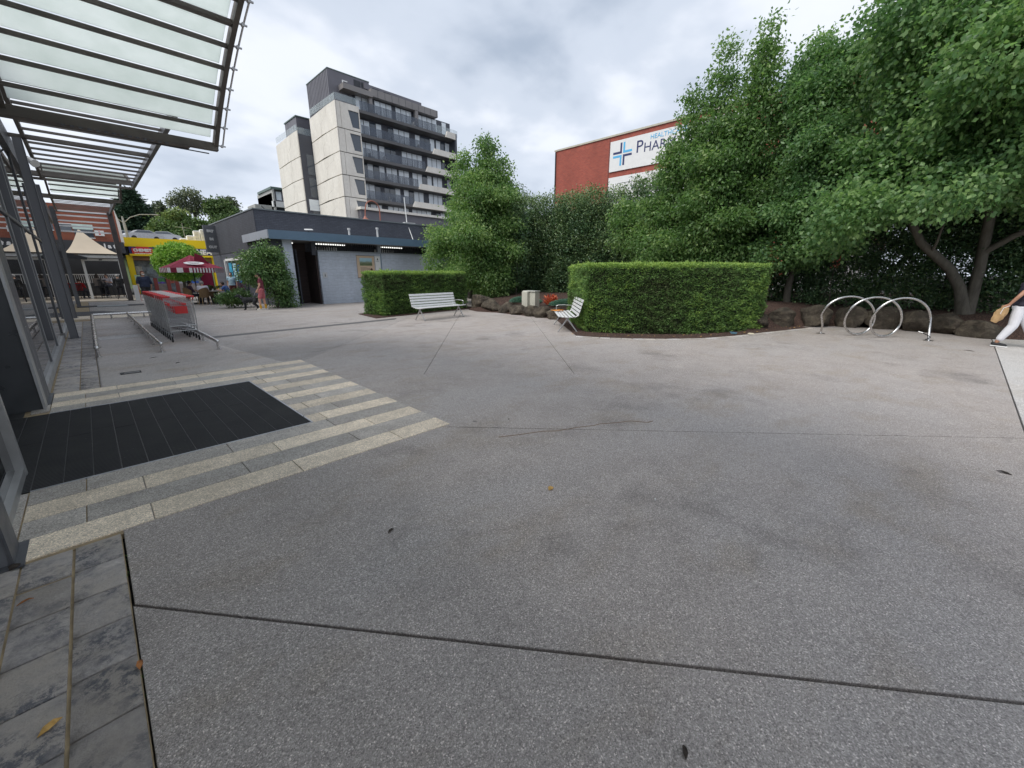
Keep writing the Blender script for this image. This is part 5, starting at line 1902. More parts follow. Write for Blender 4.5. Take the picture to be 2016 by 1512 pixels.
# ---- maroon umbrella and outdoor tables
um = thing("market_umbrella", "maroon market umbrella with striped valance and white oval emblem before the round tree", "umbrella", (4.3, 28.5, 0))
cxu, cyu = 4.22, 28.6
M_stripe = NT("striped valance")
s_ = M_stripe.n("ShaderNodeSeparateXYZ")
M_stripe.l(M_stripe.pos(), s_.inputs[0])
u_ = M_stripe.math('ADD', s_.outputs[0], s_.outputs[1])
st_ = M_stripe.math('GREATER_THAN', M_stripe.math('FRACT', M_stripe.math('MULTIPLY', u_, 6.2)), 0.5)
M_stripe.set(Base_Color=M_stripe.mix(st_, (0.8, 0.78, 0.78), (0.2, 0.015, 0.04)), Roughness=0.8)
rad, he, ht = 1.42, 1.93, 2.62
nseg = 8
ang = [2 * pi * (i + 0.5) / nseg + 0.2 for i in range(nseg)]
for i in range(nseg):
    a0, a1 = ang[i], ang[(i + 1) % nseg]
    E0 = Vector((cxu + rad * cos(a0), cyu + rad * sin(a0), he))
    E1 = Vector((cxu + rad * cos(a1), cyu + rad * sin(a1), he))
    T0 = Vector((cxu, cyu, ht))
    mb = MB()
    n = 5
    rows_ = []
    for r_ in range(n + 1):
        f_ = r_ / n
        z_ = -0.10 * sin(pi * f_)
        A_, B_ = E0.lerp(T0, f_), E1.lerp(T0, f_)
        rows_ += [tuple(A_ + Vector((0, 0, z_ * 0.3))), tuple(A_.lerp(B_, 0.5) + Vector((0, 0, z_))), tuple(B_ + Vector((0, 0, z_ * 0.3)))]
    mb.add(rows_, [(r_ * 3 + c_, r_ * 3 + c_ + 1, (r_ + 1) * 3 + c_ + 1, (r_ + 1) * 3 + c_) for r_ in range(n) for c_ in range(2)])
    mb.build("canopy_panel", M_maroon, um)
    MB().add([tuple(E0), tuple(E1), tuple(E1 - Vector((0, 0, 0.24))), tuple(E0 - Vector((0, 0, 0.24)))], [(0, 1, 2, 3)]).build("valance", M_stripe.m, um)
    MB().tube([tuple(E0 - Vector((0, 0, 0.02))), (cxu, cyu, ht - 0.12)], 0.012, 4).build("rib", M_char, um)
MB().tube([(cxu, cyu, 0.05), (cxu, cyu, ht)], 0.025, 8).build("pole", M_char, um)
MB().disc((cxu, cyu, 0), 0.3, 0, 0.06, 16).build("base", M_char, um)
fin = MB().extr([(cxu + 0.05, cyu - 0.55, 2.32), (cxu + 0.12, cyu - 0.6, 2.70), (cxu + 0.42, cyu - 0.62, 2.58), (cxu + 0.68, cyu - 0.6, 2.15)], (0.02, 0.06, 0))
fin.build("roof_vent_flap", M_maroon, um)
el = MB()
Ec = Vector((cxu - 0.05, cyu - 1.02, 2.14))
nrm = Vector((0.05, -0.62, 1.25)).normalized()
uu = Vector((1, 0, 0))
vv = nrm.cross(uu).normalized()
el.extr([tuple(Ec + nrm * 0.03 + uu * 0.44 * cos(a) + vv * 0.17 * sin(a)) for a in [i * pi / 10 for i in range(20)]], tuple(nrm * 0.01))
el.build("oval_emblem", M_white, um)
mb = MB()
for i, (u0, u1) in enumerate(((-0.26, 0.26), (-0.2, 0.2))):
    q = Ec + nrm * 0.045 + vv * (0.03 - 0.07 * i)
    mb.bar(tuple(q + uu * u0), tuple(q + uu * u1), 0.03, 0.008)
mb.build("emblem_line", M_maroon, um)
t = thing("cafe_banner", "maroon fabric banner panel hanging behind the seated men under the umbrella", "banner", (5.65, 34, 0.4))
MB().box(5.35, 6.0, 34.0, 34.04, 0.35, 1.7).build("cloth", simple("bright maroon", (0.36, 0.02, 0.07), 0.7, 0, 0.08, 3), t)
MB().box(5.33, 5.36, 33.98, 34.05, 0, 1.75).box(6.0, 6.03, 33.98, 34.05, 0, 1.75).build("frame", M_char, t)
M_wick = simple("brown wicker", (0.17, 0.105, 0.05), 0.7, 0, 0.4, 30)
cafe_chair(4.28, 27.3, -2.9, "brown wicker chair of the white shirted man, back to the plaza", M_wick, wicker=True)
cafe_chair(5.42, 27.0, -1.9, "brown wicker chair of the man in the blue shirt", M_wick, wicker=True)
cafe_chair(3.75, 27.9, 2.2, "shaded wicker chair left of the white shirted man", M_wick, wicker=True)
cafe_chair(4.75, 28.4, 0.2, "wicker chair on the far side of the small cafe table", M_wick, wicker=True)
t = thing("cafe_table", "small round cafe table between the two seated men", "table", (4.85, 27.6, 0))
MB().disc((4.85, 27.5, 0), 0.36, 0.70, 0.73, 18).build("tabletop", simple("pale table top", (0.5, 0.47, 0.43), 0.4), t)
MB().tube([(4.85, 27.5, 0.02), (4.85, 27.5, 0.70)], 0.03, 8).build("stem", M_char, t)
MB().disc((4.85, 27.5, 0), 0.22, 0.0, 0.03, 14).build("foot", M_char, t)
mb = MB().tube([(4.75, 27.45, 0.73), (4.75, 27.45, 0.83)], 0.03, 8)
tagp(mb.build("drinking_glass", M_white), "small white cup standing on the round cafe table", "cup")

# ================================================================== BENCHES


def make_bench(label, L=2.05, arm_side=1):
    """seat faces -Y, long side along X"""
    t = thing("park_bench", label, "bench", (0, 0, 0), "white slatted benches of the plaza")
    # side profile of frame
    for sx in (-1, 1):
        x = sx * (L / 2 - 0.12)
        mb = MB().tube([(x, -0.28, 0.44), (x, 0.0, 0.415), (x, 0.20, 0.42), (x, 0.27, 0.47), (x, 0.33, 0.62), (x, 0.39, 0.86)], 0.018, 6)
        mb.build("side_frame", M_alu, t)
        for a, b in (((x, -0.02, 0.38), (x + 0.0, -0.27, 0.02)), ((x, -0.02, 0.38), (x, 0.25, 0.02))):
            MB().tube([a, b], [0.024, 0.017], 8).build("leg", M_alu, t)
        mb = MB().disc((x, -0.27, 0), 0.03, 0, 0.02, 10).disc((x, 0.25, 0), 0.03, 0, 0.02, 10)
        mb.tube([(x, -0.02, 0.33), (x, -0.02, 0.43)], 0.034, 8)
        mb.build("foot", M_alu, t)
    if arm_side:
        xa = arm_side * (L / 2 - 0.05)
        MB().tube([(xa, 0.30, 0.62), (xa, 0.05, 0.64), (xa, -0.16, 0.63), (xa, -0.21, 0.60), (xa, -0.21, 0.46)], 0.013, 6).build("armrest", M_alu, t)
    me = MB().cbox(-L / 2, L / 2, -0.036, 0.036, 0, 0.02, 0.004).mesh("slat", M_offwhite)
    for i in range(5):
        y = -0.26 + i * 0.105
        z = 0.455 - (0.03 * sin(pi * (i + 0.4) / 5))
        o = link("slat", me, t, (0, y, z))
    for i in range(5):
        f_ = i / 4
        o = link("slat", me, t, (0, 0.285 + 0.11 * f_, 0.50 + 0.375 * f_))
        o.rotation_euler = (radians(74), 0, 0)
    return t


b1_ = make_bench("white slatted bench in front of the smaller hedge, seat facing the plaza", 2.15, 1)
b1_.location = (9.0, 12.45, 0)
b1_.rotation_euler = (0, 0, radians(6))
b2_ = make_bench("white slatted bench by the large hedge, seen end on, orange flyer on it", 2.0, -1)
b2_.location = (9.98, 7.38, 0)
b2_.rotation_euler = (0, 0, radians(42 + 180))
t = thing("flyer", "orange and yellow paper flyer lying on the seat of the end on bench", "paper", (10.25, 7.9, 0.485))
MB().hexa([(-0.22, -0.1, 0.0), (0.18, -0.13, 0.005), (0.24, 0.1, 0.0), (-0.2, 0.12, 0.01), (-0.22, -0.1, 0.006), (0.18, -0.13, 0.012), (0.24, 0.1, 0.006), (-0.2, 0.12, 0.016)])
mb = MB().hexa([(10.1, 7.85, 0.49), (10.45, 7.8, 0.488), (10.52, 8.05, 0.49), (10.15, 8.1, 0.492), (10.1, 7.85, 0.495), (10.45, 7.8, 0.50), (10.52, 8.05, 0.495), (10.15, 8.1, 0.50)])
mb.build("sheet", simple("orange print", (0.85, 0.28, 0.02), 0.6, 0, 0.35, 9), t)

# ================================================================== BIKE RACK
rk = thing("bike_rack", "stainless spiral bike rack of looping tube before the boulders", "bike rack", (14.15, 0.45, 0))
ys0 = 1.50
pts = [(14.0, 1.53, 0.0), (13.95, 1.52, 0.25)]
nst = 110
for i in range(nst + 1):
    t_ = -pi / 2 + 5 * pi * i / nst
    pts.append((14.13 + 0.41 * sin(t_ - 0.35), 1.037 - 0.524 * t_ / (2 * pi) - 0.40 * sin(t_), 0.535 + 0.505 * cos(t_)))
pts.append((14.40, -0.57, 0.28))
pts.append((14.30, -0.60, 0.0))
rt = MB().tube(pts, 0.026, 12)
smooth_obj(rt.build("tube", M_steel, rk), 1.2)
RE = pts[-1]
for (x_, y_) in ((14.0, 1.53), (RE[0], RE[1])):
    MB().disc((x_, y_, 0), 0.10, 0.0, 0.012, 20).build("foot_plate", M_steel, rk)
print("rack end", RE)
t = thing("bicycle_lock", "leftover silver and black lock hooked round the right foot of the bike rack", "lock", (RE[0], RE[1], 0.05))
mb = MB().tube([(RE[0] - 0.05, RE[1] + 0.20, 0.21), (RE[0] - 0.05, RE[1] + 0.10, 0.17), (RE[0] - 0.05, RE[1] + 0.03, 0.14), (RE[0] - 0.05, RE[1] - 0.02, 0.10), (RE[0] - 0.05, RE[1] + 0.03, 0.05), (RE[0] - 0.04, RE[1] + 0.06, 0.03)], 0.012, 6)
mb.build("shackle", M_black, t)
MB().tube([(RE[0] - 0.05, RE[1] + 0.22, 0.215), (RE[0] - 0.05, RE[1] + 0.13, 0.19)], 0.018, 8).build("barrel", M_steel, t)

# ================================================================== GARDEN BEDS
EDGE_L = [(13.2, 15.6), (12.1, 14.6), (11.75, 13.6), (12.0, 12.6), (11.9, 11.6), (11.85, 10.4), (11.7, 9.2), (11.9, 8.4)]
EDGE_R = [(12.9, 3.1), (14.3, 2.75), (15.4, 2.2), (16.3, 1.5), (16.9, 0.7), (16.75, 0.0), (16.3, -0.6), (16.3, -1.2), (15.9, -1.75), (16.2, -2.6), (16.8, -6.0)]
poly = EDGE_L + EDGE_R
bedv, bedf = [], []
back = [(29.5, 17.5), (29.5, 16.2), (29.5, 15), (29.5, 14), (29.5, 13), (29.5, 12), (29.5, 11), (29.5, 10), (29.5, 7), (29.5, 5.5), (29.5, 4.5), (29.5, 3.5), (29.5, 2.6), (29.5, 1.4), (29.5, 0), (29.5, -1), (29.5, -2), (29.5, -3.5), (29.5, -6)]
NS = 14
fr = [0, 0.015, 0.04, 0.08, 0.12, 0.17, 0.22, 0.28, 0.36, 0.45, 0.55, 0.68, 0.82, 1.0]
for i, (a, b) in enumerate(zip(poly, back)):
    for j, f_ in enumerate(fr):
        x_, y_ = a[0] + (b[0] - a[0]) * f_, a[1] + (b[1] - a[1]) * f_
        z_ = 0.02 + 0.40 * min(1, f_ / 0.10) + 0.2 * min(1, max(0, f_ - 0.1) / 0.15) + random.uniform(-0.02, 0.02)
        if j == 0:
            z_ = -0.03
        bedv.append((x_, y_, z_))
for i in range(len(poly) - 1):
    for j in range(NS - 1):
        a = i * NS + j
        bedf.append((a, a + 1, a + NS + 1, a + NS))
bed = struct(MB().add(bedv, bedf).build("garden_bed", M_mulch, smooth=True))
# narrow soil strip under the small hedge and in front of the big one
struct(MB().prism([(7.3, 14.15), (12.4, 14.9), (13.4, 15.4), (13.2, 16.6), (7.6, 16.2)], -0.02, 0.03).build("hedge_soil", M_mulch))
kerbline = [(8.85, 6.15), (9.05, 5.55), (9.45, 4.85), (10.0, 4.2), (10.8, 3.55), (11.8, 3.1), (12.9, 2.75), (14.1, 2.35), (15.2, 1.95)]
inner = [(12.1, 8.9), (12.3, 8.0), (12.6, 7.2), (13, 6.4), (13.4, 5.7), (13.8, 5.0), (14.2, 4.3), (14.7, 3.5), (15.4, 2.4)]
mb = MB()
for i in range(len(kerbline) - 1):
    mb.add([(*kerbline[i], 0.012), (*inner[i], 0.03), (*inner[i + 1], 0.03), (*kerbline[i + 1], 0.012)], [(0, 3, 2, 1)])
mb.add([(8.85, 6.15, 0.012), (11.7, 9.1, 0.012), (12.1, 8.9, 0.03)], [(0, 2, 1)])
struct(mb.build("hedge_soil", M_mulch))
kb = thing("paver_kerb", None, None)
kb["kind"] = 'structure'
for a, b in zip(kerbline[:-1], kerbline[1:]):
    a, b = Vector((*a, 0)), Vector((*b, 0))
    d = (b - a)
    n_ = Vector((-d.y, d.x, 0)).normalized() * -0.14
    for k_ in range(3):
        p0, p1 = a + d * (k_ / 3 + 0.01), a + d * ((k_ + 1) / 3 - 0.01)
        MB().prism([tuple(p0)[:2], tuple(p1)[:2], tuple(p1 + n_)[:2], tuple(p0 + n_)[:2]], -0.02, 0.014, 0.002).build("paver", M_grey if k_ else M_path, kb)


def boulder(x, y, z, rx, ry, rz, seed, label, rot=0.0):
    r_ = np.random.default_rng(seed)
    bm_v, bm_f = [], []
    nu, nv = 30, 20
    pl = r_.normal(size=(15, 3))
    pl /= np.linalg.norm(pl, axis=1, keepdims=True)
    dd = r_.uniform(0.62, 0.92, 15)
    ph = r_.uniform(0, 6, 6)
    for j in range(nv + 1):
        th = pi * j / nv
        for i in range(nu):
            a = 2 * pi * i / nu
            d = np.array([sin(th) * cos(a), sin(th) * sin(a), cos(th)])
            k_ = 1.0
            for p_, q_ in zip(pl, dd):
                dt = d @ p_
                if dt > 0.05:
                    k_ = min(k_, q_ / dt)
            k_ *= 1 + 0.035 * sin(5 * d[0] + ph[0]) * sin(6 * d[1] + ph[1]) + 0.03 * sin(9 * d[2] + ph[2] + 4 * d[0])
            v_ = d * k_
            v_ = np.array([v_[0] * rx, v_[1] * ry, v_[2] * rz])
            v_ = np.array([v_[0] * cos(rot) - v_[1] * sin(rot), v_[0] * sin(rot) + v_[1] * cos(rot), v_[2]])
            bm_v.append((x + v_[0], y + v_[1], z + v_[2]))
    for j in range(nv):
        for i in range(nu):
            i2 = (i + 1) % nu
            bm_f.append((j * nu + i, (j + 1) * nu + i, (j + 1) * nu + i2, j * nu + i2))
    o = MB().add(bm_v, bm_f).build("boulder", M_rock)
    smooth_obj(o, 0.32)
    return tagp(o, label, "boulder", "boulders edging the garden bed")


B = [  # left bed
    (12.75, 14.4, 0.28, 0.55, 0.6, 0.52, "rough rounded boulder against the end of the small hedge"),
    (12.45, 13.3, 0.22, 0.4, 0.75, 0.34, "long sloping pale boulder right of the white bench"),
    (12.35, 12.25, 0.16, 0.38, 0.5, 0.30, "dark boulder at the bend of the bed, left of the cabinet"),
    (12.15, 11.35, 0.14, 0.36, 0.42, 0.28, "low boulder in front of the bluish ground cover"),
    (12.1, 10.65, 0.15, 0.36, 0.42, 0.34, "boulder directly in front of the pale cabinet"),
    (12.0, 9.95, 0.15, 0.36, 0.38, 0.34, "boulder right of the cabinet with a flat top"),
    (11.9, 9.3, 0.14, 0.36, 0.40, 0.31, "boulder in front of the red orange plant"),
    (12.3, 8.5, 0.2, 0.36, 0.4, 0.36, "boulder half hidden behind the end on bench"),
    # right bed
    (14.1, 3.35, 0.2, 0.6, 0.5, 0.36, "boulder hidden behind the right end of the big hedge"),
    (15.1, 2.75, 0.22, 0.55, 0.46, 0.40, "squarish boulder left of the bike rack"),
    (15.95, 1.95, 0.26, 0.5, 0.52, 0.46, "large block boulder behind the left foot of the bike rack"),
    (16.5, 1.15, 0.24, 0.5, 0.48, 0.42, "boulder seen through the left loop of the bike rack"),
    (16.75, 0.35, 0.26, 0.5, 0.52, 0.50, "tall boulder behind the right loop of the bike rack"),
    (16.65, -0.4, 0.22, 0.5, 0.44, 0.40, "boulder behind the right leg of the bike rack"),
    (16.55, -0.95, 0.24, 0.46, 0.36, 0.42, "peaked boulder with a pale top right of the bike rack"),
    (16.25, -1.60, 0.14, 0.5, 0.52, 0.34, "low mossy boulder beside the walking woman"),
]
for i, (x, y, z, rx, ry, rz, lab) in enumerate(B):
    boulder(x, y, z, rx, ry, rz, 40 + i, lab, rot=random.uniform(-0.3, 0.3))

cb = thing("utility_cabinet", "pale grey electrical cabinet standing in the garden bed behind the boulders", "cabinet", (12.6, 11.2, 0.25))
MB().cbox(12.42, 12.80, 11.14, 11.44, 0.2, 0.92, 0.02).build("case", simple("pale cabinet", (0.50, 0.49, 0.42), 0.6, 0, 0.06, 4), cb)
MB().cbox(12.54, 12.82, 10.82, 11.12, 0.2, 0.92, 0.02).build("door_half", simple("pale cabinet", (0.50, 0.49, 0.42), 0.6, 0, 0.06, 4), cb)
MB().box(12.50, 12.84, 10.80, 11.46, 0.92, 0.95).build("lid", simple("pale cabinet lid", (0.55, 0.55, 0.50), 0.6, 0, 0.06, 4), cb)

# ================================================================== FOLIAGE


def hedge(name, poly, z0, z1, label, n_leaf, size, tone=0.42, corefrac=0.09, paletop=True):
    """clipped hedge: soft box of fine needles on a woody core"""
    t = thing(name, label, "hedge", (sum(p[0] for p in poly) / len(poly), sum(p[1] for p in poly) / len(poly), z0))
    MB().prism(inset(poly, corefrac), z0 - 0.02, z1 - corefrac, 0.05).build("core", simple("hedge core", (0.016, 0.022, 0.010), 0.95), t)
    n = len(poly)
    area = sum(poly[i][0] * poly[(i + 1) % n][1] - poly[(i + 1) % n][0] * poly[i][1] for i in range(n))
    sg_ = 1 if area > 0 else -1
    el = [math.dist(poly[i], poly[(i + 1) % n]) for i in range(n)]
    per = sum(el)
    A_side = per * (z1 - z0)
    A_top = abs(area) / 2
    ntop = int(n_leaf * A_top / (A_top + A_side))
    ns_ = n_leaf - ntop
    s = RNG.uniform(0, per, ns_)
    cum = np.cumsum([0] + el)
    idx = np.clip(np.searchsorted(cum, s, side='right') - 1, 0, n - 1)
    P0 = np.array(poly)[idx]
    P1 = np.array(poly)[(idx + 1) % n]
    f_ = ((s - cum[idx]) / np.array(el)[idx])[:, None]
    xy = P0 + (P1 - P0) * f_
    d = (P1 - P0) / np.linalg.norm(P1 - P0, axis=1, keepdims=True)
    nrm = np.stack([d[:, 1], -d[:, 0]], 1) * sg_
    z = RNG.uniform(z0, z1, ns_)
    # tufty surface: low-frequency in/out waves and layered sprays
    Q = np.concatenate([xy, z[:, None]], 1)
    wav = 0.05 * vnoise(Q, (3, 3, 6)) + 0.055 * vnoise(Q, (7, 7, 15))
    inn = RNG.uniform(-0.10, 0.015, ns_)
    xy2 = xy + nrm * (wav + inn)[:, None]
    Ps = np.concatenate([xy2, z[:, None]], 1)
    Ds = np.concatenate([nrm * 0.7, np.full((ns_, 1), 0.12)], 1) + RNG.normal(size=(ns_, 3)) * np.array([0.55, 0.55, 0.32])
    mott = 0.30 * vnoise(Q + 7, (1.2, 1.2, 1.8)) + 0.22 * vnoise(Q, (7, 7, 15))
    Ts = tone + mott + RNG.normal(0, 0.15, ns_)
    if paletop:
        Ts = Ts + 0.42 * np.clip((z - (z1 - 0.16)) / 0.16, 0, 1)  # leaf tone gets paler near the top edge
    # top
    lo, hi = np.array(poly).min(0), np.array(poly).max(0)
    pts_ = []
    while len(pts_) < ntop:
        q = RNG.uniform(lo, hi, (ntop * 2, 2))
        ins = np.ones(len(q), bool)
        for i in range(n):
            a, b = np.array(poly[i]), np.array(poly[(i + 1) % n])
            ins &= (((b[0] - a[0]) * (q[:, 1] - a[1]) - (b[1] - a[1]) * (q[:, 0] - a[0])) * sg_) > 0
        pts_ += list(q[ins])
    q = np.array(pts_[:ntop])
    zt_ = z1 + RNG.uniform(-0.09, 0.012, ntop) + 0.02 * np.sin(q[:, 0] * 6) * np.sin(q[:, 1] * 7)
    Pt = np.concatenate([q, zt_[:, None]], 1)
    Dt = np.concatenate([RNG.normal(size=(ntop, 2)) * 0.45, RNG.uniform(0.4, 1.2, (ntop, 1))], 1)
    Tt = np.full(ntop, tone + (0.42 if paletop else 0.1)) + RNG.normal(0, 0.12, ntop)
    ksh = RNG.integers(0, ntop, 260)
    for k_ in ksh:
        b_ = Pt[k_]
        m_n = 7
        hh_ = RNG.uniform(0.03, 0.10)
        Pt = np.concatenate([Pt, b_ + np.stack([RNG.normal(0, 0.008, m_n), RNG.normal(0, 0.008, m_n), np.linspace(0, hh_, m_n)], 1)])
        Dt = np.concatenate([Dt, np.stack([RNG.normal(0, 0.4, m_n), RNG.normal(0, 0.4, m_n), np.ones(m_n)], 1)])
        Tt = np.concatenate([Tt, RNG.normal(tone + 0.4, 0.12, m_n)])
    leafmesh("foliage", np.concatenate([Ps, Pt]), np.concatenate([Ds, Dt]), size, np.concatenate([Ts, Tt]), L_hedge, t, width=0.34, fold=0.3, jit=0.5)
    return t


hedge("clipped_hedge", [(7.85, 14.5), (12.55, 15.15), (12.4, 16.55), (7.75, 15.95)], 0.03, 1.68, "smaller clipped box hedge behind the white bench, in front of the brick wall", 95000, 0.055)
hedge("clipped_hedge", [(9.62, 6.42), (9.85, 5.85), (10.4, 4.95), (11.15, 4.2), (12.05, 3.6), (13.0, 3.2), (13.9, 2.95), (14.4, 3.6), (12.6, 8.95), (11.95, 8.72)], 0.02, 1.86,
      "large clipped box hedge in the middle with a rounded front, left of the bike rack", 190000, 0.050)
# dead dry patches are part of the foliage; a few bare twigs at the foot
rs = random.Random(2)


def tree(name, label, cat, base, lobes, nclus, per, sig, size, mat, trunk=None, tr=0.14, bark=None, width=0.55, group=None, droop=0.5, tone=0.45, zmin=None, limbs=6, shell=(0.72, 1.05)):
    t = thing(name, label, cat, base, group)
    bark = bark or M_bark
    paths = []
    if trunk is None:
        L0 = max(lobes, key=lambda l: l[3] * l[4] * l[5])
        top = (L0[0], L0[1], L0[2] + L0[5] * 0.3)
        paths.append(wob(base, top, tr, tr * 0.35, 6, 0.05))
        mid = Vector(base).lerp(Vector(top), 0.4)
        rl = random.Random(len(lobes) * 7 + int(base[0] * 10))
        for l in rl.sample(list(lobes), min(limbs, len(lobes))):
            st_ = Vector(base).lerp(Vector(top), rl.uniform(0.25, 0.7))
            paths.append(wob(st_, (l[0], l[1], l[2]), tr * 0.4, tr * 0.08, 4, 0.08))
    else:
        paths = trunk
    smooth_obj(trunk_mesh(paths).build("trunk", bark, t), 1.5)
    P, D, T = crown_points(lobes, nclus, per, sig, droop=droop, tonebase=tone, zmin=zmin, shell=shell)
    leafmesh("crown", P, D, size, T, mat, t, width=width)
    return t


def blob(cx_, cy_, cz_, rx, ry, rz, n, seed, rmin=0.3, rmax=0.5):
    """ragged set of sub-lobes over a big ellipsoid"""
    r_ = random.Random(seed)
    out = [(cx_, cy_, cz_, rx * 0.72, ry * 0.72, rz * 0.75)]
    for _ in range(n):
        u = r_.uniform(-1, 1)
        a = r_.uniform(0, 2 * pi)
        s_ = math.sqrt(1 - u * u)
        k_ = r_.uniform(0.6, 0.95)
        q = r_.uniform(rmin, rmax)
        out.append((cx_ + rx * k_ * s_ * cos(a), cy_ + ry * k_ * s_ * sin(a), cz_ + rz * k_ * u, rx * q, ry * q, rz * q * r_.uniform(0.7, 1.2)))
    return out


def spire(x, y, z0, z1, r, n=5):
    return [(x + random.uniform(-.1, .1), y + random.uniform(-.1, .1), z0 + (z1 - z0) * (i + 0.5) / n, r * (1 - 0.7 * i / n), r * (1 - 0.7 * i / n), (z1 - z0) / n * 0.8) for i in range(n)]


# pear tree by the small hedge: broad cone, branches to the ground
lb = []
for z, r in ((1.4, 1.6), (2.4, 2.15), (3.4, 2.2), (4.4, 2.05), (5.3, 1.75), (6.0, 1.3)):
    lb += blob(15.05, 16.8, z, r, r, 0.9, 7, int(z * 10), 0.28, 0.45)
lb += spire(15.1, 16.4, 6.0, 8.0, 0.7, 4) + spire(14.4, 17.4, 5.8, 7.4, 0.55, 3) + spire(15.8, 15.9, 5.4, 7.0, 0.55, 3)
lb += [(14.0, 18.9, 2.3, 0.9, 0.9, 1.0), (14.0, 19.1, 3.4, 0.7, 0.7, 0.8), (14.9, 15.5, 1.5, 0.8, 0.7, 0.9), (14.6, 15.9, 2.7, 0.8, 0.8, 0.8)]
tree("pear_tree", "mid green pear shaped tree right of the tower, branches down to the bed", "tree", (14.7, 17.5, 0.3), lb, 3600, 34, 0.20, 0.125, L_pear, tr=0.13, tone=0.55)
# slender dark sapling beside it
lb = [(16.0, 15.15, 2.2, 0.5, 0.5, 0.7), (16.0, 15.15, 3.3, 0.5, 0.5, 0.8), (16.05, 15.1, 4.4, 0.42, 0.42, 0.7), (16.05, 15.1, 5.4, 0.32, 0.32, 0.6), (16.0, 15.2, 1.5, 0.35, 0.35, 0.5)]
tree("sapling", "slender dark sapling between the pear tree and the tall hedge", "tree", (16.0, 15.15, 0.4), lb, 210, 26, 0.15, 0.10, L_dark, tr=0.04, tone=0.55)

# tall screening hedge along the bed
lb = []
r_ = random.Random(4)
for y in np.arange(4.6, 23.6, 0.8):
    for z in (0.9, 1.8, 2.7, 3.6, 4.5, 5.15):
        lb.append((18.9 + r_.uniform(-0.25, 0.25), y + r_.uniform(-0.3, 0.3), z + r_.uniform(-0.15, 0.15), 0.8, 0.75, 0.72))
t = thing("screen_hedge", "tall dark unclipped hedge screening the red brick building", "hedge", (19.2, 11, 0.4))
MB().box(19.15, 19.5, 4.6, 23.6, 0.3, 4.9).build("core", simple("hedge core", (0.016, 0.022, 0.010), 0.95), t)
P, D, T = crown_points(lb, 11000, 30, 0.2, droop=0.15, tonebase=0.55)
k_ = (P[:, 0] < 19.25) | (P[:, 2] > 4.7)
P, D, T = P[k_], D[k_], T[k_]
T = T + 0.35 * np.clip((P[:, 2] - 4.9) / 0.9, 0, 1)     # paler leaf tone towards the unclipped tops
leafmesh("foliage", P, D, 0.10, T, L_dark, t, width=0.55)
# thinner lower right end that lets light specks through
lb = []
for y in np.arange(-5.6, 4.8, 0.7):
    for z in (0.9, 1.6, 2.3, 3.0, 3.7, 4.4):
        lb.append((19.0 + r_.uniform(-0.3, 0.3), y + r_.uniform(-0.3, 0.3), z + r_.uniform(-0.15, 0.15), 0.55, 0.6, 0.55))
t = thing("screen_hedge", "thin dark hedge under the big tree, bright specks showing through", "hedge", (19.2, 0, 0.5))
smooth_obj(trunk_mesh([wob((19.0, y, 0.4), (19.0, y + random.uniform(-.3, .3), 2.6), 0.035, 0.015, 4, 0.05) for y in np.arange(-4, 4.6, 0.8)]).build("stems", M_barkd, t))
P, D, T = crown_points(lb, 6800, 34, 0.2, droop=0.15, tonebase=0.45)
leafmesh("foliage", P, D, 0.085, T, L_dark, t, width=0.5)

# twin spired tree in front of the billboards
lb = []
for z, r in ((2.4, 1.5), (3.4, 1.7), (4.4, 1.7), (5.4, 1.4), (6.3, 1.05)):
    lb += blob(17.4, 5.9, z, r * 0.85, r, 0.85, 6, int(z * 10) + 3, 0.28, 0.42)
lb += spire(17.6, 7.3, 5.6, 8.3, 0.55, 4) + spire(17.6, 6.3, 6.0, 9.6, 0.62, 6) + spire(17.5, 4.9, 6.0, 9.65, 0.66, 6) + spire(17.6, 7.9, 4.6, 6.7, 0.42, 4)
lb += [(17.0, 9.2, 3.2, 0.6, 0.7, 0.7), (17.2, 8.3, 4.1, 0.5, 0.7, 0.6), (17.1, 9.7, 4.1, 0.3, 0.45, 0.5), (16.6, 7.7, 2.6, 0.8, 0.9, 0.8)]
tree("ornamental_pear_tree", "tall tree with two leafy spires partly covering the pharmacy billboards", "tree", (17.9, 5.9, 0.5), lb, 2300, 34, 0.20, 0.125, L_pear, tr=0.13, tone=0.45)
# next tree
lb = []
for z, r in ((2.6, 1.5), (3.8, 1.7), (5.0, 1.7), (6.2, 1.5), (7.2, 1.1), (7.8, 0.8)):
    lb += blob(17.9, 3.1, z, r, r * 0.85, 0.95, 6, int(z * 10) + 9, 0.3, 0.45)
lb += spire(17.8, 3.6, 7.6, 8.9, 0.45, 3) + spire(17.9, 2.7, 7.4, 8.6, 0.45, 3)
tree("leafy_tree", "darker broad tree between the spired tree and the big right hand tree", "tree", (18.2, 3.2, 0.5), lb, 2600, 34, 0.21, 0.12, L_maple, tr=0.13, tone=0.5)
lb = []
for z, r in ((3.2, 1.6), (4.6, 1.9), (6.0, 1.9), (7.2, 1.5)):
    lb += blob(20.6, 3.4, z, r, r * 1.2, 1.0, 6, int(z * 10) + 19, 0.3, 0.45)
    lb += blob(20.8, -1.2, z, r, r * 1.3, 1.0, 6, int(z * 10) + 29, 0.3, 0.45)
tree("background_tree", "dark leafy tree filling the gap behind the broad tree, above the thin hedge", "tree", (20.6, 1.2, 0.5), lb, 1900, 30, 0.22, 0.14, L_maple, tr=0.12, tone=0.42)
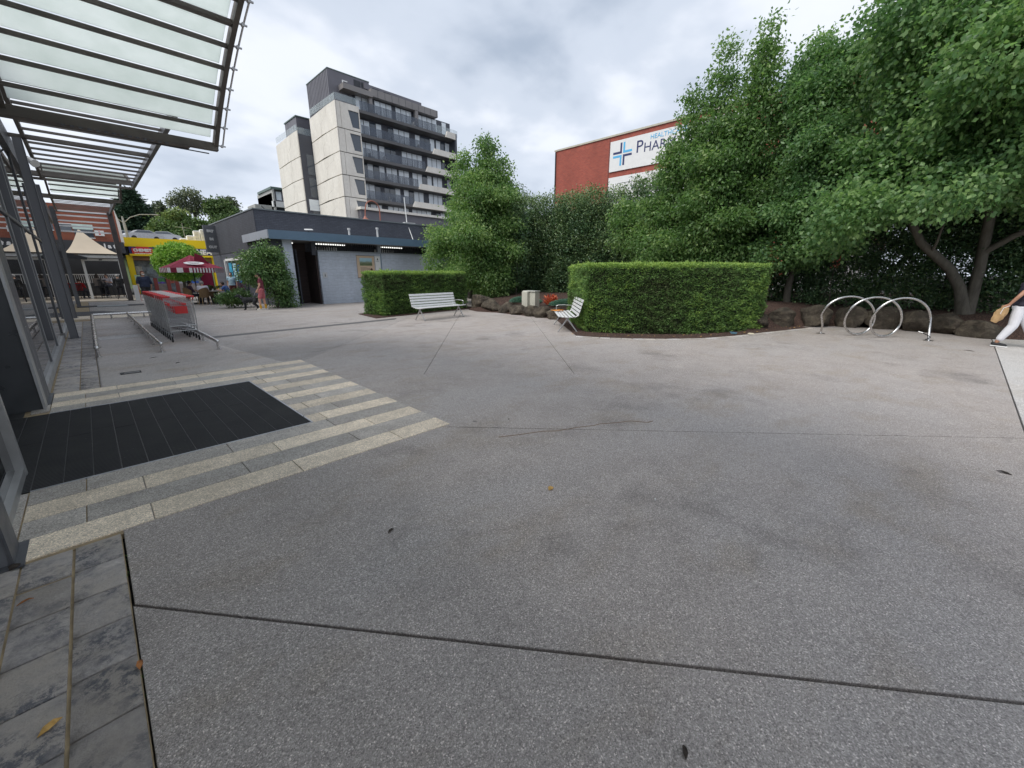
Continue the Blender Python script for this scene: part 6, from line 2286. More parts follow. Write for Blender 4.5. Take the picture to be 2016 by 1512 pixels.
# big broad tree at the right with forked trunk
lb = []
lb += blob(16.6, -1.0, 6.2, 3.0, 3.4, 2.8, 30, 77, 0.24, 0.38)
lb += blob(16.3, 0.3, 4.2, 1.9, 2.0, 1.2, 10, 78, 0.3, 0.45)
lb += blob(16.8, -3.2, 7.6, 2.6, 2.6, 2.6, 14, 79, 0.26, 0.4)
lb += blob(17.0, 0.6, 7.6, 2.0, 1.5, 1.7, 12, 80, 0.3, 0.42)
lb += blob(17.2, -0.6, 9.6, 1.8, 1.8, 1.4, 8, 81, 0.3, 0.42)
lb += [(14.6, -0.3, 3.55, 0.9, 0.75, 0.55), (15.0, 1.6, 3.3, 0.9, 0.9, 0.7), (14.9, -2.0, 4.3, 1.0, 0.9, 0.8), (16.2, 1.9, 2.6, 0.7, 0.7, 0.6)]
tb0 = (18.0, -1.35, 0.45)
tr_ = [([(18.0, -1.33, 0.40), (17.98, -1.22, 0.8), (17.93, -1.10, 1.2), (17.8, -0.78, 1.75), (17.5, -0.38, 2.15), (17.3, -0.02, 2.5), (17.0, 0.4, 3.3), (16.8, 0.6, 4.3)], [0.20, 0.15, 0.135, 0.125, 0.115, 0.105, 0.08, 0.05]),
       ([(18.08, -1.40, 0.40), (18.12, -1.40, 1.0), (18.1, -1.38, 1.8), (18.0, -1.32, 2.6), (17.7, -1.2, 4.2), (17.4, -1.0, 6.4)], [0.17, 0.14, 0.13, 0.12, 0.10, 0.06]),
       ([(18.03, -1.36, 2.2), (17.8, -1.8, 2.6), (17.3, -2.6, 3.1), (16.8, -3.2, 4.2)], [0.09, 0.08, 0.07, 0.05]),
       ([(17.45, -0.3, 2.2), (17.1, -0.35, 2.5), (16.9, -0.4, 3.2)], [0.045, 0.03, 0.02])]
t = tree("broad_tree", "big broad leafed tree at the right edge with a forked curving trunk", "tree", tb0, lb, 7000, 32, 0.22, 0.118, L_maple, trunk=tr_, width=0.72, tone=0.60, zmin=2.3, droop=0.6)
# bright shrub right of the trunk
lb = blob(19.5, -3.0, 1.7, 1.0, 1.1, 1.3, 8, 5, 0.3, 0.5)
tree("bright_shrub", "brighter green shrub just right of the forked trunk", "shrub", (19.5, -3.0, 0.5), lb, 380, 26, 0.16, 0.11, L_maple, tr=0.04, tone=0.72)
# bush mass in front of tall hedge under spired tree
lb = blob(17.2, 6.6, 1.6, 0.9, 2.2, 0.9, 10, 15, 0.3, 0.5)
tree("leafy_bush", "loose green bush rising behind the large clipped hedge", "shrub", (17.3, 6.6, 0.5), lb, 420, 28, 0.17, 0.10, L_pear, tr=0.04, tone=0.42)
for (x, y, z, lab) in ((17.0, 3.6, 2.1, "reddish twig foliage at the right end of the large hedge"), (17.6, 1.9, 2.3, "small reddish sprig deep in the shade behind the bike rack"), (15.0, 15.6, 2.6, "small orange red sprig among the lower pear tree branches")):
    n = 70
    t = thing("red_sprig", lab, "plant", (x, y, 0.4), "reddish sprigs")
    P = np.array([x, y, z]) + RNG.normal(size=(n, 3)) * np.array([0.12, 0.12, 0.35])
    leafmesh("leaves", P, unit(n), 0.075, RNG.uniform(0.2, 0.9, n), L_redb, t)
    smooth_obj(trunk_mesh([wob((x, y, 0.4), (x, y, z), 0.015, 0.006, 4, 0.04)]).build("stem", M_barkd, t))

# red orange plant, ground cover
t = thing("red_plant", "bright red orange leafy plant in the bed right of the cabinet", "plant", (13.3, 10.6, 0.35))
n = 330
d_ = unit(n)
d_[:, 2] = np.abs(d_[:, 2]) + 0.3
P = np.array([13.25, 10.55, 0.35]) + d_ * RNG.uniform(0.05, 0.27, n)[:, None] * np.array([1.1, 1.1, 1.15])
leafmesh("leaves", P, d_, 0.13, RNG.uniform(0, 1, n), L_red, t, width=0.4)
for (x, y, rx, ry, lab) in ((13.5, 12.2, 0.55, 0.75, "bluish green ground cover mound left of the cabinet"), (13.2, 9.6, 0.6, 0.8, "bluish green ground cover mound behind the end on bench")):
    n = 6000
    q = unit(n)
    q[:, 2] = np.abs(q[:, 2])
    P = np.array([x, y, 0.40]) + q * np.array([rx, ry, 0.20]) * RNG.uniform(0.8, 1.05, n)[:, None]
    D = q + np.array([0, 0, 0.6]) + RNG.normal(size=(n, 3)) * 0.4
    o = leafmesh("ground_cover", P, D, 0.07, RNG.normal(0.5, 0.2, n), L_cover, None, width=0.25)
    tagp(o, lab, "ground cover")

# shrubs at the corner of the charcoal block
lb = blob(6.05, 22.2, 2.1, 0.95, 0.85, 0.95, 9, 31, 0.35, 0.5) + blob(6.5, 22.0, 0.9, 0.62, 0.6, 0.85, 7, 32, 0.35, 0.5) + [(5.5, 22.4, 1.9, 0.65, 0.6, 0.7), (6.3, 22.1, 1.5, 0.75, 0.6, 0.7)]
tree("rounded_shrub", "tall rounded shrub clipped into a leaning mushroom shape behind the man with the dog", "shrub", (6.35, 22.2, 0.0), lb, 900, 26, 0.13, 0.095, L_shrub, tr=0.06, tone=0.5)
lb = blob(4.9, 23.9, 0.45, 0.7, 0.45, 0.45, 6, 33, 0.4, 0.55)
tree("low_shrub", "low leafy shrub left of the dog", "shrub", (4.9, 23.9, 0.0), lb, 260, 24, 0.10, 0.08, L_shrub, tr=0.03, tone=0.5)
# round topiary ball tree
lb = [(4.25, 33.0, 2.36, 1.16, 1.1, 1.08)]
t = tree("ball_tree", "bright green ball shaped street tree behind the maroon umbrella", "tree", (4.3, 33.0, 0.0), lb, 850, 30, 0.09, 0.11, L_ball, trunk=[wob((4.3, 33, 0), (4.3, 33, 1.8), 0.09, 0.07, 4, 0.02)], tone=0.55, shell=(0.88, 1.0))
# potted palm
t = thing("potted_palm", "feathery green palm in a pot behind the two seated men", "plant", (5.0, 28.9, 0.0))
MB().tube([(5.0, 28.9, 0.0), (5.0, 28.9, 0.38)], [0.14, 0.19], 12).build("pot", M_char, t)
n = 500
a_ = RNG.uniform(0, 2 * pi, 26)
P, D = [], []
for a in a_:
    h_ = RNG.uniform(0.5, 0.95)
    for k_ in range(20):
        s_ = k_ / 19
        c_ = np.array([5.0 + 0.42 * s_ * cos(a), 28.9 + 0.42 * s_ * sin(a), 0.38 + h_ * (1.5 * s_ - 0.85 * s_ * s_)])
        for sg2 in (-1, 1):
            P.append(c_)
            D.append([cos(a) * 0.6 - sg2 * sin(a), sin(a) * 0.6 + sg2 * cos(a), -0.25])
leafmesh("fronds", np.array(P), np.array(D), 0.16, RNG.normal(0.5, 0.2, len(P)), L_shrub, t, width=0.16)

# ================================================================== HILLSIDE
hv, hf = [], []
gx = np.linspace(-40, 75, 24)
gy = np.linspace(66, 150, 14)
for j, y in enumerate(gy):
    for i, x in enumerate(gx):
        s_ = min(1, (y - 66) / 50)
        z = -0.2 + s_ * (10.5 + 1.5 * sin(x * 0.13) + 1.2 * sin(x * 0.31 + y * 0.1)) * (1 if x < 24 else max(0.15, 1 - (x - 24) / 14))
        hv.append((x, y, z))
for j in range(len(gy) - 1):
    for i in range(len(gx) - 1):
        a = j * len(gx) + i
        hf.append((a, a + 1, a + len(gx) + 1, a + len(gx)))
struct(MB().add(hv, hf).build("hillside", simple("grassy hillside", (0.06, 0.09, 0.03), 0.95, 0, 0.4, 0.3), smooth=True))
GH = "trees on the hillside"
# dark conifer: drooping layered branches
t = thing("conifer", "big dark layered conifer beside the canopy end", "tree", (8.2, 104, 4), GH)
P, D, T = [], [], []
for k_ in range(46):
    z = 5.5 + 10.6 * (k_ / 46) ** 0.95
    rr = 4.3 * (1 - (k_ / 46)) ** 0.65 + 0.3
    for b_ in range(7):
        a = RNG.uniform(0, 2 * pi)
        L_b = rr * RNG.uniform(0.7, 1.1)
        for s_ in np.linspace(0.2, 1, 9):
            c_ = np.array([8.3 + L_b * s_ * cos(a), 104 + L_b * s_ * sin(a), z + 0.5 * s_ * L_b * 0.35])
            q = c_ + RNG.normal(size=(7, 3)) * 0.22
            P += list(q)
            D += list(np.tile([cos(a), sin(a), 0.15], (7, 1)) + RNG.normal(size=(7, 3)) * 0.5)
            T += list(RNG.normal(0.45, 0.2, 7))
leafmesh("crown", np.array(P), np.array(D), 0.55, np.array(T), L_con, t, width=0.35)
smooth_obj(trunk_mesh([wob((8.3, 104, 3.5), (8.3, 104, 15.5), 0.35, 0.08, 5, 0.05)]).build("trunk", M_barkd, t))


def far_tree(name, label, x, y, zb, lobes, n, mat, size=0.5, sig=0.45, tr=0.2, tone=0.45, shell=(0.6, 1.05)):
    return tree(name, label, "tree", (x, y, zb), lobes, n, 18, sig, size, mat, tr=tr, group=GH, tone=tone, shell=shell, bark=M_bark)


far_tree("gum_tree", "tall airy gum tree with spreading bare limbs against the sky", 18.2, 108, 8.5,
         [(17.8, 108, 17.4, 1.5, 1.3, 0.9), (15.6, 108, 16.6, 1.3, 1.0, 0.7), (14.9, 108, 15.4, 0.9, 0.8, 0.5), (19.6, 108, 16.2, 1.1, 1.0, 0.8), (20.6, 108, 14.6, 0.8, 0.8, 0.9), (16.9, 108, 15.0, 1.3, 1.0, 0.9), (18.6, 108, 14.6, 1.0, 1.0, 1.2)], 210, L_gum, 0.42, 0.38, 0.28)
far_tree("hill_tree", "rounded olive green tree right of the gum tree", 22.4, 106, 9, blob(22.6, 106, 14.6, 2.6, 2.0, 2.6, 10, 61, 0.3, 0.5), 330, L_far, tone=0.35)
far_tree("hill_tree", "dark flat topped tree above the corner of the charcoal block", 25.0, 112, 9, blob(25.4, 112, 15.9, 2.4, 2.0, 1.8, 9, 62, 0.3, 0.5), 260, L_gum, tone=0.3)
far_tree("hill_tree", "small dark upright tree right of the conifer", 13.2, 110, 9, blob(13.0, 110, 13.8, 1.0, 0.9, 1.2, 5, 63, 0.35, 0.5), 110, L_gum, tone=0.25)
far_tree("hill_tree", "bright green bush cluster below the gum tree", 13.6, 98, 8, blob(13.6, 98, 10.6, 2.6, 1.6, 1.9, 9, 64, 0.3, 0.5), 300, L_far, tone=0.72)
far_tree("hill_tree", "mid green bush above the silver parked cars", 11.6, 95, 7, blob(11.2, 95, 9.0, 1.9, 1.4, 1.5, 8, 65, 0.3, 0.5), 220, L_far, tone=0.5)
far_tree("hill_tree", "dark green mass above the white air conditioners", 17.5, 96, 7, blob(17.2, 96, 9.3, 3.0, 1.6, 1.9, 9, 66, 0.3, 0.5), 320, L_far, tone=0.32)
far_tree("hill_tree", "dark green tree touching the roof of the charcoal block", 21.8, 98, 7, blob(21.4, 98, 10.6, 2.4, 1.6, 2.2, 9, 67, 0.3, 0.5), 300, L_far, tone=0.28)
far_tree("hill_tree", "dense low tree behind the dark grey parked car", 14.6, 90, 6, blob(14.2, 90, 7.4, 2.6, 1.3, 1.2, 8, 68, 0.3, 0.5), 240, L_far, tone=0.3)
hs = thing("hillside_house", "pale green metal roofed house half hidden by the gum tree", "house", (17, 112, 9))
MB().box(14.8, 19.6, 112, 117, 8, 11.9).build("wall", simple("pale house wall", (0.45, 0.5, 0.42), 0.7), hs)
MB().extr([(14.4, 111.6, 11.9), (20, 111.6, 11.9), (16.2, 111.6, 14.2), (15.2, 111.6, 14.2)], (0, 6, 0)).build("roof", simple("pale green roof", (0.42, 0.52, 0.44), 0.6), hs)
hs = thing("hillside_house", "small brownish house with a tiled roof right of the conifer", "house", (11.3, 112, 9))
MB().box(10.2, 12.4, 112, 116, 8, 12.9).build("wall", simple("pinkish house wall", (0.42, 0.28, 0.24), 0.8), hs)
MB().extr([(9.9, 111.6, 12.9), (12.8, 111.6, 12.9), (11.5, 111.6, 14.4)], (0, 4.6, 0)).build("roof", simple("grey tile roof", (0.2, 0.17, 0.16), 0.8), hs)

# small low buildings closing the horizon in other directions
# ================================================================== PEOPLE


def skin_tone(name, c):
    return simple(name, c, 0.55, 0, 0.05, 8)


SKIN = skin_tone("light skin", (0.52, 0.30, 0.21))
SKIN2 = skin_tone("tanned skin", (0.42, 0.22, 0.14))


def remesh(o, vox, smooth_it=4):
    m = o.modifiers.new("r", 'REMESH')
    m.mode = 'VOXEL'
    m.voxel_size = vox
    m.use_smooth_shade = True
    s = o.modifiers.new("s", 'SMOOTH')
    s.factor = 0.6
    s.iterations = smooth_it
    dg = bpy.context.evaluated_depsgraph_get()
    me = bpy.data.meshes.new_from_object(o.evaluated_get(dg))
    o.modifiers.clear()
    old = o.data
    me.name = old.name
    o.data = me
    bpy.data.meshes.remove(old)
    me.polygons.foreach_set("use_smooth", [True] * len(me.polygons))
    return o


def limb(mb, pts, rs):
    """tapered limb with ball joints"""
    for a, b, r0, r1 in zip(pts[:-1], pts[1:], rs[:-1], rs[1:]):
        a, b = Vector(a), Vector(b)
        mid = a.lerp(b, 0.4)
        mb.tube([tuple(a), tuple(mid), tuple(b)], [r0, r0 * 0.62 + r1 * 0.45, r1], 10)
        mb.ell(tuple(a), (r0, r0, r0), 10, 6)
        mb.ell(tuple(b), (r1, r1, r1), 10, 6)


def person(label, loc, rz, J, cl, vox=0.016, hand=True, sc=1.0, group=None):
    """J: joints in local metres (facing +Y). cl: clothing materials"""
    t = thing("person", label, "person", (0, 0, 0), group)
    V = {k: Vector(v) for k, v in J.items()}
    body = MB()
    hd = V['head']
    body.ell(tuple(hd), (0.074, 0.092, 0.112), 14, 10)
    body.ell(tuple(hd + Vector((0, 0.055, -0.045))), (0.052, 0.05, 0.06), 10, 8)       # jaw
    body.ell(tuple(hd + Vector((0, 0.098, -0.012))), (0.013, 0.02, 0.022), 8, 6)        # nose
    for s in (-1, 1):
        body.ell(tuple(hd + Vector((s * 0.076, -0.005, -0.01))), (0.012, 0.022, 0.032), 8, 6)
    body.tube([tuple(V['neck']), tuple(hd + Vector((0, -0.01, -0.05)))], [0.058, 0.05], 10)
    ch, pe = V['chest'], V['pelvis']
    body.ell(tuple(ch), (cl.get('cw', 0.165), 0.105, 0.18), 14, 8)
    body.ell(tuple(ch.lerp(pe, 0.5)), (cl.get('ww', 0.14), 0.10, 0.16), 14, 8)
    body.ell(tuple(pe), (cl.get('hw', 0.16), 0.11, 0.13), 14, 8)
    for s in ('l', 'r'):
        sh, elb, wr = V['sh' + s], V['el' + s], V['wr' + s]
        limb(body, [ch + (sh - ch) * 0.4 + Vector((0, 0, 0.06)), sh], [0.07, 0.055])
        limb(body, [sh, elb, wr], [0.048, 0.038, 0.026])
        if hand:
            d = (wr - elb).normalized()
            side = d.cross(Vector((0, 1, 0)))
            side = side.normalized() if side.length > 0.1 else Vector((1, 0, 0))
            nrm_ = d.cross(side).normalized()
            pc = wr + d * 0.05
            body.bar(tuple(wr), tuple(wr + d * 0.095), 0.03, 0.075)
            for q, ln in zip((-0.03, -0.01, 0.01, 0.03), (0.058, 0.072, 0.068, 0.052)):
                a = wr + d * 0.085 + nrm_ * q
                m1 = a + d * ln * 0.55 + side * 0.008
                body.tube([tuple(a), tuple(m1), tuple(m1 + (d * 0.6 + side * 0.6).normalized() * ln * 0.5)], [0.0115, 0.0105, 0.009], 6)
            a = wr + d * 0.03 + nrm_ * 0.035
            body.tube([tuple(a), tuple(a + (d + nrm_ * 0.9).normalized() * 0.055), tuple(a + (d * 1.5 + nrm_ * 0.6 + side * 0.5).normalized() * 0.085)], [0.015, 0.012, 0.010], 6)
        hp, kn, an = V['hp' + s], V['kn' + s], V['an' + s]
        limb(body, [hp, kn, an], [0.082, 0.056, 0.038])
        limb(body, [hp, pe], [0.085, 0.09])
    o = body.build("body", cl.get('skin', SKIN), t)
    remesh(o, vox)
    # shirt
    sh_ = MB()
    sh_.ell(tuple(ch), (cl.get('cw', 0.165) + 0.018, 0.122, 0.19), 14, 8)
    sh_.ell(tuple(ch.lerp(pe, 0.5)), (cl.get('ww', 0.14) + 0.022, 0.122, 0.18), 14, 8)
    lowp = pe + Vector((0, 0, 0.02))
    sh_.ell(tuple(lowp), (cl.get('hw', 0.16) + 0.018, 0.128, 0.11), 14, 8)
    for s in ('l', 'r'):
        a, b, w_ = V['sh' + s], V['el' + s], V['wr' + s]
        limb(sh_, [ch + (a - ch) * 0.4 + Vector((0, 0, 0.06)), a], [0.082, 0.066])
        k_ = cl.get('sleeve', 0.55)
        if k_ <= 1:
            limb(sh_, [a, a.lerp(b, k_)], [0.063, 0.055])
        else:
            limb(sh_, [a, b, b.lerp(w_, k_ - 1)], [0.063, 0.05, 0.04])
    o = sh_.build("shirt", cl['shirt'], t)
    remesh(o, vox)
    tr2 = MB()
    tr2.ell(tuple(pe + Vector((0, 0, -0.03))), (cl.get('hw', 0.16) + 0.012, 0.125, 0.12), 14, 8)
    for s in ('l', 'r'):
        hp, kn, an = V['hp' + s], V['kn' + s], V['an' + s]
        limb(tr2, [pe, hp], [0.10, 0.098])
        k_ = cl.get('legs', 1.9)
        ex = cl.get('loose', 0.014)
        if k_ <= 1:
            limb(tr2, [hp, hp.lerp(kn, k_)], [0.097, 0.078 + ex])
        else:
            limb(tr2, [hp, kn, kn.lerp(an, k_ - 1)], [0.097, 0.062 + ex, 0.046 + ex])
    o = tr2.build("trousers" if cl.get('legs', 1.9) > 1.2 else "shorts", cl['trousers'], t)
    remesh(o, vox)
    for s in ('l', 'r'):
        an = V['an' + s]
        toe = V['to' + s]
        d = toe - an
        d.z = 0
        d = d.normalized() if d.length > 0.01 else Vector((0, 1, 0))
        pitch = (toe.z - (an.z - 0.07))
        up = MB()
        heel = an + Vector((0, 0, -0.055)) - d * 0.05
        ball = Vector((toe.x, toe.y, toe.z)) - d * 0.05
        up.ell(tuple(heel + Vector((0, 0, 0.015))), (0.036, 0.036, 0.04), 10, 6)
        up.tube([tuple(heel + Vector((0, 0, 0.01))), tuple(heel.lerp(ball, 0.5) + Vector((0, 0, 0.012))), tuple(ball)], [0.038, 0.043, 0.038], 10)
        up.ell(tuple(ball), (0.045, 0.045, 0.032), 10, 6)
        o = up.build("shoe", cl.get('shoe', M_char), t)
        remesh(o, 0.012, 3)
        so_ = MB()
        so_.bar(tuple(heel - d * 0.035 + Vector((0, 0, -0.028))), tuple(ball + d * 0.045 + Vector((0, 0, -0.028))), 0.082, 0.02)
        so_.build("sole", cl.get('sole', M_white), o)
    # hair
    h = MB()
    r_ = cl.get('hair_r', 1.0)
    h.ell(tuple(hd + Vector((0, -0.018, 0.028))), (0.083 * r_, 0.096 * r_, 0.103 * r_), 14, 10)
    if cl.get('long'):
        h.ell(tuple(hd + Vector((0, -0.05, -0.05))), (0.085, 0.065, 0.13), 12, 8)
    o = h.build("hair", cl.get('hair', simple("dark brown hair", (0.03, 0.02, 0.015), 0.6, 0, 0.3, 40)), t)
    # cut the hair mass off the face
    me = o.data
    hl = hd - Vector((0, 0, 0))
    for v in me.vertices:
        p_ = v.co - hl
        if p_.y > 0.052 and p_.z < 0.055:
            v.co.y = hl.y + 0.04
    smooth_obj(o, 2)
    eyes = MB()
    for s in (-1, 1):
        eyes.ell(tuple(hd + Vector((s * 0.03, 0.083, 0.012))), (0.011, 0.008, 0.007), 8, 5)
    eyes.build("eyes", M_black, t)
    MB().ell(tuple(hd + Vector((0, 0.094, -0.055))), (0.022, 0.008, 0.006), 8, 5).build("mouth", simple("lips", (0.35, 0.12, 0.1), 0.6), t)
    t.location = loc
    t.rotation_euler = (0, 0, rz)
    t.scale = (sc, sc, sc)
    return t


STAND = dict(head=(0, 0.02, 1.60), neck=(0, -0.01, 1.44), chest=(0, 0, 1.26), pelvis=(0, 0, 0.96),
             shl=(-0.19, 0, 1.40), shr=(0.19, 0, 1.40), ell=(-0.24, -0.02, 1.12), elr=(0.24, -0.02, 1.12), wrl=(-0.25, 0.05, 0.88), wrr=(0.25, 0.05, 0.88),
             hpl=(-0.09, 0, 0.92), hpr=(0.09, 0, 0.92), knl=(-0.10, 0.02, 0.50), knr=(0.10, 0.02, 0.50), anl=(-0.10, 0, 0.09), anr=(0.10, 0, 0.09), tol=(-0.11, 0.18, 0.035), tor=(0.11, 0.18, 0.035))


def pose(**k):
    d = dict(STAND)
    d.update(k)
    return d


# walking woman at the right edge, moving right; left arm swinging back with a paper bag
WALK = pose(pelvis=(0, 0, 0.93), chest=(0, 0.02, 1.23), head=(0, 0.08, 1.57), neck=(0, 0.03, 1.42), shl=(-0.18, -0.02, 1.37), shr=(0.18, 0.04, 1.37),
            elr=(0.27, -0.10, 1.14), wrr=(0.25, -0.20, 0.95), ell=(-0.22, 0.14, 1.14), wrl=(-0.20, 0.30, 0.98),
            hpr=(0.09, -0.02, 0.88), knr=(0.09, -0.03, 0.49), anr=(0.09, -0.19, 0.11), tor=(0.09, -0.01, 0.04),
            hpl=(-0.09, 0.02, 0.88), knl=(-0.09, 0.20, 0.49), anl=(-0.09, 0.38, 0.09), tol=(-0.09, 0.56, 0.05))
M_linen = simple("white linen", (0.74, 0.74, 0.78), 0.8, 0, 0.04, 5)
wk = person("woman in white cropped trousers and black shoes walking out at the right edge", (14.3, -1.87, 0), pi, WALK,
            dict(shirt=simple("dark navy top", (0.02, 0.02, 0.035), 0.8), trousers=M_linen, shoe=M_black, sleeve=0.45, legs=1.78, loose=0.022, skin=SKIN2, long=True, hw=0.18, ww=0.155, cw=0.175), vox=0.012, sc=1.0)
bg_ = thing("paper_bag", "crumpled brown paper bag held in the hand of the woman leaving at the right", "bag", (14.1, -1.72, 0.8))
bm_ = MB()
c0 = Vector((14.05, -1.64, 0.90))
rows_ = []
for r_ in range(7):
    f_ = r_ / 6
    cc_ = c0 + Vector((0, 0.12 * f_, -0.34 * f_))
    w_ = 0.035 + 0.075 * math.sin(pi * min(1, f_ * 0.8 + 0.12))
    for k_ in range(10):
        a = 2 * pi * k_ / 10
        j_ = random.uniform(0.85, 1.15)
        rows_.append(tuple(cc_ + Vector((0.045 * cos(a) * j_, w_ * sin(a) * j_ * 0.8, w_ * sin(a) * j_ * 0.35))))
bm_.add(rows_, [(r_ * 10 + k_, r_ * 10 + (k_ + 1) % 10, (r_ + 1) * 10 + (k_ + 1) % 10, (r_ + 1) * 10 + k_) for r_ in range(6) for k_ in range(10)] + [tuple(range(9, -1, -1)), tuple(range(60, 70))])
bm_.build("sack", simple("brown paper", (0.42, 0.27, 0.13), 0.8, 0, 0.2, 12), bg_)
MB().tube([(14.03, -1.68, 0.93), (14.0, -1.60, 0.88), (14.0, -1.58, 0.76), (14.02, -1.63, 0.70)], 0.006, 5).build("handle", M_white, bg_)

man = person("man in maroon t-shirt and salmon shorts standing by the rounded shrub with a dark dog", (5.55, 21.45, 0), radians(72), pose(
    head=(0.02, 0.07, 1.58), neck=(0, 0.02, 1.43), elr=(0.24, 0.04, 1.13), wrr=(0.20, 0.14, 0.90), ell=(-0.24, 0.04, 1.13), wrl=(-0.2, 0.16, 0.92), knl=(-0.11, 0.13, 0.50), anl=(-0.10, 0.13, 0.09), tol=(-0.11, 0.31, 0.035), knr=(0.10, -0.03, 0.50), anr=(0.10, -0.07, 0.09), tor=(0.11, 0.11, 0.035)),
    dict(shirt=simple("maroon tee", (0.16, 0.03, 0.05), 0.85), trousers=simple("salmon shorts", (0.45, 0.12, 0.14), 0.8), sleeve=0.5, legs=0.80, loose=0.008, hw=0.135, shoe=simple("cream shoe", (0.6, 0.57, 0.5), 0.7), skin=SKIN), sc=0.98)
for s, yo in ((-1, 0.13), (1, -0.065)):
    link("sock", MB().tube([(s * 0.10, yo, 0.07), (s * 0.10, yo, 0.16), (s * 0.10, yo + 0.004, 0.26)], [0.046, 0.044, 0.05], 12).mesh("sock", simple("mustard sock", (0.62, 0.33, 0.03), 0.85)), man)
man.rotation_euler = (0, 0, radians(72))


def dog(loc, rz):
    t = thing("dog", "dark grey curly dog standing beside the man in salmon shorts", "dog", (0, 0, 0))
    mb = MB()
    # faces +Y
    mb.ell((0, 0.14, 0.45), (0.105, 0.17, 0.14), 14, 8)      # chest
    mb.ell((0, -0.08, 0.475), (0.095, 0.22, 0.115), 14, 8)
    mb.ell((0, -0.24, 0.46), (0.10, 0.12, 0.125), 12, 8)
    limb(mb, [(0, 0.24, 0.52), (0, 0.34, 0.62)], [0.085, 0.065])
    mb.ell((0, 0.40, 0.66), (0.07, 0.085, 0.07), 12, 8)
    limb(mb, [(0, 0.44, 0.645), (0, 0.54, 0.62)], [0.045, 0.032])
    for s in (-1, 1):
        limb(mb, [(s * 0.055, 0.38, 0.70), (s * 0.085, 0.37, 0.60)], [0.028, 0.022])
        limb(mb, [(s * 0.07, 0.20, 0.40), (s * 0.075, 0.17, 0.25), (s * 0.075, 0.19, 0.05)], [0.055, 0.034, 0.024])
        mb.ell((s * 0.075, 0.215, 0.03), (0.03, 0.045, 0.025), 8, 6)
        limb(mb, [(s * 0.07, -0.25, 0.42), (s * 0.08, -0.19, 0.28), (s * 0.08, -0.32, 0.17), (s * 0.08, -0.30, 0.04)], [0.075, 0.048, 0.026, 0.022])
        mb.ell((s * 0.08, -0.275, 0.028), (0.03, 0.045, 0.024), 8, 6)
    limb(mb, [(0, -0.34, 0.52), (0, -0.44, 0.57), (0, -0.50, 0.66)], [0.03, 0.024, 0.02])
    o = mb.build("body", simple("dark curly fur", (0.022, 0.024, 0.027), 0.95, 0, 0.5, 35, bump=0.8, bscale=60), t)
    remesh(o, 0.012, 3)
    MB().tube([(0.0, 0.29, 0.66), (0.07, 0.29, 0.58), (0, 0.30, 0.50), (-0.07, 0.29, 0.58)], 0.012, 6, closed=True).build("collar", simple("pale harness", (0.4, 0.45, 0.5), 0.6), t)
    t.location = loc
    t.rotation_euler = (0, 0, rz)
    return t


dog((5.05, 21.75, 0), radians(62))
lead = MB().tube([(5.36, 21.50, 0.88), (5.30, 21.62, 0.75), (5.28, 21.78, 0.62), (5.30, 21.85, 0.58)], 0.008, 5).build("dog_lead", simple("pale harness", (0.4, 0.45, 0.5), 0.6))
tagp(lead, "thin pale lead between the man's hand and the dark dog", "lead")

wo_ = person("woman in a navy top, black trousers and white face mask walking beside the trolleys", (2.05, 28.1, 0), radians(180 + 12), pose(
    elr=(0.27, -0.02, 1.14), wrr=(0.27, 0.10, 0.92), ell=(-0.27, 0.0, 1.14), wrl=(-0.26, -0.08, 0.90), knr=(0.10, 0.12, 0.50), anr=(0.09, 0.20, 0.09), tor=(0.09, 0.37, 0.06),
    knl=(-0.10, 0.02, 0.50), anl=(-0.09, -0.20, 0.13), tol=(-0.09, -0.04, 0.04)),
    dict(shirt=simple("navy top", (0.025, 0.035, 0.07), 0.8, 0, 0.4, 14), trousers=M_black, sleeve=1.2, legs=1.7, loose=0.02, cw=0.20, ww=0.19, hw=0.20, hair=simple("auburn hair", (0.12, 0.035, 0.02), 0.6, 0, 0.3, 40), long=True, shoe=simple("tan shoe", (0.35, 0.2, 0.13), 0.7)), sc=1.03)
link("face_mask", MB().ell((0, 0.088, 1.555), (0.058, 0.035, 0.042), 12, 8).mesh("mask", M_white), wo_)

SIT = pose(pelvis=(0, 0, 0.52), chest=(0, 0.04, 0.82), neck=(0, 0.05, 0.99), head=(0, 0.10, 1.14), shl=(-0.19, 0.04, 0.95), shr=(0.19, 0.04, 0.95),
           ell=(-0.24, 0.12, 0.70), elr=(0.24, 0.12, 0.70), wrl=(-0.12, 0.34, 0.76), wrr=(0.12, 0.34, 0.76), hpl=(-0.10, 0.06, 0.50), hpr=(0.10, 0.06, 0.50),
           knl=(-0.12, 0.44, 0.50), knr=(0.12, 0.44, 0.50), anl=(-0.12, 0.42, 0.09), anr=(0.12, 0.42, 0.09), tol=(-0.12, 0.60, 0.035), tor=(0.12, 0.60, 0.035))
M_jean = simple("dark trousers", (0.03, 0.032, 0.045), 0.85)
person("grey haired man in a white shirt seated in a wicker chair, back to the plaza", (4.28, 27.3, 0), -0.25, SIT,
       dict(shirt=simple("white shirt", (0.62, 0.60, 0.66), 0.85), trousers=M_jean, sleeve=0.6, cw=0.19, ww=0.175, hair=simple("grey hair", (0.35, 0.34, 0.33), 0.7, 0, 0.2, 40)), vox=0.018)
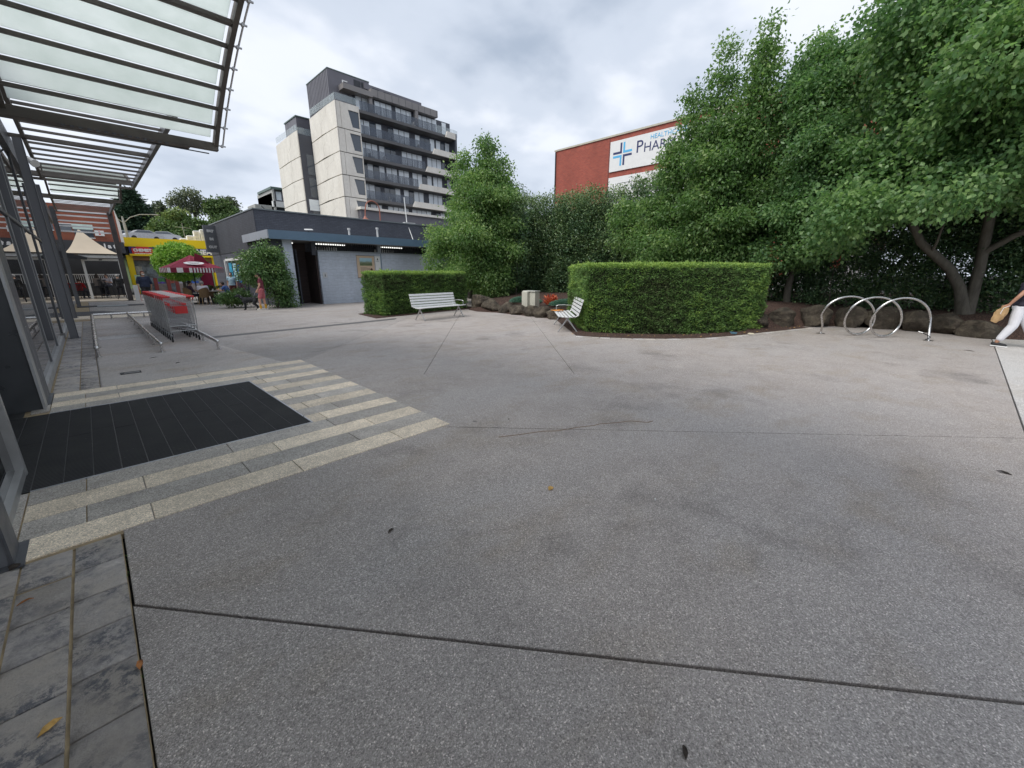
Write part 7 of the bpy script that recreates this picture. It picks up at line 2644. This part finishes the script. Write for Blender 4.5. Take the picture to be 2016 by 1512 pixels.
person("man in a blue shirt leaning over the round cafe table", (5.42, 27.0, 0), radians(62), dict(SIT, chest=(0, 0.12, 0.80), neck=(0, 0.22, 0.96), head=(0, 0.30, 1.08), shl=(-0.19, 0.18, 0.93), shr=(0.19, 0.18, 0.93), ell=(-0.22, 0.32, 0.74), elr=(0.22, 0.32, 0.74), wrl=(-0.1, 0.5, 0.78), wrr=(0.1, 0.5, 0.78)),
       dict(shirt=simple("blue shirt", (0.05, 0.11, 0.32), 0.85), trousers=M_jean, sleeve=0.6, cw=0.19, ww=0.17), vox=0.018)
person("person in dark clothes seated left of the white shirted man, in the shade", (3.78, 28.0, 0), radians(-80), SIT, dict(shirt=simple("plum top", (0.06, 0.03, 0.05), 0.85), trousers=M_jean, sleeve=1.3), vox=0.018)
# cafe customers
HS = {k: (v[0], v[1], v[2] + (0.30 if k[:2] not in ('an', 'to') else 0.12)) for k, v in SIT.items()}
person("grey haired customer in a dark jacket on the tall chair at the cafe opening", (1.45, 36.62, 0.05), 0.0, HS, dict(shirt=M_black, trousers=M_jean, sleeve=1.6, hair=simple("grey hair", (0.35, 0.34, 0.33), 0.7, 0, 0.2, 40)), vox=0.022)
person("customer in a white top seated in the middle of the cafe tent", (1.05, 39.6, 0.05), 2.6, HS, dict(shirt=simple("white shirt", (0.62, 0.60, 0.66), 0.85), trousers=M_jean, sleeve=0.7), vox=0.022)
person("customer with dark hair and grey top on the left in the cafe tent", (0.5, 38.85, 0.05), -0.6, HS, dict(shirt=simple("grey brown top", (0.16, 0.14, 0.13), 0.85), trousers=M_jean, sleeve=1.3, long=True), vox=0.022)
person("customer in a red top behind the left white tent post", (-0.38, 39.25, 0.05), -0.5, SIT, dict(shirt=simple("red top", (0.35, 0.01, 0.02), 0.85), trousers=M_jean, sleeve=1.3), vox=0.022)
# shopper with a backpack beyond the shrub
bp_ = person("shopper with a dark backpack by the side shop window, half hidden by the shrub", (6.15, 29.6, 0), radians(150), pose(), dict(shirt=simple("pale blue tee", (0.35, 0.5, 0.6), 0.85), trousers=simple("dark red trousers", (0.12, 0.03, 0.03), 0.8), sleeve=0.5), vox=0.022)
link("backpack", remesh(MB().ell((0, -0.19, 1.18), (0.15, 0.10, 0.24), 12, 8).build("tmp_pack", M_blue), 0.03).data, bp_)
bpy.data.objects.remove(bpy.data.objects["tmp_pack"])

# ================================================================== SMALL LITTER
leafcol = simple("dry leaf", (0.33, 0.13, 0.04), 0.8, 0, 0.4, 30)
leafdk = simple("dark dead leaf", (0.035, 0.025, 0.018), 0.8, 0, 0.3, 30)
tanl = simple("tan dead leaf", (0.55, 0.33, 0.10), 0.8, 0, 0.3, 30)


def litter(x, y, L, rz, mat, lab, cat="leaf", z=0.004, w=0.4, name="fallen_leaf"):
    vs = [(-L / 2, 0, 0), (-L * 0.15, L * w / 2, 0.010), (L * 0.25, L * w * 0.4, 0.012), (L / 2, 0, 0.002), (L * 0.2, -L * w * 0.42, 0.010), (-L * 0.15, -L * w / 2, 0.008)]
    vs += [(a * 0.98, b * 0.98, c - 0.003) for a, b, c in vs]
    fs = [tuple(range(6)), tuple(range(11, 5, -1))] + [(i, 6 + i, 6 + (i + 1) % 6, (i + 1) % 6) for i in range(6)]
    o = link(name, MB().add(vs, fs).mesh(name, mat), None, (x, y, z))
    o.rotation_euler = (0, 0, rz)
    return tagp(o, lab, cat, "leaf litter on the paving")


litter(1.13, 0.26, 0.045, 0.6, leafdk, "dark curled leaf at the bottom of the picture, right of the middle")
litter(1.06, 2.11, 0.05, 0.2, leafdk, "small dark twiggy leaf on the paving below the striped blocks")
litter(5.02, -0.86, 0.09, 1.2, leafdk, "dark elongated leaf lying near the right edge of the plaza")
litter(2.19, 1.70, 0.06, 0.1, tanl, "pale tan fleck of leaf in the middle of the foreground", w=0.7)
litter(-0.40, 1.95, 0.07, 0.5, tanl, "yellow curled leaf lying on the slate tiles at the left edge", z=0.012)
litter(-0.15, 2.04, 0.055, 1.4, leafcol, "orange brown leaf caught in the gap beside the slate tiles", z=0.01)
litter(-0.52, 2.9, 0.06, 0.2, leafcol, "thin brown stick like leaf on the slate tiles below the glass corner", z=0.012, w=0.15)
litter(-0.585, 3.33, 0.06, 0.9, leafdk, "dark leaf scrap at the foot of the nearest grey post", z=0.01, w=0.8)
litter(3.05, 3.0, 0.03, 0.9, leafdk, "tiny dark scrap right of the striped paving tip")
litter(0.64, 10.5, 0.16, 0.3, leafdk, "thin twig on the concrete before the middle trolley rail", w=0.08)
litter(0.9, 9.55, 0.09, 0.5, leafdk, "small dark leaf on the concrete beyond the striped paving")
litter(2.6, 1.05, 0.025, 0.3, M_white, "small white fleck of paper on the paving right of the middle", "litter", name="paper_scrap")
litter(13.0, -1.2, 0.16, 1.3, leafdk, "dark leaf on the concrete left of the walking woman's shoe", w=0.3)
mk = MB().hexa([(12.02, 3.26, 0.03), (12.02, 3.14, 0.03), (12.08, 3.15, 0.03), (12.08, 3.25, 0.03), (12.0, 3.30, 0.085), (12.0, 3.10, 0.08), (12.05, 3.12, 0.075), (12.05, 3.28, 0.08)])
tagp(mk.build("face_mask", simple("blue mask", (0.16, 0.34, 0.46), 0.7)), "discarded blue face mask at the foot of the large hedge", "mask")
mk = MB().hexa([(12.4, 2.96, 0.02), (12.4, 2.79, 0.02), (12.48, 2.80, 0.02), (12.48, 2.94, 0.02), (12.41, 2.93, 0.045), (12.41, 2.81, 0.05), (12.46, 2.83, 0.04), (12.46, 2.90, 0.045)])
tagp(mk.build("wrapper", simple("cream wrapper", (0.66, 0.6, 0.45), 0.7)), "cream food wrapper beside the blue face mask under the hedge", "litter")
rs = random.Random(12)
mb = MB()
for i in range(60):
    k_ = rs.uniform(0, len(kerbline) - 1.001)
    a, b = kerbline[int(k_)], kerbline[int(k_) + 1]
    f_ = k_ - int(k_)
    x, y = a[0] + (b[0] - a[0]) * f_ + rs.uniform(0.02, 0.45), a[1] + (b[1] - a[1]) * f_ + rs.uniform(0.02, 0.35)
    s_ = rs.uniform(0.02, 0.05)
    a_ = rs.uniform(0, 6)
    mb.add([(x, y, 0.03), (x + s_ * cos(a_), y + s_ * sin(a_), 0.045), (x - s_ * sin(a_) * 0.5, y + s_ * cos(a_) * 0.5, 0.04)], [(0, 1, 2)])
tagp(mb.build("leaf_litter", tanl), "scattered dry leaf scraps at the foot of the large hedge", "leaf litter", kind="stuff")
# weeds along the slate gap
n = 500
yy = RNG.uniform(-0.6, 3.3, n)
P = np.stack([-0.149 + RNG.normal(0, 0.004, n), yy, np.full(n, -0.02)], 1)
D = np.stack([RNG.normal(0, 0.4, n), RNG.normal(0, 0.5, n), np.ones(n)], 1)
k_ = (np.sin(yy * 7) + RNG.uniform(-0.5, 0.5, n)) > 0.8
tagp(leafmesh("moss", P[k_], D[k_], 0.016, RNG.uniform(0.2, 0.8, k_.sum()), L_hedge, None, width=0.4), "tiny moss and weeds in the gap beside the slate tiles", "moss", kind="stuff")
print("triangles", sum(len(o.data.loop_triangles) or sum(len(p.vertices) - 2 for p in o.data.polygons) if len(o.data.polygons) < 20000 else len(o.data.polygons) for o in SC.objects if o.type == 'MESH'), "objects", len(SC.objects))
